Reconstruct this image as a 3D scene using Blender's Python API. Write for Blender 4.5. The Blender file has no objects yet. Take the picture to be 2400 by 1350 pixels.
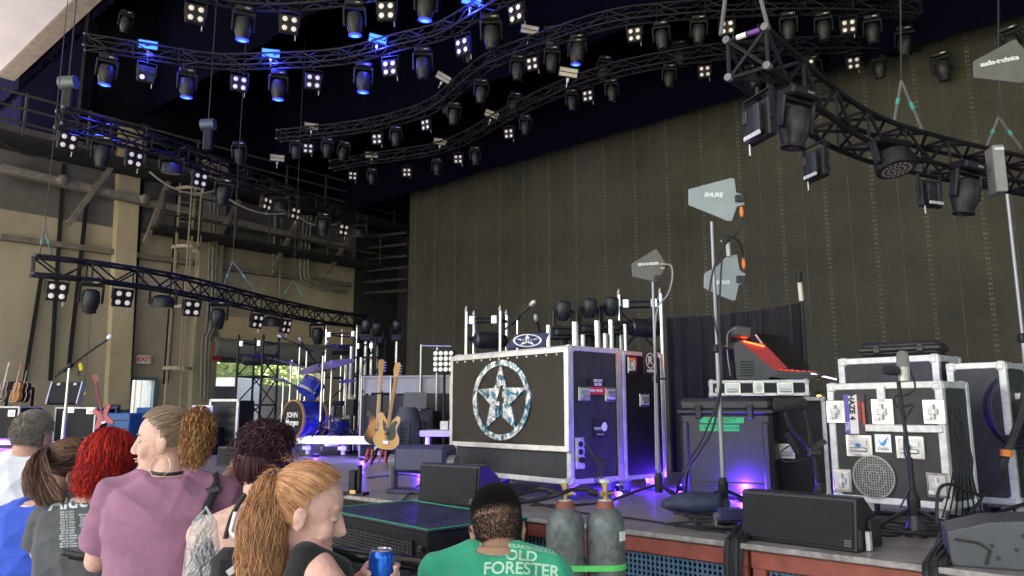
import bpy, bmesh, math, random
import numpy as np
from mathutils import Vector, Matrix, Euler
random.seed(7); RNG = np.random.default_rng(7)
S = bpy.context.scene
COL = S.collection
R = math.radians
# ------------------------------------------------------------------ camera
F = 1779.0; PITCH = math.atan(290/1779.0); CAMZ = 1.65
cam = bpy.data.cameras.new('camera'); co = bpy.data.objects.new('camera', cam); COL.objects.link(co)
co.location = (0, 0, CAMZ); co.rotation_euler = (R(90)+PITCH, 0, 0)
cam.sensor_width = 36; cam.lens = 36*F/2400; cam.clip_start = .05; cam.clip_end = 3000
S.camera = co
# ------------------------------------------------------------------ world and sun
SUN_EL, SUN_AZ = 52, -125     # high behind the camera: the canopy shades stage and crowd, the lawn beyond is sunlit
w = bpy.data.worlds.new('World'); S.world = w; w.use_nodes = True
nt = w.node_tree; nt.nodes.clear()
sky = nt.nodes.new('ShaderNodeTexSky'); sky.sky_type = 'NISHITA'; sky.sun_disc = False
sky.sun_elevation = R(SUN_EL); sky.sun_rotation = R(SUN_AZ); sky.air_density = 1.0; sky.dust_density = 2.0; sky.ozone_density = .6
bg = nt.nodes.new('ShaderNodeBackground'); bg.inputs[1].default_value = .15
wo = nt.nodes.new('ShaderNodeOutputWorld'); nt.links.new(sky.outputs[0], bg.inputs[0]); nt.links.new(bg.outputs[0], wo.inputs[0])
sl = bpy.data.lights.new('sun', 'SUN'); sl.energy = 4.5; sl.angle = R(.5); sl.color = (1, .95, .87)
so = bpy.data.objects.new('sun', sl); COL.objects.link(so)
sd = Vector((math.sin(R(SUN_AZ))*math.cos(R(SUN_EL)), math.cos(R(SUN_AZ))*math.cos(R(SUN_EL)), math.sin(R(SUN_EL))))
so.rotation_euler = sd.to_track_quat('Z', 'Y').to_euler()
S.view_settings.view_transform = 'Standard'; S.view_settings.look = 'None'; S.view_settings.gamma = 1
S.view_settings.exposure = 2.3
try:
    S.view_settings.use_white_balance = True; S.view_settings.white_balance_temperature = 7200; S.view_settings.white_balance_tint = 10
except Exception: pass
S.render.engine = 'CYCLES'
# ------------------------------------------------------------------ pixel rays of the 2400 x 1350 photograph
FW = Vector((0, math.cos(PITCH), math.sin(PITCH))); UP = Vector((0, -math.sin(PITCH), math.cos(PITCH)))
C0 = Vector((0, 0, CAMZ)); DK = .97
def ray(px, py): return FW + Vector((1, 0, 0))*((px-1200)/F) + UP*((675-py)/F)
def aty(px, py, y): d = ray(px, py); return C0 + d*(y/d.y)
def atz(px, py, z): d = ray(px, py); return C0 + d*((z-CAMZ)/d.z)
def dk(px, py, h=0): return atz(px, py, DK+h)
def onpl(px, py, p, n): d = ray(px, py); return C0 + d*((Vector(p)-C0).dot(n)/d.dot(n))
def colx(px, y, z): return Vector(((px-1200)/F*(y*FW.y+(z-CAMZ)*FW.z), y, z))   # point at depth y, height z seen at column px
ST = R(42)
E = Vector((math.cos(ST), -math.sin(ST), 0)); N = Vector((math.sin(ST), math.cos(ST), 0))   # along the stage front / upstage
NF = 3.88                                                       # stage front edge: p.N == NF
def stg(e, n, z=0): return E*e + N*n + Vector((0, 0, z))
# ------------------------------------------------------------------ materials
MATS = {}
def mat(name, col, rough=.6, metal=0, var=.12, vs=6, bump=0, bs=60, emit=None, es=0, alpha=1, sheen=0, coat=0, detail=4, stretch=None, spec=.5):
    if name in MATS: return MATS[name]
    m = bpy.data.materials.new(name); m.use_nodes = True; t = m.node_tree; b = t.nodes['Principled BSDF']
    MATS[name] = m
    c = (*col, 1)
    b.inputs['Roughness'].default_value = rough; b.inputs['Metallic'].default_value = metal
    b.inputs['Specular IOR Level'].default_value = spec
    if coat: b.inputs['Coat Weight'].default_value = coat
    if sheen: b.inputs['Sheen Weight'].default_value = sheen
    tc = t.nodes.new('ShaderNodeTexCoord'); src = tc.outputs['Object']
    if stretch:
        mp = t.nodes.new('ShaderNodeMapping'); mp.inputs['Scale'].default_value = stretch
        t.links.new(src, mp.inputs[0]); src = mp.outputs[0]
    if var:
        n = t.nodes.new('ShaderNodeTexNoise'); n.inputs['Scale'].default_value = vs; n.inputs['Detail'].default_value = detail
        n.inputs['Roughness'].default_value = .62
        t.links.new(src, n.inputs['Vector'])
        mr = t.nodes.new('ShaderNodeMapRange'); mr.inputs[1].default_value = .3; mr.inputs[2].default_value = .7
        mr.inputs[3].default_value = 1-var; mr.inputs[4].default_value = 1+var
        t.links.new(n.outputs[0], mr.inputs[0])
        mx = t.nodes.new('ShaderNodeVectorMath'); mx.operation = 'SCALE'; mx.inputs[0].default_value = col
        t.links.new(mr.outputs[0], mx.inputs['Scale']); t.links.new(mx.outputs[0], b.inputs['Base Color'])
        m2 = t.nodes.new('ShaderNodeMapRange'); m2.inputs[3].default_value = max(0, rough-.12); m2.inputs[4].default_value = min(1, rough+.12)
        t.links.new(n.outputs[0], m2.inputs[0]); t.links.new(m2.outputs[0], b.inputs['Roughness'])
    else: b.inputs['Base Color'].default_value = c
    if bump:
        n2 = t.nodes.new('ShaderNodeTexNoise'); n2.inputs['Scale'].default_value = bs; n2.inputs['Detail'].default_value = 3
        t.links.new(src, n2.inputs['Vector'])
        bp = t.nodes.new('ShaderNodeBump'); bp.inputs['Strength'].default_value = bump; bp.inputs['Distance'].default_value = .01
        t.links.new(n2.outputs[0], bp.inputs['Height']); t.links.new(bp.outputs[0], b.inputs['Normal'])
    if emit: b.inputs['Emission Color'].default_value = (*emit, 1); b.inputs['Emission Strength'].default_value = es
    if alpha < 1: b.inputs['Alpha'].default_value = alpha
    return m
black = mat('black_paint', (.012, .012, .013), .5, var=.25, spec=.35)
satin = mat('satin_black', (.02, .021, .024), .4, var=.2, spec=.4)
rubber = mat('black_rubber', (.02, .02, .02), .7)
grille = mat('speaker_grille', (.016, .018, .019), .55, var=.1, bump=.9, bs=260)
alu = mat('aluminium', (.72, .72, .73), .38, .85, var=.16, vs=14)
aluw = mat('worn_aluminium', (.62, .62, .62), .5, .35, var=.25, vs=18)
chrome = mat('chrome', (.62, .62, .64), .2, 1, var=0)
steel = mat('steel', (.5, .5, .51), .35, .8)
casem = mat('laminate_black', (.01, .01, .012), .5, var=.35, vs=9, spec=.3, bump=.25, bs=180)
caseg = mat('laminate_grey', (.04, .04, .043), .55, var=.3, vs=9, spec=.35, bump=.25, bs=180)
trussm = mat('truss_black', (.011, .011, .014), .5, 0, spec=.3, var=.35, vs=12)
white = mat('white_paint', (.8, .8, .8), .5)
red = mat('red_paint', (.5, .03, .03), .45)
orange = mat('orange_plastic', (.75, .2, .03), .5)
cable = mat('cable_black', (.015, .015, .016), .55)
cableb = mat('cable_blue', (.006, .009, .025), .5)
brass = mat('brass', (.6, .42, .18), .35, .8)
glassd = mat('dark_lens', (.02, .02, .03), .08, .2, var=0)
whtxt = mat('white_print', (.85, .85, .85), .6, var=0)
teal = mat('teal_tape', (.05, .35, .27), .6)
# ------------------------------------------------------------------ mesh building
class MB:
    def __init__(s): s.v = []; s.f = []; s.m = []; s.mi = 0; s.X = Matrix()
    def add(s, vs, fs):
        o = len(s.v); s.v += [tuple(s.X @ Vector(p)) for p in vs]; s.f += [tuple(i+o for i in f) for f in fs]; s.m += [s.mi]*len(fs); return s
    def box(s, c, d, rot=None, bev=0):
        x, y, z = d[0]/2, d[1]/2, d[2]/2; c = Vector(c)
        q = rot if rot is not None else Matrix.Identity(3)
        if bev:
            b = min(bev, x*.9, y*.9, z*.9); vs = []; idx = {}
            for sx in (-1, 1):
                for sy in (-1, 1):
                    for sz in (-1, 1):
                        for k in range(3):
                            p = [sx*x, sy*y, sz*z]
                            for j in range(3):
                                if j != k: p[j] -= (sx, sy, sz)[j]*b
                            idx[(sx, sy, sz, k)] = len(vs); vs.append(c+q@Vector(p))
            fs = []
            for k in range(3):
                a_, b_ = [(1, 2), (2, 0), (0, 1)][k]
                for sg in (-1, 1):
                    f = []
                    for (u, v_) in ((-1, -1), (1, -1), (1, 1), (-1, 1)):
                        t = [0, 0, 0]; t[k] = sg; t[a_] = u; t[b_] = v_; f.append(idx[(*t, k)])
                    fs.append(f if sg > 0 else f[::-1])
            for k in range(3):          # edges along axis k
                a_, b_ = [(1, 2), (2, 0), (0, 1)][k]
                for u in (-1, 1):
                    for v_ in (-1, 1):
                        def g(w_, kk):
                            t = [0, 0, 0]; t[k] = w_; t[a_] = u; t[b_] = v_; return idx[(*t, kk)]
                        f = [g(-1, a_), g(1, a_), g(1, b_), g(-1, b_)]
                        fs.append(f if u*v_ < 0 else f[::-1])
            for sx in (-1, 1):
                for sy in (-1, 1):
                    for sz in (-1, 1):
                        f = [idx[(sx, sy, sz, k)] for k in range(3)]
                        fs.append(f if sx*sy*sz > 0 else f[::-1])
            return s.add(vs, fs)
        vs = [c + q @ Vector((sx*x, sy*y, sz*z)) for sx in (-1, 1) for sy in (-1, 1) for sz in (-1, 1)]
        return s.add(vs, [(0, 1, 3, 2), (4, 6, 7, 5), (0, 4, 5, 1), (2, 3, 7, 6), (0, 2, 6, 4), (1, 5, 7, 3)])
    def cyl(s, a, b, r, r2=None, n=10, cap=True):
        a, b = Vector(a), Vector(b); r2 = r if r2 is None else r2
        d = b-a
        if d.length < 1e-6: return s
        q = d.to_track_quat('Z', 'Y').to_matrix()
        vs = [p + q @ Vector((rr*math.cos(2*math.pi*i/n), rr*math.sin(2*math.pi*i/n), 0)) for p, rr in ((a, r), (b, r2)) for i in range(n)]
        fs = [(i, (i+1) % n, n+(i+1) % n, n+i) for i in range(n)]
        if cap: fs += [tuple(range(n))[::-1], tuple(range(n, 2*n))]
        return s.add(vs, fs)
    def tube(s, pts, r, n=6, rad=None):
        P = [Vector(p) for p in pts]; K = len(P); vs = []; up = None
        for i, p in enumerate(P):
            d = (P[min(i+1, K-1)]-P[max(i-1, 0)])
            if d.length < 1e-7: d = Vector((0, 0, 1))
            d.normalize()
            if up is None: up = d.orthogonal().normalized()
            u = up - d*up.dot(d)
            u = u.normalized() if u.length > 1e-4 else d.orthogonal().normalized(); up = u
            v = d.cross(u); rr = rad[i] if rad else r
            vs += [p+(u*math.cos(2*math.pi*k/n)+v*math.sin(2*math.pi*k/n))*rr for k in range(n)]
        fs = [(i*n+k, i*n+(k+1) % n, (i+1)*n+(k+1) % n, (i+1)*n+k) for i in range(K-1) for k in range(n)]
        fs += [tuple(range(n))[::-1], tuple(range((K-1)*n, K*n))]
        return s.add(vs, fs)
    def lathe(s, prof, o=(0, 0, 0), ax=(0, 0, 1), n=20, sx=1, sy=1):
        o = Vector(o); q = Vector(ax).to_track_quat('Z', 'Y').to_matrix(); K = len(prof); vs = []
        for r, h in prof:
            vs += [o+q @ Vector((r*sx*math.cos(2*math.pi*k/n), r*sy*math.sin(2*math.pi*k/n), h)) for k in range(n)]
        fs = [(i*n+k, i*n+(k+1) % n, (i+1)*n+(k+1) % n, (i+1)*n+k) for i in range(K-1) for k in range(n)]
        fs += [tuple(range(n))[::-1], tuple(range((K-1)*n, K*n))]
        return s.add(vs, fs)
    def prism(s, poly, t, X=None, y0=0):
        # polygon in x,z with thickness t along +y from y0
        K = len(poly); vs = [(x, y0, z) for x, z in poly]+[(x, y0+t, z) for x, z in poly]
        if X is not None: vs = [X @ Vector(p) for p in vs]
        fs = [tuple(range(K)), tuple(range(2*K-1, K-1, -1))]+[(i, K+i, K+(i+1) % K, (i+1) % K) for i in range(K)]
        return s.add(vs, fs)
    def ell(s, c, r, rot=None, n=16, k=10):
        q = rot if rot is not None else Matrix.Identity(3); c = Vector(c); vs = []; fs = []
        for i in range(1, k):
            a = math.pi*i/k
            for j in range(n):
                b = 2*math.pi*j/n; vs.append(c+q @ Vector((r[0]*math.sin(a)*math.cos(b), r[1]*math.sin(a)*math.sin(b), r[2]*math.cos(a))))
        T_ = len(vs); vs += [c+q @ Vector((0, 0, r[2])), c+q @ Vector((0, 0, -r[2]))]
        for i in range(k-2):
            for j in range(n): fs.append((i*n+j, (i+1)*n+j, (i+1)*n+(j+1) % n, i*n+(j+1) % n))
        for j in range(n): fs.append((T_, j, (j+1) % n)); fs.append((T_+1, (k-2)*n+(j+1) % n, (k-2)*n+j))
        return s.add(vs, fs)
    def quad(s, a, b, c, d): return s.add([a, b, c, d], [(0, 1, 2, 3)])
    def build(s, name, m=None, parent=None, smooth=False, loc=None, rot=None):
        me = bpy.data.meshes.new(name); me.from_pydata([tuple(p) for p in s.v], [], s.f)
        for x in (m if isinstance(m, (list, tuple)) else [m]):
            if x: me.materials.append(x)
        if max(s.m, default=0) > 0: me.polygons.foreach_set('material_index', s.m)
        bm = bmesh.new(); bm.from_mesh(me); bmesh.ops.recalc_face_normals(bm, faces=bm.faces); bm.to_mesh(me); bm.free()
        if smooth:
            me.polygons.foreach_set('use_smooth', [True]*len(me.polygons))
            try: me.set_sharp_from_angle(angle=R(40))
            except Exception: pass
        me.update()
        o = bpy.data.objects.new(name, me); COL.objects.link(o)
        if parent: o.parent = parent
        if loc is not None: o.location = loc
        if rot is not None: o.rotation_euler = rot
        return o
def tag(o, label=None, cat=None, group=None, kind=None):
    if label: o['label'] = label
    if cat: o['category'] = cat
    if group: o['group'] = group
    if kind: o['kind'] = kind
    return o
def thing(name, label, cat, loc=(0, 0, 0), rz=0, group=None, rot=None):
    o = bpy.data.objects.new(name, None); COL.objects.link(o); o.empty_display_size = .1
    o.location = loc; o.rotation_euler = rot if rot is not None else (0, 0, rz)
    return tag(o, label, cat, group)
def recenter(o):
    me = o.data
    n = len(me.vertices); a = np.empty(n*3, 'f'); me.vertices.foreach_get('co', a); a = a.reshape(-1, 3)
    c = (a.min(0)+a.max(0))/2; c[2] = a[:, 2].min()
    a -= c; me.vertices.foreach_set('co', a.ravel()); me.update(); o.location = Vector([float(q) for q in c]); return o
def struct(name, mb, m, label=None):
    o = mb.build(name, m); return tag(o, label, kind='structure')
def solo(name, mb, m, label, cat, group=None, smooth=False):
    return tag(recenter(mb.build(name, m, smooth=smooth)), label, cat, group)
def children(o): return list(o.children)
def dup(o, loc=None, rot=None, label=None, group=None, scale=None, parent=None):
    kids = children(o)
    c = o.copy(); COL.objects.link(c)
    if parent: c.parent = parent
    if loc is not None: c.location = loc
    if rot is not None: c.rotation_euler = rot
    if scale: c.scale = (scale,)*3
    if label: c['label'] = label
    if group: c['group'] = group
    for k in kids: dup(k, parent=c)
    return c
def text(s, size, m, parent, X, name='lettering', th=.001, shear=0, bold=0, align='CENTER', sx=1):
    cu = bpy.data.curves.new(name, 'FONT'); cu.body = s; cu.size = size; cu.extrude = th; cu.shear = shear; cu.offset = bold
    cu.align_x = align; cu.align_y = 'CENTER'
    t = bpy.data.objects.new('t', cu); COL.objects.link(t); bpy.context.view_layer.update()
    me = bpy.data.meshes.new_from_object(t.evaluated_get(bpy.context.evaluated_depsgraph_get()))
    bpy.data.objects.remove(t)
    me.name = name; me.materials.clear(); me.materials.append(m)
    me.transform(Matrix.Diagonal((sx, 1, 1, 1)))
    o = bpy.data.objects.new(name, me); COL.objects.link(o); o.parent = parent; o.matrix_local = X
    return o
def face(loc, rz=0, roll=0):   # text standing upright, facing local -Y
    return Matrix.Translation(loc) @ Matrix.Rotation(rz, 4, 'Z') @ Matrix.Rotation(R(90), 4, 'X') @ Matrix.Rotation(roll, 4, 'Z')
def bez(a, b, sag, n=10, side=None):
    a, b = Vector(a), Vector(b); o = []
    for i in range(n+1):
        t = i/n; p = a.lerp(b, t); p.z -= sag*4*t*(1-t)
        if side: p += Vector(side)*4*t*(1-t)
        o.append(p)
    return o
def smoothpath(P, k=6):
    P = [Vector(p) for p in P]; Q = [P[0]]+P+[P[-1]]; o = []
    for i in range(1, len(Q)-2):
        p0, p1, p2, p3 = Q[i-1:i+3]
        for j in range(k):
            t = j/k
            o.append(.5*((2*p1)+(p2-p0)*t+(2*p0-5*p1+4*p2-p3)*t*t+(3*p1-p0-3*p2+p3)*t**3))
    return o+[P[-1]]
ORD = ['first', 'second', 'third', 'fourth', 'fifth', 'sixth', 'seventh', 'eighth', 'ninth', 'tenth', 'eleventh', 'twelfth', 'thirteenth', 'fourteenth']
# ================================================================== SETTING
LWP = Vector((-14.2, 21, 0))           # left wall: line along N
BWP = Vector((-3.5, 26, 0))            # mesh back wall: line along E
def lw(px, py, off=.0): return onpl(px, py, LWP+E*off, E)
def bw(px, py, off=0.): return onpl(px, py, BWP-N*off, N)
concrete = mat('audience_concrete', (.42, .41, .39), .85, var=.15, vs=.7, bump=.3, bs=30)
g = MB(); g.quad((-900, -900, 0), (900, -900, 0), (900, 1500, 0), (-900, 1500, 0)); struct('ground', g, concrete)
# deck
deckm = mat('stage_deck_boards', (.23, .21, .205), .42, var=.35, vs=2.2, bump=.25, bs=18, stretch=(1, 5, 1))
_t = deckm.node_tree; 
d = MB(); dl, dr, db = -26, 24, 34
def slab(mb, e0, e1, n0, n1, z0, z1):
    P = [stg(e, n, z) for z in (z0, z1) for e, n in ((e0, n0), (e1, n0), (e1, n1), (e0, n1))]
    mb.add(P, [(0, 3, 2, 1), (4, 5, 6, 7), (0, 1, 5, 4), (1, 2, 6, 5), (2, 3, 7, 6), (3, 0, 4, 7)]); return mb
slab(d, dl, dr, NF, 22.5, DK-.03, DK)
struct('stage_deck', d, deckm)
e_ = MB(); slab(e_, dl, dr, NF-.02, NF-.002, DK-.022, DK+.004)
solo('stage_edge_trim', e_, mat('trim_pale', (.3, .28, .26), .6, .2, vs=20, var=.4), 'pale worn metal trim along the stage front edge', 'trim')
# stage front with framed vent panels
redbrown = mat('redbrown_paint', (.3, .075, .05), .6, var=.25, vs=10)
bluegr = mat('blue_grating', (.1, .2, .3), .5, var=.2)
b = MB(); slab(b, dl, dr, NF+.35, NF+.4, 0, DK-.032)
solo('stage_front_wall', b, black, 'dark recessed wall under the stage lip behind the vent panels', 'wall')
names = ['left', 'middle', 'right']
for i in range(-10, 7):
    e0 = .25+i*1.02-.05; e1 = e0+1.0
    if e1 < -4.5 or e0 > 7: continue
    o = stg((e0+e1)/2, NF+.05, 0)
    where = {0: 'vent panel behind the two gas cylinders', 1: 'vent panel right of the gas cylinders below the long floor monitor', 2: 'vent panel in the bottom right corner under the hanging cables'}.get(i, 'vent panel along the hidden run of the stage front')
    t = thing('vent_panel', 'red-brown framed blue grating '+where, 'panel', o, -ST, 'vent panels of the stage front')
    f = MB(); W = 1.0
    for (c, s_) in (((0, 0, DK-.078), (W, .06, .09)), ((0, 0, .05), (W, .06, .09)), ((-W/2+.04, .002, .47), (.07, .055, .84)), ((W/2-.04, .002, .47), (.07, .055, .84))): f.box(c, s_, bev=.006)
    f.build('frame', redbrown, t)
    gr = MB()
    n = 0
    x = -W/2+.09
    while x < W/2-.08: gr.box((x, .01, .47), (.011, .006, .76)); x += .03
    z = .11
    while z < .85: gr.box((0, .0155, z), (W-.16, .005, .011)); z += .03
    gr.build('grating', bluegr, t)
# walls
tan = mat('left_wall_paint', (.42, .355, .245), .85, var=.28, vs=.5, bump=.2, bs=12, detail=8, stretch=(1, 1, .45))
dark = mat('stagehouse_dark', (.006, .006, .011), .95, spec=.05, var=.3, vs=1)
# opening in the left wall (loading door) and the exit door
sA = lw(483, 900); sB = lw(752, 900); zt = lw(560, 843).z
def wl(s, z, off=0): return LWP + N*s + E*off + Vector((0, 0, z))
def sof(px, py=900): return (lw(px, py)-LWP).dot(N)
HT = 18
wall = MB()
s0, s1, s2, s3, s4, s5 = -22, sof(300), sof(364), sof(485), sof(752), sof(822)
dtop = lw(330, 885).z
def wseg(a, b_, z0, z1, off=0, th=.3):
    P = [wl(s, z, o) for o in (off, off-th) for s, z in ((a, z0), (b_, z0), (b_, z1), (a, z1))]
    wall.add(P, [(0, 1, 2, 3), (7, 6, 5, 4), (0, 4, 5, 1), (1, 5, 6, 2), (2, 6, 7, 3), (3, 7, 4, 0)])
wseg(s0, s1, 0, 7.3); wseg(s1, s2, dtop, 7.3); wseg(s2, s3, 0, 7.3); wseg(s3, s4, zt, 7.3); wseg(s4, s5, 0, 7.3); wseg(s1, s2, 0, DK-.01); wseg(s3, s4, 0, DK-.01)
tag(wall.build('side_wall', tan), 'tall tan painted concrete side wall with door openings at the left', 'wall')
wall = MB(); wseg(s0, s5, 7.3, 9.8)  # the wall's fade into shade higher up is put into this band's colour
tag(wall.build('side_wall', mat('shaded_wall_paint', (.13, .12, .115), .85, var=.35, vs=.6, bump=.2, bs=12, detail=8)), 'upper band of the left side wall behind the catwalk, shade painted dark grey', 'wall')
wall = MB(); wseg(1.45, s5+6, 9.8, HT)
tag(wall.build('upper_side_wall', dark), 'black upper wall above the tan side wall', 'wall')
b = MB(); P0 = wl(s5, 0, 0)
BN = BWP.dot(N)
slab(b, P0.dot(E)-.3, P0.dot(E)+40, BN+3.2, BN+3.5, 0, HT)
slab(b, P0.dot(E)-.3, P0.dot(E)-.02, s5*1+LWP.dot(N), BN+3.2, 0, HT)
solo('rear_wall', b, mat('rear_wall_dark', (.03, .028, .028), .9), 'dark rear wall glimpsed between the side wall and the mesh backdrop', 'wall')
# stage house roof and proscenium soffit
b = MB(); slab(b, -32, 34, 7.3, BN+4, HT, HT+.4); struct('stage_roof', b, dark)
zs = 14
e0 = atz(235, 0, zs); ns = e0.dot(N)
sof_m = mat('soffit_plaster', (.55, .5, .56), .8, var=.08, vs=.6)
b = MB(); slab(b, -32, 34, ns-2.6, ns-.55, zs+.05, zs+.5); solo('proscenium_soffit', b, sof_m, 'pale lavender underside of the proscenium in the top left corner', 'ceiling')
b = MB(); slab(b, -32, 34, ns-.55, ns, zs-.05, HT+.4)
slab(b, -32, 34, ns-3.1, ns-2.6, zs-.05, zs+.6)
solo('proscenium_beam', b, mat('beam_brown', (.2, .16, .14), .8, var=.3, vs=3), 'brown edge beam of the proscenium in the top left corner', 'beam')
b = MB(); slab(b, -32, 34, ns-20, ns-3.1, zs+.6, zs+.9); slab(b, -32, 34, ns-20.4, ns-20.02, 11.2, zs+.9); solo('shade_canopy', b, sof_m, 'pale unseen canopy roof with fascia, added over the audience to shade the stage', 'roof')  # long canopy and hanging fascia added to keep sky light off upper walls
# serrated black border curtain behind the beam
cur = mat('black_velour', (.004, .004, .012), 1, bump=.4, bs=20, spec=0)
b = MB(); pts = []; x = -40.
while x < 20:
    pts.append(x); x += .16
vs = []; fs = []
for i, x in enumerate(pts):
    nn = ns+.12+.05*math.sin(i*1.9)
    vs += [stg(x, nn, zs-.28-.1*random.random()), stg(x, nn, zs+3)]
fs = [(2*i, 2*i+2, 2*i+3, 2*i+1) for i in range(len(pts)-1)]
b.add(vs, fs); tag(b.build('border_curtain', cur), 'black ragged-edged border curtain hanging behind the proscenium beam', 'curtain')
for j, (nn_, zb) in enumerate(((9.5, 11.2), (13.3, 10.0), (16.2, 9.0))):  # curtains added to darken the top of the backdrop
    b = MB(); vs = []; pts = np.arange(-28, 23, .35)
    for i, x in enumerate(pts): vs += [stg(x, nn_+.04*math.sin(i*1.7), zb), stg(x, nn_+.04*math.sin(i*1.7), HT)]
    b.add(vs, [(2*i, 2*i+2, 2*i+3, 2*i+1) for i in range(len(pts)-1)])
    tag(b.build('border_curtain', cur), 'added black shading curtain hanging from the roof, ' + ['above the front overhead truss', 'between the front and middle overhead trusses', 'rearmost, against the mesh backdrop'][j], 'curtain', 'added shading curtains under the stage roof')
b = MB(); slab(b, -42, -24.45, 7.75, 7.85, 9.7, HT); solo('wing_curtain', b, cur, 'black curtain closing the stage house beyond the left end of the proscenium beam', 'curtain')
# right stage wall, far outside the frame but it shades the stage
b = MB(); slab(b, 24, 24.4, 6, BN+4, 0, HT); solo('right_side_wall', b, dark, 'dark side wall at stage right beyond the frame', 'wall')
# mesh backdrop
mm = bpy.data.materials.new('backdrop_mesh'); mm.use_nodes = True; t = mm.node_tree; bs = t.nodes['Principled BSDF']
tc = t.nodes.new('ShaderNodeTexCoord'); br = t.nodes.new('ShaderNodeTexBrick')
mp = t.nodes.new('ShaderNodeMapping'); mp.inputs['Rotation'].default_value = (R(90), 0, 0); t.links.new(tc.outputs['Object'], mp.inputs[0])
t.links.new(mp.outputs[0], br.inputs['Vector']); br.inputs['Scale'].default_value = 1; br.inputs['Brick Width'].default_value = .5; br.inputs['Row Height'].default_value = .09
br.inputs['Mortar Size'].default_value = .012; br.inputs['Color1'].default_value = (.062, .057, .041, 1); br.inputs['Color2'].default_value = (.053, .049, .036, 1)
br.inputs['Mortar'].default_value = (.046, .043, .032, 1); br.offset = 0
nz = t.nodes.new('ShaderNodeTexNoise'); nz.inputs['Scale'].default_value = .7; nz.inputs['Detail'].default_value = 7; t.links.new(tc.outputs['Object'], nz.inputs['Vector'])
mr = t.nodes.new('ShaderNodeMapRange'); mr.inputs[1].default_value = .3; mr.inputs[2].default_value = .7; mr.inputs[3].default_value = .7; mr.inputs[4].default_value = 1.25; t.links.new(nz.outputs[0], mr.inputs[0])
sc = t.nodes.new('ShaderNodeVectorMath'); sc.operation = 'SCALE'; t.links.new(br.outputs[0], sc.inputs[0]); t.links.new(mr.outputs[0], sc.inputs['Scale']); t.links.new(sc.outputs[0], bs.inputs['Base Color'])
bs.inputs['Roughness'].default_value = .8
tB = (bw(958, 600)-BWP).dot(E)
Rt = thing('mesh_backdrop', 'huge olive-brown mesh backdrop wall with vertical seams behind the stage', 'backdrop', BWP+E*tB, -ST)
L = 26; x = 0; k = 0
p_ = MB(); p_.box((L/2, .03, 8.8), (L, .05, 15.7)); p_.build('mesh_panel', mm, Rt)
seam = mat('seam_thread', (.14, .128, .09), .8, var=.6, vs=7); seam2 = mat('seam_fine', (.1, .092, .068), .8, var=.5, vs=5)
sm = MB(); sm2 = MB()
for k in range(int(L/.5)):
    x = .35+k*.5
    if k % 2 == 0:
        z = 1.1
        while z < 16.4:
            for dx in (-.022, .022): sm.box((x+dx, -.002, z), (.026, .008, .05))
            z += .1
    else: sm2.box((x, -.001, 8.8), (.018, .006, 15.5))
    if k % 3 == 0: sm2.box((x+.2, -.001, 8.8), (.008, .006, 15.5))
sm.build('stitched_seam', seam, Rt); sm2.build('fine_seam', seam2, Rt)
# ---------------------------------------------------------------- things on the side wall
pipe = mat('pipe_grey', (.3, .28, .24), .5, .3, var=.25); beamm = mat('steel_beam_paint', (.2, .17, .13), .7, var=.3, vs=4)
dcol = mat('dark_strip', (.015, .014, .014), .9)
i = 0
for (x0, y0, x1, y1, w_) in ((262, 430, 160, 720, 0), (152, 430, 122, 890, .1), (205, 460, 165, 860, .09), (345, 430, 0, 0, 0)):
    pass
def wbar(name, label, cat, x0, y0, x1, y1, w_, d_, m, off=.05, group=None):
    a, c = lw(x0, y0, off), lw(x1, y1, off); q = MB(); v = c-a; L_ = v.length; v.normalize()
    t_ = E.cross(v).normalized()
    Mx = Matrix((E, t_, v)).transposed()
    q.box((a+c)/2, (d_, w_, L_), Mx); return solo(name, q, m, label, cat, group)
for j, (x0, y0, x1, y1, ww) in enumerate(((150, 385, 118, 892, .11), (205, 460, 161, 862, .11), (98, 640, 58, 892, .1))):
    wbar('black_drop_cable', ['thick black drop strap ending above the case with tilted lid', 'thick black drop strap nearest the tan column on the left wall', 'thin black drop strap nearest the acoustic guitars'][j], 'strap', x0, y0, x1, y1, ww, .05, dcol, .12, 'black straps down the left wall')
# pilaster columns
wbar('wall_column', 'pale tan pilaster on the left wall left of the exit door', 'column', 306, 300, 272, 960, .62, .35, mat('column_tan', (.5, .41, .26), .85, var=.2, vs=.8), .18)
wbar('recess_strip', 'dark vertical gap beside the pale tan pilaster', 'gap', 338, 290, 301, 880, .2, .05, dcol, .03)
wbar('wall_column', 'tan pilaster behind the caged ladder on the left wall', 'column', 505, 380, 470, 960, .8, .3, tan, .16)
wbar('recess_strip', 'dark vertical gap on the near side of the caged ladder', 'gap', 422, 420, 388, 900, .16, .05, dcol, .03)
wbar('header_beam', 'long tan beam over the loading door', 'beam', 483, 768, 822, 800, .9, .3, mat('header_tan', (.5, .39, .23), .8, var=.15, vs=1), .16)
wbar('wall_ledge', 'long dirty cable ledge running along the left wall at mid height', 'ledge', 0, 555, 822, 668, .16, .25, beamm, .12)
wbar('wall_girder', 'long steel girder along the upper left wall', 'girder', 0, 395, 822, 585, .22, .3, mat('girder_grey', (.22, .2, .17), .6, var=.3), .5)
for j, (x0, y0, x1, y1) in enumerate(((262, 390, 158, 528), (395, 425, 340, 570), (560, 470, 500, 575), (700, 510, 640, 630), (830, 540, 768, 640))):
    wbar('diagonal_strut', 'diagonal steel strut under the side catwalk, '+ORD[j]+' from the left', 'strut', x0, y0, x1, y1, .14, .14, beamm, .7, 'diagonal struts on the left wall')
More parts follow.
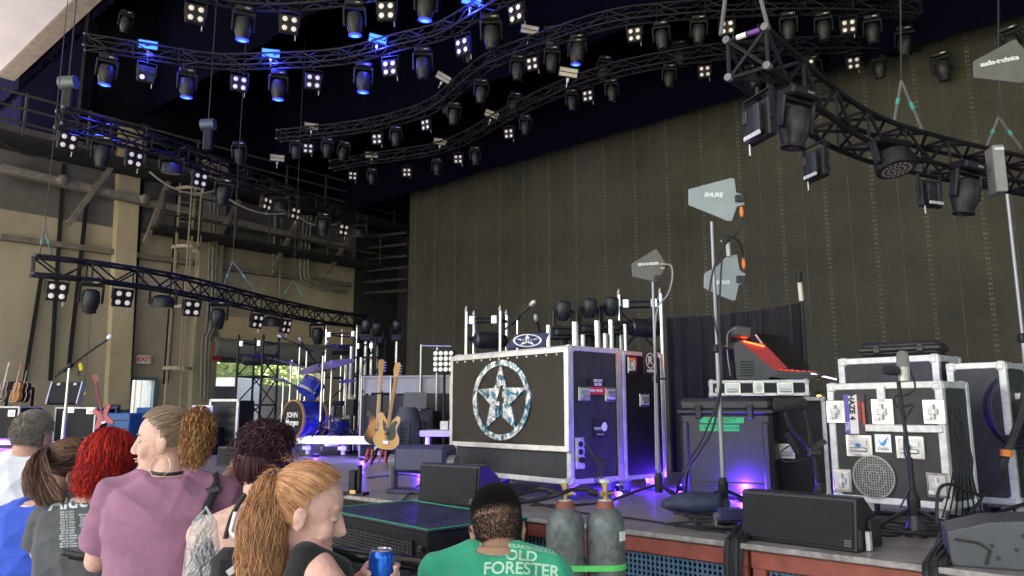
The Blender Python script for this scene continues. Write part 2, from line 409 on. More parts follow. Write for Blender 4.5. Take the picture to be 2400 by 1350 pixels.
# conduits
q = MB()
def wp(x, y, off): return lw(x, y, off)
for k, dx in enumerate((0, 9, 17)):
    q.tube(smoothpath([wp(496+dx, 380, .5), wp(490+dx, 600, .5), wp(484+dx, 760, .5), wp(474+dx, 800, .5), wp(470+dx, 935, .5)], 4), .05 if k == 1 else .035, 8)
solo('vertical_conduits', q, pipe, 'bundle of vertical grey conduits right of the caged ladder', 'pipes', smooth=True)
q = MB()
for k, dx in enumerate((0, 9, 18)):
    q.tube(smoothpath([wp(712+dx, 505, .4), wp(708+dx, 560, .4), wp(704+dx, 640, .4), wp(716+dx, 662-dx*.3, .4), wp(760, 675-dx*.5, .4), wp(815, 684-dx*.5, .4)], 4), .045, 8)
solo('bent_conduits', q, pipe, 'bent grey conduits turning along the wall near the far corner', 'pipes', smooth=True)
q = MB(); q.tube([wp(645, 500, .3), wp(640, 640, .3)], .05, 8); q.tube([wp(660, 500, .3), wp(655, 700, .3)], .025, 6)
solo('drain_pipe', q, pipe, 'short pair of vertical pipes between two diagonal struts', 'pipes', smooth=True)
# dark pipes in the recess
q = MB()
for k in range(6):
    z0 = 655+k*0-k*32
    q.tube([bw(822, 690-k*26, -1.5), bw(955, 680-k*27, -1.5)], .055, 8)
solo('recess_pipes', q, mat('recess_pipe', (.09, .085, .08), .5, .3), 'stack of horizontal pipes in the dark gap beside the mesh backdrop', 'pipes', smooth=True)
# ladder with cage
A = lw(436, 470, .9); B = lw(402, 985, .9); B.z = DK; A = Vector((B.x, B.y, lw(440, 440, .9).z))
t = thing('caged_ladder', 'tall tan fixed ladder with round safety hoops on the left wall', 'ladder', B, -ST+R(90))
lad = mat('ladder_tan', (.42, .35, .24), .6, var=.2)
H = A.z-B.z; q = MB()
for sx in (-.24, .24): q.box((sx, 0, H/2), (.06, .05, H))
z = .3
while z < H: q.cyl((-.24, 0, z), (.24, 0, z), .018, n=6); z += .32
q.build('rails_and_rungs', lad, t)
for hz in (2.0, 3.9, 5.8, 7.7):
    q = MB(); pts = [Vector((.24, 0, hz))]+[Vector((.38*math.cos(a)*1.1, -.1-.55*math.sin(a), hz)) for a in np.linspace(0, math.pi, 14)]+[Vector((-.24, 0, hz))]
    for a_, b_ in zip(pts, pts[1:]):
        q.add([a_+Vector((0, 0, -.05)), b_+Vector((0, 0, -.05)), b_+Vector((0, 0, .05)), a_+Vector((0, 0, .05))], [(0, 1, 2, 3)])
    o = q.build('hoop', lad, t); mo = o.modifiers.new('s', 'SOLIDIFY'); mo.thickness = .02
q = MB()
for a in (.35, 1.2, 1.95, 2.8): q.box((.38*math.cos(a)*1.1, -.1-.56*math.sin(a), (2.0+H)/2), (.03, .03, H-2.0))
q.build('cage_bars', lad, t)
# exit sign and door
p = lw(337, 843, .12)
t = thing('exit_sign', 'small EXIT sign on the tan wall above the open door', 'sign', p, -ST+R(90))
q = MB(); q.box((0, 0, 0), (.42, .08, .26), bev=.01); q.build('sign_box', mat('sign_white', (.75, .72, .68), .5), t)
text('EXIT', .2, mat('exit_red', (.75, .06, .03), .5, var=0), t, face((0, -.042, 0)), bold=.006)
c_ = (wl(s1, DK)+wl(s2, DK))/2
t = thing('exit_door', 'open white exit door in a blue-grey frame on the left wall', 'door', c_, -ST+R(90))
wd = s2-s1; hh = dtop-DK; q = MB()
for sx in (-1, 1): q.box((sx*(wd/2-.03), -.02, hh/2), (.1, .2, hh))
q.box((0, -.02, hh-.03), (wd, .198, .1)); q.build('frame', mat('door_frame_blue', (.1, .17, .2), .5), t)
q = MB(); q.box((wd*.36, .3, hh/2), (.05, .5, hh-.1), Matrix.Rotation(R(12), 3, 'Z')); q.build('door_leaf', mat('door_leaf', (.6, .68, .7), .5), t)
# loading door: roller housing, dark surround
c_ = (wl(s3, DK)+wl(s4, DK))/2; wd = s4-s3
t = thing('loading_door', 'rolled-up grey loading door above the bright opening', 'door', c_+Vector((0, 0, zt-DK)), -ST+R(90))
q = MB(); q.cyl((-wd/2, -.35, .35), (wd/2, -.35, .35), .32, n=16); q.build('roller', mat('roller_grey', (.22, .22, .2), .6), t, smooth=True)
q = MB(); q.box((0, -.1, .12), (wd, .06, .5)); q.build('curtain_edge', mat('curtain_grey', (.12, .12, .11), .6), t)
q = MB(); q.box((-wd/2+.12, -.2, .2), (.3, .3, .6)); q.build('motor_box', red, t)
# outdoors seen through the doors
grass = mat('grass_green', (.08, .14, .03), .9, var=.4, vs=3)
q = MB(); c = LWP+N*12-E*20
q.add([c-N*30-E*12+Vector((0, 0, .02)), c+N*40-E*12+Vector((0, 0, .02)), c+N*40-E*60+Vector((0, 0, .02)), c-N*30-E*60+Vector((0, 0, .02))], [(0, 1, 2, 3)])
struct('grass', q, grass)
leafm = mat('leaf_green', (.34, .43, .17), .7, var=.5, vs=4)
bark = mat('bark', (.15, .1, .07), .9)
for j, (px, dd, hgt) in enumerate(((470, 36, 5.5), (535, 44, 7), (590, 38, 5.), (650, 46, 7), (720, 42, 6))):
    base = colx(px, 0, 0); base = aty(px, 960, dd); base.z = 0
    t = thing('tree', 'sunlit green tree outside the loading door, '+ORD[j]+' from the left', 'tree', base, group='trees outside the loading door')
    q = MB(); q.tube([(0, 0, 0), (.1, 0, hgt*.3), (-.1, .1, hgt*.7)], .2, 8, rad=[.25, .18, .06])
    for a in range(5): q.tube([(0, 0, hgt*(.25+.08*a)), (math.cos(a*2.3)*1.2, math.sin(a*2.3)*1.2, hgt*(.45+.08*a))], .06, 5)
    q.build('trunk', bark, t)
    q = MB()
    for a in range(1500):
        u = RNG.normal(size=3); u /= np.linalg.norm(u); rr = (1+.25*math.sin(u[0]*7+j)*math.cos(u[2]*5))*RNG.random()**.3
        p = Vector((float(u[0]*2.6*rr), float(u[1]*2.6*rr), float(hgt*.55+u[2]*hgt*.5*rr)))
        s_ = .12+.1*random.random(); a1 = Vector(RNG.normal(size=3)).normalized()*s_; a2 = a1.orthogonal().normalized()*s_*.7
        q.add([p-a1, p+a2, p+a1, p-a2], [(0, 1, 2, 3)])
    q.build('crown', leafm, t)
# white truck trailer beyond the loading door
p = lw(505, 925, -4.5); p.z = 0
t = thing('white_trailer', 'white box trailer parked just outside the loading door', 'trailer', p, R(-12))
q = MB(); q.box((0, 1, 1.75), (1.7, 2, 2.5), bev=.04); q.build('box_body', white, t)
q = MB()
for sx in (-.9, .9): q.cyl((sx-.1, 1, .4), (sx+.1, 1, .4), .4, n=16)
q.build('wheels', rubber, t)

p = lw(322, 925, -2.2); p.z = 0  # white box added outside as stand-in for daylight glare in the doorway
t = thing('daylight_box', 'white box added outside the open exit door to imitate bright daylight', 'container', p, R(-12))
q = MB(); q.box((0, .6, 1.9), (3.4, 1.2, 3.6), bev=.03); q.build('box_body', white, t)
q = MB()
for k in range(14): q.box((-1.5+k*.23, -.012, 1.9), (.05, .02, 3.3))
q.build('ribs', aluw, t)
tr0 = [o for o in bpy.data.objects if o.name == 'tree'][0]
for k in range(9):
    dup(tr0, (-26+k*7+random.uniform(-1, 1), -38+random.uniform(-4, 4), 0), (0, 0, k), 'tree beyond the audience lawn, mirrored in the star panel', 'trees beyond the audience lawn', scale=1.5)
q = MB(); q.add([(-60, -90, .02), (60, -90, .02), (60, -16, .02), (-60, -16, .02)], [(0, 1, 2, 3)]); struct('lawn', q, grass)

p = lw(640, 925, -6); p.z = 0
t = thing('dark_truck', 'dark flat-topped truck body parked across the loading door', 'truck', p, R(-12))
q = MB(); q.box((1.2, 1.2, 1.65), (7.5, 2, 2.3), bev=.05); q.build('truck_body', mat('truck_grey', (.03, .032, .035), .5), t)
for x in (-1.5, 3.8):
    q = MB(); q.cyl((x, .15, .45), (x, .45, .45), .45, n=18); q.build('wheel', rubber, t)
# ================================================================== RIG
HI, MID, LO = 9.3, 7.5, 4.3
def truss_path(pix, z): return [atz(x, y, z) for x, y in pix]
def truss(name, label, pts, w=.32, group=None, tub=.03, step=.45):
    P = smoothpath(pts, 6); c0 = P[0].copy()
    t = thing(name, label, 'truss', c0, group=group)
    off = []
    for i, p in enumerate(P):
        d = (P[min(i+1, len(P)-1)]-P[max(i-1, 0)]); d.z = 0; d.normalize(); off.append(Vector((-d.y, d.x, 0)))
    ch = {}
    for sx in (-1, 1):
        for sz in (-1, 1):
            pts_ = [p-c0+o*sx*w/2+Vector((0, 0, sz*w/2)) for p, o in zip(P, off)]; ch[(sx, sz)] = pts_
            q = MB(); q.tube(pts_, tub, 8); q.build('chord', trussm, t, smooth=True)
    # braces at even steps
    def at(key, s):
        pts_ = ch[key]; i = min(int(s), len(pts_)-2); return pts_[i].lerp(pts_[i+1], s-i)
    tot = sum((b-a).length for a, b in zip(P, P[1:])); nst = max(2, int(tot/step)); q = MB()
    cum = [0]
    for a, b in zip(P, P[1:]): cum.append(cum[-1]+(b-a).length)
    def par(l):
        for i in range(len(cum)-1):
            if l <= cum[i+1]+1e-6: return i+(l-cum[i])/(cum[i+1]-cum[i])
        return len(P)-1.001
    S_ = [par(tot*i/nst) for i in range(nst+1)]
    for i in range(nst+1):
        for a, b in (((-1, -1), (-1, 1)), ((1, -1), (1, 1)), ((-1, -1), (1, -1)), ((-1, 1), (1, 1))):
            if i in (0, nst) or (i+len(a)) % 2 == 0: q.cyl(at(a, S_[i]), at(b, S_[i]), tub*.62, n=6, cap=False)
        if i < nst:
            z = i % 2
            for a, b in (((-1, -1), (-1, 1)), ((1, -1), (1, 1)), ((-1, -1), (1, -1)), ((-1, 1), (1, 1))):
                a_, b_ = (a, b) if z else (b, a)
                q.cyl(at(a_, S_[i]), at(b_, S_[i+1]), tub*.62, n=6, cap=False)
    for e in (0, nst):
        q.cyl(at((-1, -1), S_[e]), at((1, 1), S_[e]), tub*.62, n=6); q.cyl(at((-1, 1), S_[e]), at((1, -1), S_[e]), tub*.6, n=6)
    q.build('bracing', trussm, t, smooth=True)
    # connectors on the end
    for sx in (-1, 1):
        for sz in (-1, 1):
            for e in (0,):
                q = MB(); p = ch[(sx, sz)][0]; d = (P[0]-P[1]).normalized(); q.cyl(p-d*.01, p+d*.035, tub*1.15, n=10); q.build('end_fitting', mat('fitting_grey', (.16, .16, .17), .5), t)
    return t, P
WBLUE = (.05, .12, 1.0)
lensw = mat('lamp_lens_white', (.85, .78, .76), .3, var=0, emit=(1, .85, .8), es=.06)
lensp = mat('lamp_lens_lilac', (.8, .7, .95), .3, var=0, emit=(.7, .5, 1), es=.22)
blens = mat('blue_glow', (.02, .03, .3), .3, var=0, emit=(.02, .03, 1), es=.6)
bcore = mat('blue_core', (.05, .1, .3), .3, var=0, emit=(.12, .5, 1), es=.35)
bstrip = mat('blue_strip', (.02, .03, .1), .3, var=0, emit=(.025, .15, 1), es=.8)
cream = mat('strip_off', (.55, .5, .35), .5, var=.2)
housing = mat('fixture_black', (.009, .009, .011), .45, var=.25, vs=20, spec=.35)
lensoff = mat('dark_glass', (.03, .03, .05), .05, .3, var=0)
def make_quad():                                    # four-lamp fixture, hangs from its origin, faces -Y
    t = thing('quad_light', 'x', 'stage light')
    q = MB(); q.box((0, .06, -.42), (.46, .12, .46), bev=.02)
    q.box((0, .14, -.42), (.3, .08, .3), bev=.02); q.build('housing', housing, t)
    for sx in (-1, 1):
        for sz in (-1, 1):
            q = MB(); q.lathe([(.095, 0), (.095, .03), (.07, .03), (.066, .018)], (sx*.11, 0, -.42+sz*.11), (0, -1, 0), 16); b = q.build('lamp_bezel', satin, t)
            q = MB(); q.lathe([(.066, 0), (.05, .014), (.02, .02)], (sx*.11, -.016, -.42+sz*.11), (0, -1, 0), 16); q.build('lens', lensw, b)
    q = MB()
    for sx in (-1, 1): q.box((sx*.25, .08, -.27), (.015, .05, .37))
    q.box((0, .08, -.09), (.516, .046, .015)); q.cyl((0, .08, -.09), (0, .08, .0), .025); q.build('yoke', housing, t)
    q = MB(); q.cyl((.17, .1, -.63), (.17, .1, -.78), .012); q.build('safety_pin', steel, t)
    return t
def make_head(glow=0):                              # moving head pointing down
    t = thing('moving_head', 'x', 'stage light')
    q = MB(); q.box((0, 0, -.09), (.38, .3, .12), bev=.025); q.cyl((-.1, 0, -.05), (-.1, 0, .02), .02); q.cyl((.1, 0, -.05), (.1, 0, .02), .02); q.build('base', housing, t)
    q = MB(); 
    for sx in (-1, 1): q.box((sx*.21, 0, -.33), (.05, .12, .4), bev=.02)
    q.box((0, 0, -.16), (.4, .1, .06))
    q.build('yoke', housing, t)
    q = MB(); q.lathe([(.08, 0), (.14, .03), (.17, .12), (.172, .26), (.15, .36), (.125, .43), (.12, .46)], (0, 0, -.24), (0, 0, -1), 20); b = q.build('head_shell', satin, t, smooth=True)
    q = MB(); q.lathe([(.12, 0), (.135, .01), (.135, .03), (.1, .035)], (0, 0, -.695), (0, 0, -1), 20); q.build('lens_ring', housing if not glow else blens, t, smooth=True)
    q = MB(); q.lathe([(.1, 0), (.06, .02), (.01, .03)], (0, 0, -.725), (0, 0, -1), 20); q.build('lens', bcore if glow else lensoff, t, smooth=True)
    q = MB(); q.box((.06, -.151, -.09), (.09, .006, .02)); q.build('display', steel, t)
    return t
def make_bar(glow=0):
    t = thing('strobe_bar', 'x', 'stage light')
    q = MB(); q.box((0, 0, 0), (.5, .1, .26), bev=.015); q.build('housing', housing, t)
    for sz in (-1, 1):
        q = MB(); q.box((0, -.055, sz*.055), (.44, .012, .085)); q.build('light_strip', bstrip if glow else cream, t)
    q = MB(); q.box((0, .04, -.17), (.06, .05, .1)); q.cyl((0, .04, -.2), (0, .04, -.35), .015); q.build('bracket', steel, t)
    return t
def make_wash():
    t = thing('wash_light', 'x', 'stage light')
    q = MB(); q.lathe([(.1, 0), (.2, .04), (.235, .12), (.24, .26), (.22, .27)], (0, 0, -.16), (0, 0, -1), 24); q.build('drum', satin, t, smooth=True)
    q = MB(); q.lathe([(.215, 0), (.21, .005), (.01, .006)], (0, 0, -.42), (0, 0, -1), 24)
    q.mi = 1
    for k, rr in enumerate((.04, .1, .16)):
        for a in range((5, 12, 18)[k]):
            an = 2*math.pi*a/(5, 12, 18)[k]; q.cyl((rr*math.cos(an), rr*math.sin(an), -.424), (rr*math.cos(an), rr*math.sin(an), -.432), .019, n=8)
    q.build('lens_plate', [housing, mat('led_grey', (.45, .45, .5), .3)], t)
    q = MB()
    for sx in (-1, 1): q.box((sx*.27, 0, -.22), (.05, .1, .3), bev=.015)
    q.box((0, 0, -.06), (.56, .22, .08), bev=.015); q.build('yoke', housing, t)
    return t
PQ, PH, PHB, PB, PBB, PW = make_quad(), make_head(), make_head(1), make_bar(), make_bar(1), make_wash()
used = set()
def place(proto, loc, rot, label, group, scale=.82):
    if proto.name in used: o = dup(proto, loc, rot, label, group)
    else: used.add(proto.name); o = proto; o.location = loc; o.rotation_euler = rot; o['label'] = label; o['group'] = group
    o.scale = (scale,)*3
    return o
# ---- trusses
T = {}
T['LT'] = truss('lighting_truss', 'low black side truss across the far left of the stage', truss_path([(78, 622), (230, 638), (390, 662), (510, 688), (640, 718), (760, 742), (866, 754)], LO), .34)
T['UT'] = truss('lighting_truss', 'upper left truss hung in front of the side wall catwalk', truss_path([(140, 275), (250, 305), (400, 352), (520, 395), (640, 442), (740, 480), (850, 518)], MID), .34)
T['T0'] = truss('lighting_truss', 'overhead truss nearest the camera, cut by the top edge of the photo', truss_path([(330, -60), (440, -28), (560, -2), (690, 2), (830, -14), (950, -45), (1060, -90)], HI), .25, tub=.022)
T['T1'] = truss('lighting_truss', 'front curved overhead truss carrying the blue lit strips', truss_path([(200, 98), (330, 118), (500, 143), (640, 142), (800, 132), (935, 98), (1035, 72), (1125, 20), (1230, -40)], HI), .25, tub=.022)
T['T3'] = truss('lighting_truss', 'middle curved overhead truss in the dark', truss_path([(655, 318), (800, 302), (900, 285), (1013, 248), (1100, 178), (1150, 142), (1250, 103), (1417, 48), (1560, 28), (1750, 16), (1950, 14), (2150, 24)], HI), .25, tub=.022)
T['T4'] = truss('lighting_truss', 'rearmost curved overhead truss against the mesh backdrop', truss_path([(780, 388), (867, 372), (1013, 350), (1100, 318), (1183, 270), (1320, 205), (1417, 172), (1493, 152), (1650, 125), (1850, 108), (2040, 106), (2200, 120)], HI), .25, tub=.022)
rt, rp = truss('lighting_truss', 'large near black box truss sweeping across the upper right', [atz(1752, 125, 4.36), atz(1865, 215, 4.36), atz(1960, 285, 4.36), atz(2060, 332, 4.36), atz(2200, 370, 4.36), atz(2330, 398, 4.36), atz(2480, 430, 4.36)], .31, tub=.026, step=.36)
tapes = MB()
d_ = (rp[1]-rp[0]).normalized(); sd_ = Vector((-d_.y, d_.x, 0))
z_ = Vector((0, 0, .155)); a_, b_ = rp[0]-sd_*.155+z_, rp[0]+sd_*.155+z_
q = MB(); L0 = rt.location
if a_.x > b_.x: a_, b_ = b_, a_
q.cyl(a_.lerp(b_, .25)-L0, a_.lerp(b_, .5)-L0, .022, n=10); q.mi = 1; q.cyl(a_.lerp(b_, .55)-L0, a_.lerp(b_, .85)-L0, .0215, n=10)
q.build('end_tape', [white, mat('purple_tape', (.15, .05, .3), .5)], rt)
DESC = {'LT': 'low left side truss', 'UT': 'upper left truss', 'T0': 'topmost overhead truss', 'T1': 'front curved overhead truss', 'T3': 'middle curved overhead truss', 'T4': 'rearmost curved overhead truss'}
ZT = {'LT': LO, 'UT': MID, 'T0': HI, 'T1': HI, 'T3': HI, 'T4': HI}
# (truss, kind, px, py, yaw): py is about the middle of the fixture
FX = [('LT', 'q', 135, 677, 8), ('LT', 'h', 216, 676, 0), ('LT', 'q', 291, 697, 16), ('LT', 'w', 383, 690, 0), ('LT', 'q', 453, 718, 16), ('LT', 'h', 512, 717, 0), ('LT', 'q', 609, 742, 40), ('LT', 'w', 637, 738, 0), ('LT', 'q', 676, 760, 45), ('LT', 'h', 743, 763, 0),
 ('UT', 'q', 163, 325, 20), ('UT', 'h', 240, 338, 0), ('UT', 'q', 320, 366, 25), ('UT', 'w', 403, 384, 0), ('UT', 'q', 474, 405, 25), ('UT', 'h', 528, 412, 0), ('UT', 'q', 632, 457, 50), ('UT', 'w', 655, 460, 0), ('UT', 'q', 697, 489, 45), ('UT', 'h', 758, 505, 0), ('UT', 'q', 809, 522, 35), ('UT', 'w', 840, 527, 0),
 ('T0', 'q', 460, 28, 5), ('T0', 'B', 572, 50, 0), ('T0', 'q', 680, 35, 5), ('T0', 'B', 829, 40, 0), ('T0', 'q', 903, 12, -15), ('T0', 'B', 1000, 5, 0),
 ('T1', 'B', 252, 165, 0), ('T1', 'l', 345, 173, 8), ('T1', 'B', 438, 195, 0), ('T1', 'q', 562, 195, 5), ('T1', 'B', 652, 200, 0), ('T1', 'q', 735, 190, 3), ('T1', 'B', 852, 182, 0), ('T1', 'q', 910, 158, -25), ('T1', 'h', 990, 148, 0), ('T1', 'q', 1078, 108, -40), ('T1', 'h', 1150, 75, 0), ('T1', 'q', 1203, 28, -40),
 ('T3', 'h', 692, 355, 0), ('T3', 'q', 722, 353, 0), ('T3', 'h', 768, 352, 0), ('T3', 'q', 882, 331, -20), ('T3', 'h', 928, 325, 0), ('T3', 'q', 994, 298, -40), ('T3', 'h', 1066, 272, 0), ('T3', 'h', 1130, 220, 0), ('T3', 'h', 1215, 160, 0), ('T3', 'q', 1245, 155, -25), ('T3', 'h', 1296, 145, 0), ('T3', 'B', 1350, 5, 0), ('T3', 'h', 1353, 112, 0), ('T3', 'q', 1486, 87, -10), ('T3', 'h', 1549, 90, 0), ('T3', 'h', 1640, 62, 0), ('T3', 'q', 1704, 66, 0), ('T3', 'h', 1850, 60, 0), ('T3', 'h', 1930, 50, 0), ('T3', 'q', 1990, 63, 8), ('T3', 'h', 2046, 75, 0),
 ('T4', 'q', 827, 418, 5), ('T4', 'h', 872, 420, 0), ('T4', 'q', 953, 410, -8), ('T4', 'h', 1024, 398, 0), ('T4', 'q', 1073, 379, -12), ('T4', 'h', 1113, 372, 0), ('T4', 'q', 1191, 320, -20), ('T4', 'h', 1232, 300, 0), ('T4', 'h', 1340, 232, 0), ('T4', 'q', 1376, 232, -20), ('T4', 'h', 1433, 220, 0), ('T4', 'h', 1570, 172, 0), ('T4', 'q', 1652, 175, 0), ('T4', 'q', 1895, 160, 5), ('T4', 'q', 2002, 156, 5), ('T4', 'h', 2062, 165, 0)]
cnt = {}
tot = {}
KN = {'q': 'four-lamp light', 'l': 'lilac-glowing four-lamp light', 'h': 'dark moving-head light', 'B': 'blue-glowing moving-head light', 'w': 'round wash light'}
GN = {'q': 'four-lamp lights on the trusses', 'l': 'four-lamp lights on the trusses', 'h': 'moving-head lights on the trusses', 'B': 'moving-head lights on the trusses', 'w': 'round wash lights on the side trusses'}
for k, kind, px, py, yaw in FX: tot[(k, kind)] = tot.get((k, kind), 0)+1
lilac = None
for k, kind, px, py, yaw in FX:
    z = ZT[k]; cz = {'q': .42, 'l': .42, 'h': .45, 'B': .45, 'w': .3}[kind]
    # stands directly under the truss line: same depth as the truss at this column
    P = T[k][1]; best = None
    for a, b in zip(P, P[1:]):
        for j in range(5):
            p = a.lerp(b, j/5); v = p-C0; sx_ = v.x/v.dot(FW)*F+1200
            if best is None or abs(sx_-px) < best[0]: best = (abs(sx_-px), p)
    p = best[1].copy(); m_ = aty(px, py, p.y); p = Vector((m_.x, p.y, z-.19)); cz *= .8
    zt_ = m_.z+cz
    if abs(zt_-p.z) < .35: p.z = min(zt_, z-.12)
    cnt[(k, kind)] = cnt.get((k, kind), 0)+1; i = cnt[(k, kind)]
    lab = '%s hanging from the %s' % (KN[kind], DESC[k])
    if tot[(k, kind)] > 1: lab = '%s, %s from the left on the %s' % (KN[kind], ORD[i-1], DESC[k])
    pr = {'q': PQ, 'l': PQ, 'h': PH, 'B': PHB, 'w': PW}[kind]
    az = -math.atan2(p.x, p.y)
    if kind in 'ql': rot = (R(12), 0, az+R(yaw))
    elif kind == 'w': rot = (R(8), 0, az)
    else: rot = (R(10), R(random.uniform(-4, 4)), az)
    o = place(pr, p, rot, lab, GN[kind], {'T3': .62, 'T4': .58, 'T1': .76, 'T0': .76}.get(k, .78)*(1.2 if kind in 'hBw' else 1))
    if kind == 'l':
        for c in children(o):
            for l in children(c):
                l.data = l.data.copy() if lilac is None else lilac
                if lilac is None: l.data.materials[0] = lensp; lilac = l.data
    if kind == 'B':
        sp = bpy.data.lights.new('lamp_beam', 'SPOT'); sp.energy = 45; sp.color = (.03, .05, 1); sp.spot_size = R(70); sp.spot_blend = .8; sp.shadow_soft_size = .004
        s_ = bpy.data.objects.new('lamp_beam', sp); COL.objects.link(s_); s_.parent = o; s_.location = (0, 0, -.87)
# strobe bars
bi = {0: 0, 1: 0}
for px, py, g_, roll, tr in ((347, 105, 1, 3, 'above the lilac four-lamp light on the front truss'), (635, 125, 1, 2, 'on the front truss above the centre blue moving head'), (886, 92, 1, -10, 'on the right bend of the front truss'), (1106, 2, 1, -14, 'cut by the top edge right of the blue moving head'),
     (730, 296, 0, -2, 'at the left end of the middle truss'), (908, 256, 0, -8, 'above the middle truss left of its first bend'), (1040, 182, 0, -30, 'tilted steeply beside the middle truss'), (1242, 70, 0, -12, 'in the dark above the middle truss near the top centre'), (1333, 170, 0, -12, 'lilac-grey between the middle and rear trusses'), (1153, 268, 0, -20, 'in the dark above the rear truss bend'), (1032, 332, 0, -8, 'above the rear truss near its left third'), (871, 363, 0, 2, 'at the left end of the rear truss'), (650, 370, 0, 0, 'alone left of the middle truss over the catwalk')):
    k = 'T1' if g_ else ('T4' if py > 200 and px > 750 else 'T3'); P = T[k][1]
    p = min(P, key=lambda q_: abs((q_-C0).x/(q_-C0).dot(FW)*F+1200-px)); p = aty(px, py, p.y)
    az = -math.atan2(p.x, p.y)
    o = place(PBB if g_ else PB, p, (R(20), R(-roll), az), ('blue-lit' if g_ else 'unlit cream')+' twin strip light '+tr, 'strip lights among the overhead trusses')
    if g_:
        al = bpy.data.lights.new('strip_glow', 'POINT'); al.energy = 12; al.color = (.03, .05, 1); al.shadow_soft_size = .004
        s_ = bpy.data.objects.new('strip_glow', al); COL.objects.link(s_); s_.parent = o; s_.location = (0, -.45, -.3)
# motors and chains, bridles
chain = mat('chain_dark', (.06, .06, .065), .5, .4)
def bridle(apex, feet, top, label, grp=None, tape=True):
    t = thing('rigging_sling', label, 'sling', apex, group=grp)
    q = MB(); q.cyl((0, 0, 0), Vector(top)-Vector(apex), .008, n=5); q.build('wire', chain, t)
    for f in feet:
        q = MB(); v = Vector(f)-Vector(apex); q.cyl((0, 0, 0), v, .016, n=6); q.build('sling_leg', mat('sling_grey', (.13, .13, .14), .8), t)
        if tape: q = MB(); q.cyl(v*.42, v*.55, .022, n=6); q.build('tape', teal, t)
    return t
def tp(k, px):
    P = T[k][1] if k in T else rp
    return min(P, key=lambda q_: abs((q_-C0).x/(q_-C0).dot(FW)*F+1200-px))
for k, px, ay, lab in (('LT', 100, 530, 'taped sling at the left end of the low side truss'), ('LT', 545, 612, 'sling over the middle of the low side truss'), ('LT', 688, 658, 'sling over the right half of the low side truss')):
    p = tp(k, px); ap = aty(px+(5 if px < 200 else 0), ay, p.y); dd = E*.28
    bridle(ap, [p+Vector((-.35, 0, .15)), p+Vector((.45, 0, .15))] if px > 200 else [p+Vector((-.05, 0, .15)), p+Vector((.2, 0, .15))], ap+Vector((0, 0, 9)), lab)
p = rp[0]; ap = p+Vector((-.02, .0, 1.25))
bridle(ap, [p+Vector((-.2, 0, .15)), p+Vector((.18, 0, .15))], ap+Vector((0, 0, 9)), 'teal-taped sling at the near end of the large right truss')
p = aty(2165, 312, tp('R', 2130).y); ap = aty(2112, 190, p.y)
bridle(ap, [aty(2095, 290, p.y), p], aty(2108, -400, p.y), 'sling with red tie over the middle of the large right truss')
p = aty(2395, 350, tp('R', 2340).y); ap = aty(2340, 275, p.y)
bridle(ap, [aty(2312, 345, p.y), p], aty(2340, -400, p.y), 'sling over the right end of the large right truss')
hoist = mat('hoist_grey', (.12, .15, .16), .4, .3)
for px, py, k, lab in ((160, 195, 'UT', 'grey chain hoist above the left end of the upper left truss'), (488, 293, 'UT', 'blue-capped chain hoist above the middle of the upper left truss')):
    p = aty(px, py, tp(k, px).y); t = thing('chain_hoist', lab, 'hoist', p)
    q = MB(); q.cyl((-.16, 0, 0), (.16, 0, .02), .14, n=14); q.build('motor', hoist, t, smooth=True); q = MB(); q.box((.02, 0, -.35), (.22, .12, .6), bev=.03); q.build('chain_bag', black, t)
    q = MB(); q.cyl((0, 0, .1), (0, 0, 8), .012, n=5); q.build('chain', chain, t)
# fixtures on the big right truss, hung on its underside
def rfix(px, py, depth): return aty(px, py, depth)
def zig(o): o['group'] = 'lights on the large right truss'
yR = lambda px: tp('R', px).y
def make_panel():    # four-lamp unit seen from the back and side
    t = dup(PQ, (0, 0, 0), (0, 0, 0)); t.name = 'quad_light'
    q = MB(); q.box((-.1, .17, -.42), (.1, .05, .36), bev=.01); q.box((.12, .17, -.35), (.09, .06, .16), bev=.01); q.build('driver_box', satin, t)
    q = MB(); q.box((.0, .186, -.6), (.3, .02, .05)); q.build('pale_label', aluw, t)
    return t
pn = make_panel()
for i, (px, py, dx, yaw, sc_) in enumerate(((1788, 208, 0, 108, .62), (1917, 328, 0, 106, .57), (2166, 402, 0, 200, .56))):
    o = pn if i == 0 else dup(pn); p = aty(px, py, (5.25, 6.5, 7.0)[i]); o.location = p; o.rotation_euler = (0, 0, R(yaw)); o.scale = (sc_,)*3
    o['label'] = 'four-lamp light seen from behind, %s from the left on the large right truss' % ORD[i]; zig(o)
for i, (px, py, y_, sc_) in enumerate(((1872, 205, 5.45, .66), (2268, 378, 7.6, .78))):
    o = dup(PH, aty(px, py, y_), (R(6), R(6), R(20))); o.scale = (sc_,)*3
    o['label'] = 'large moving-head light, %s from the left on the large right truss' % ORD[i]; zig(o)
o = dup(PW, aty(2080, 330, 6.6), (R(-14), 0, R(20)), scale=.72, label='round many-lens wash light under the bend of the large right truss', group='lights on the large right truss')
t = thing('control_box', 'tall grey box hung at the right end of the large right truss', 'box', aty(2335, 400, 7.6), R(-10)); q = MB(); q.box((0, 0, 0), (.11, .2, .5), bev=.01); q.build('case', mat('box_grey', (.3, .3, .3), .5), t); q = MB(); q.box((0, -.11, .2), (.09, .01, .03)); q.build('front_label', white, t)
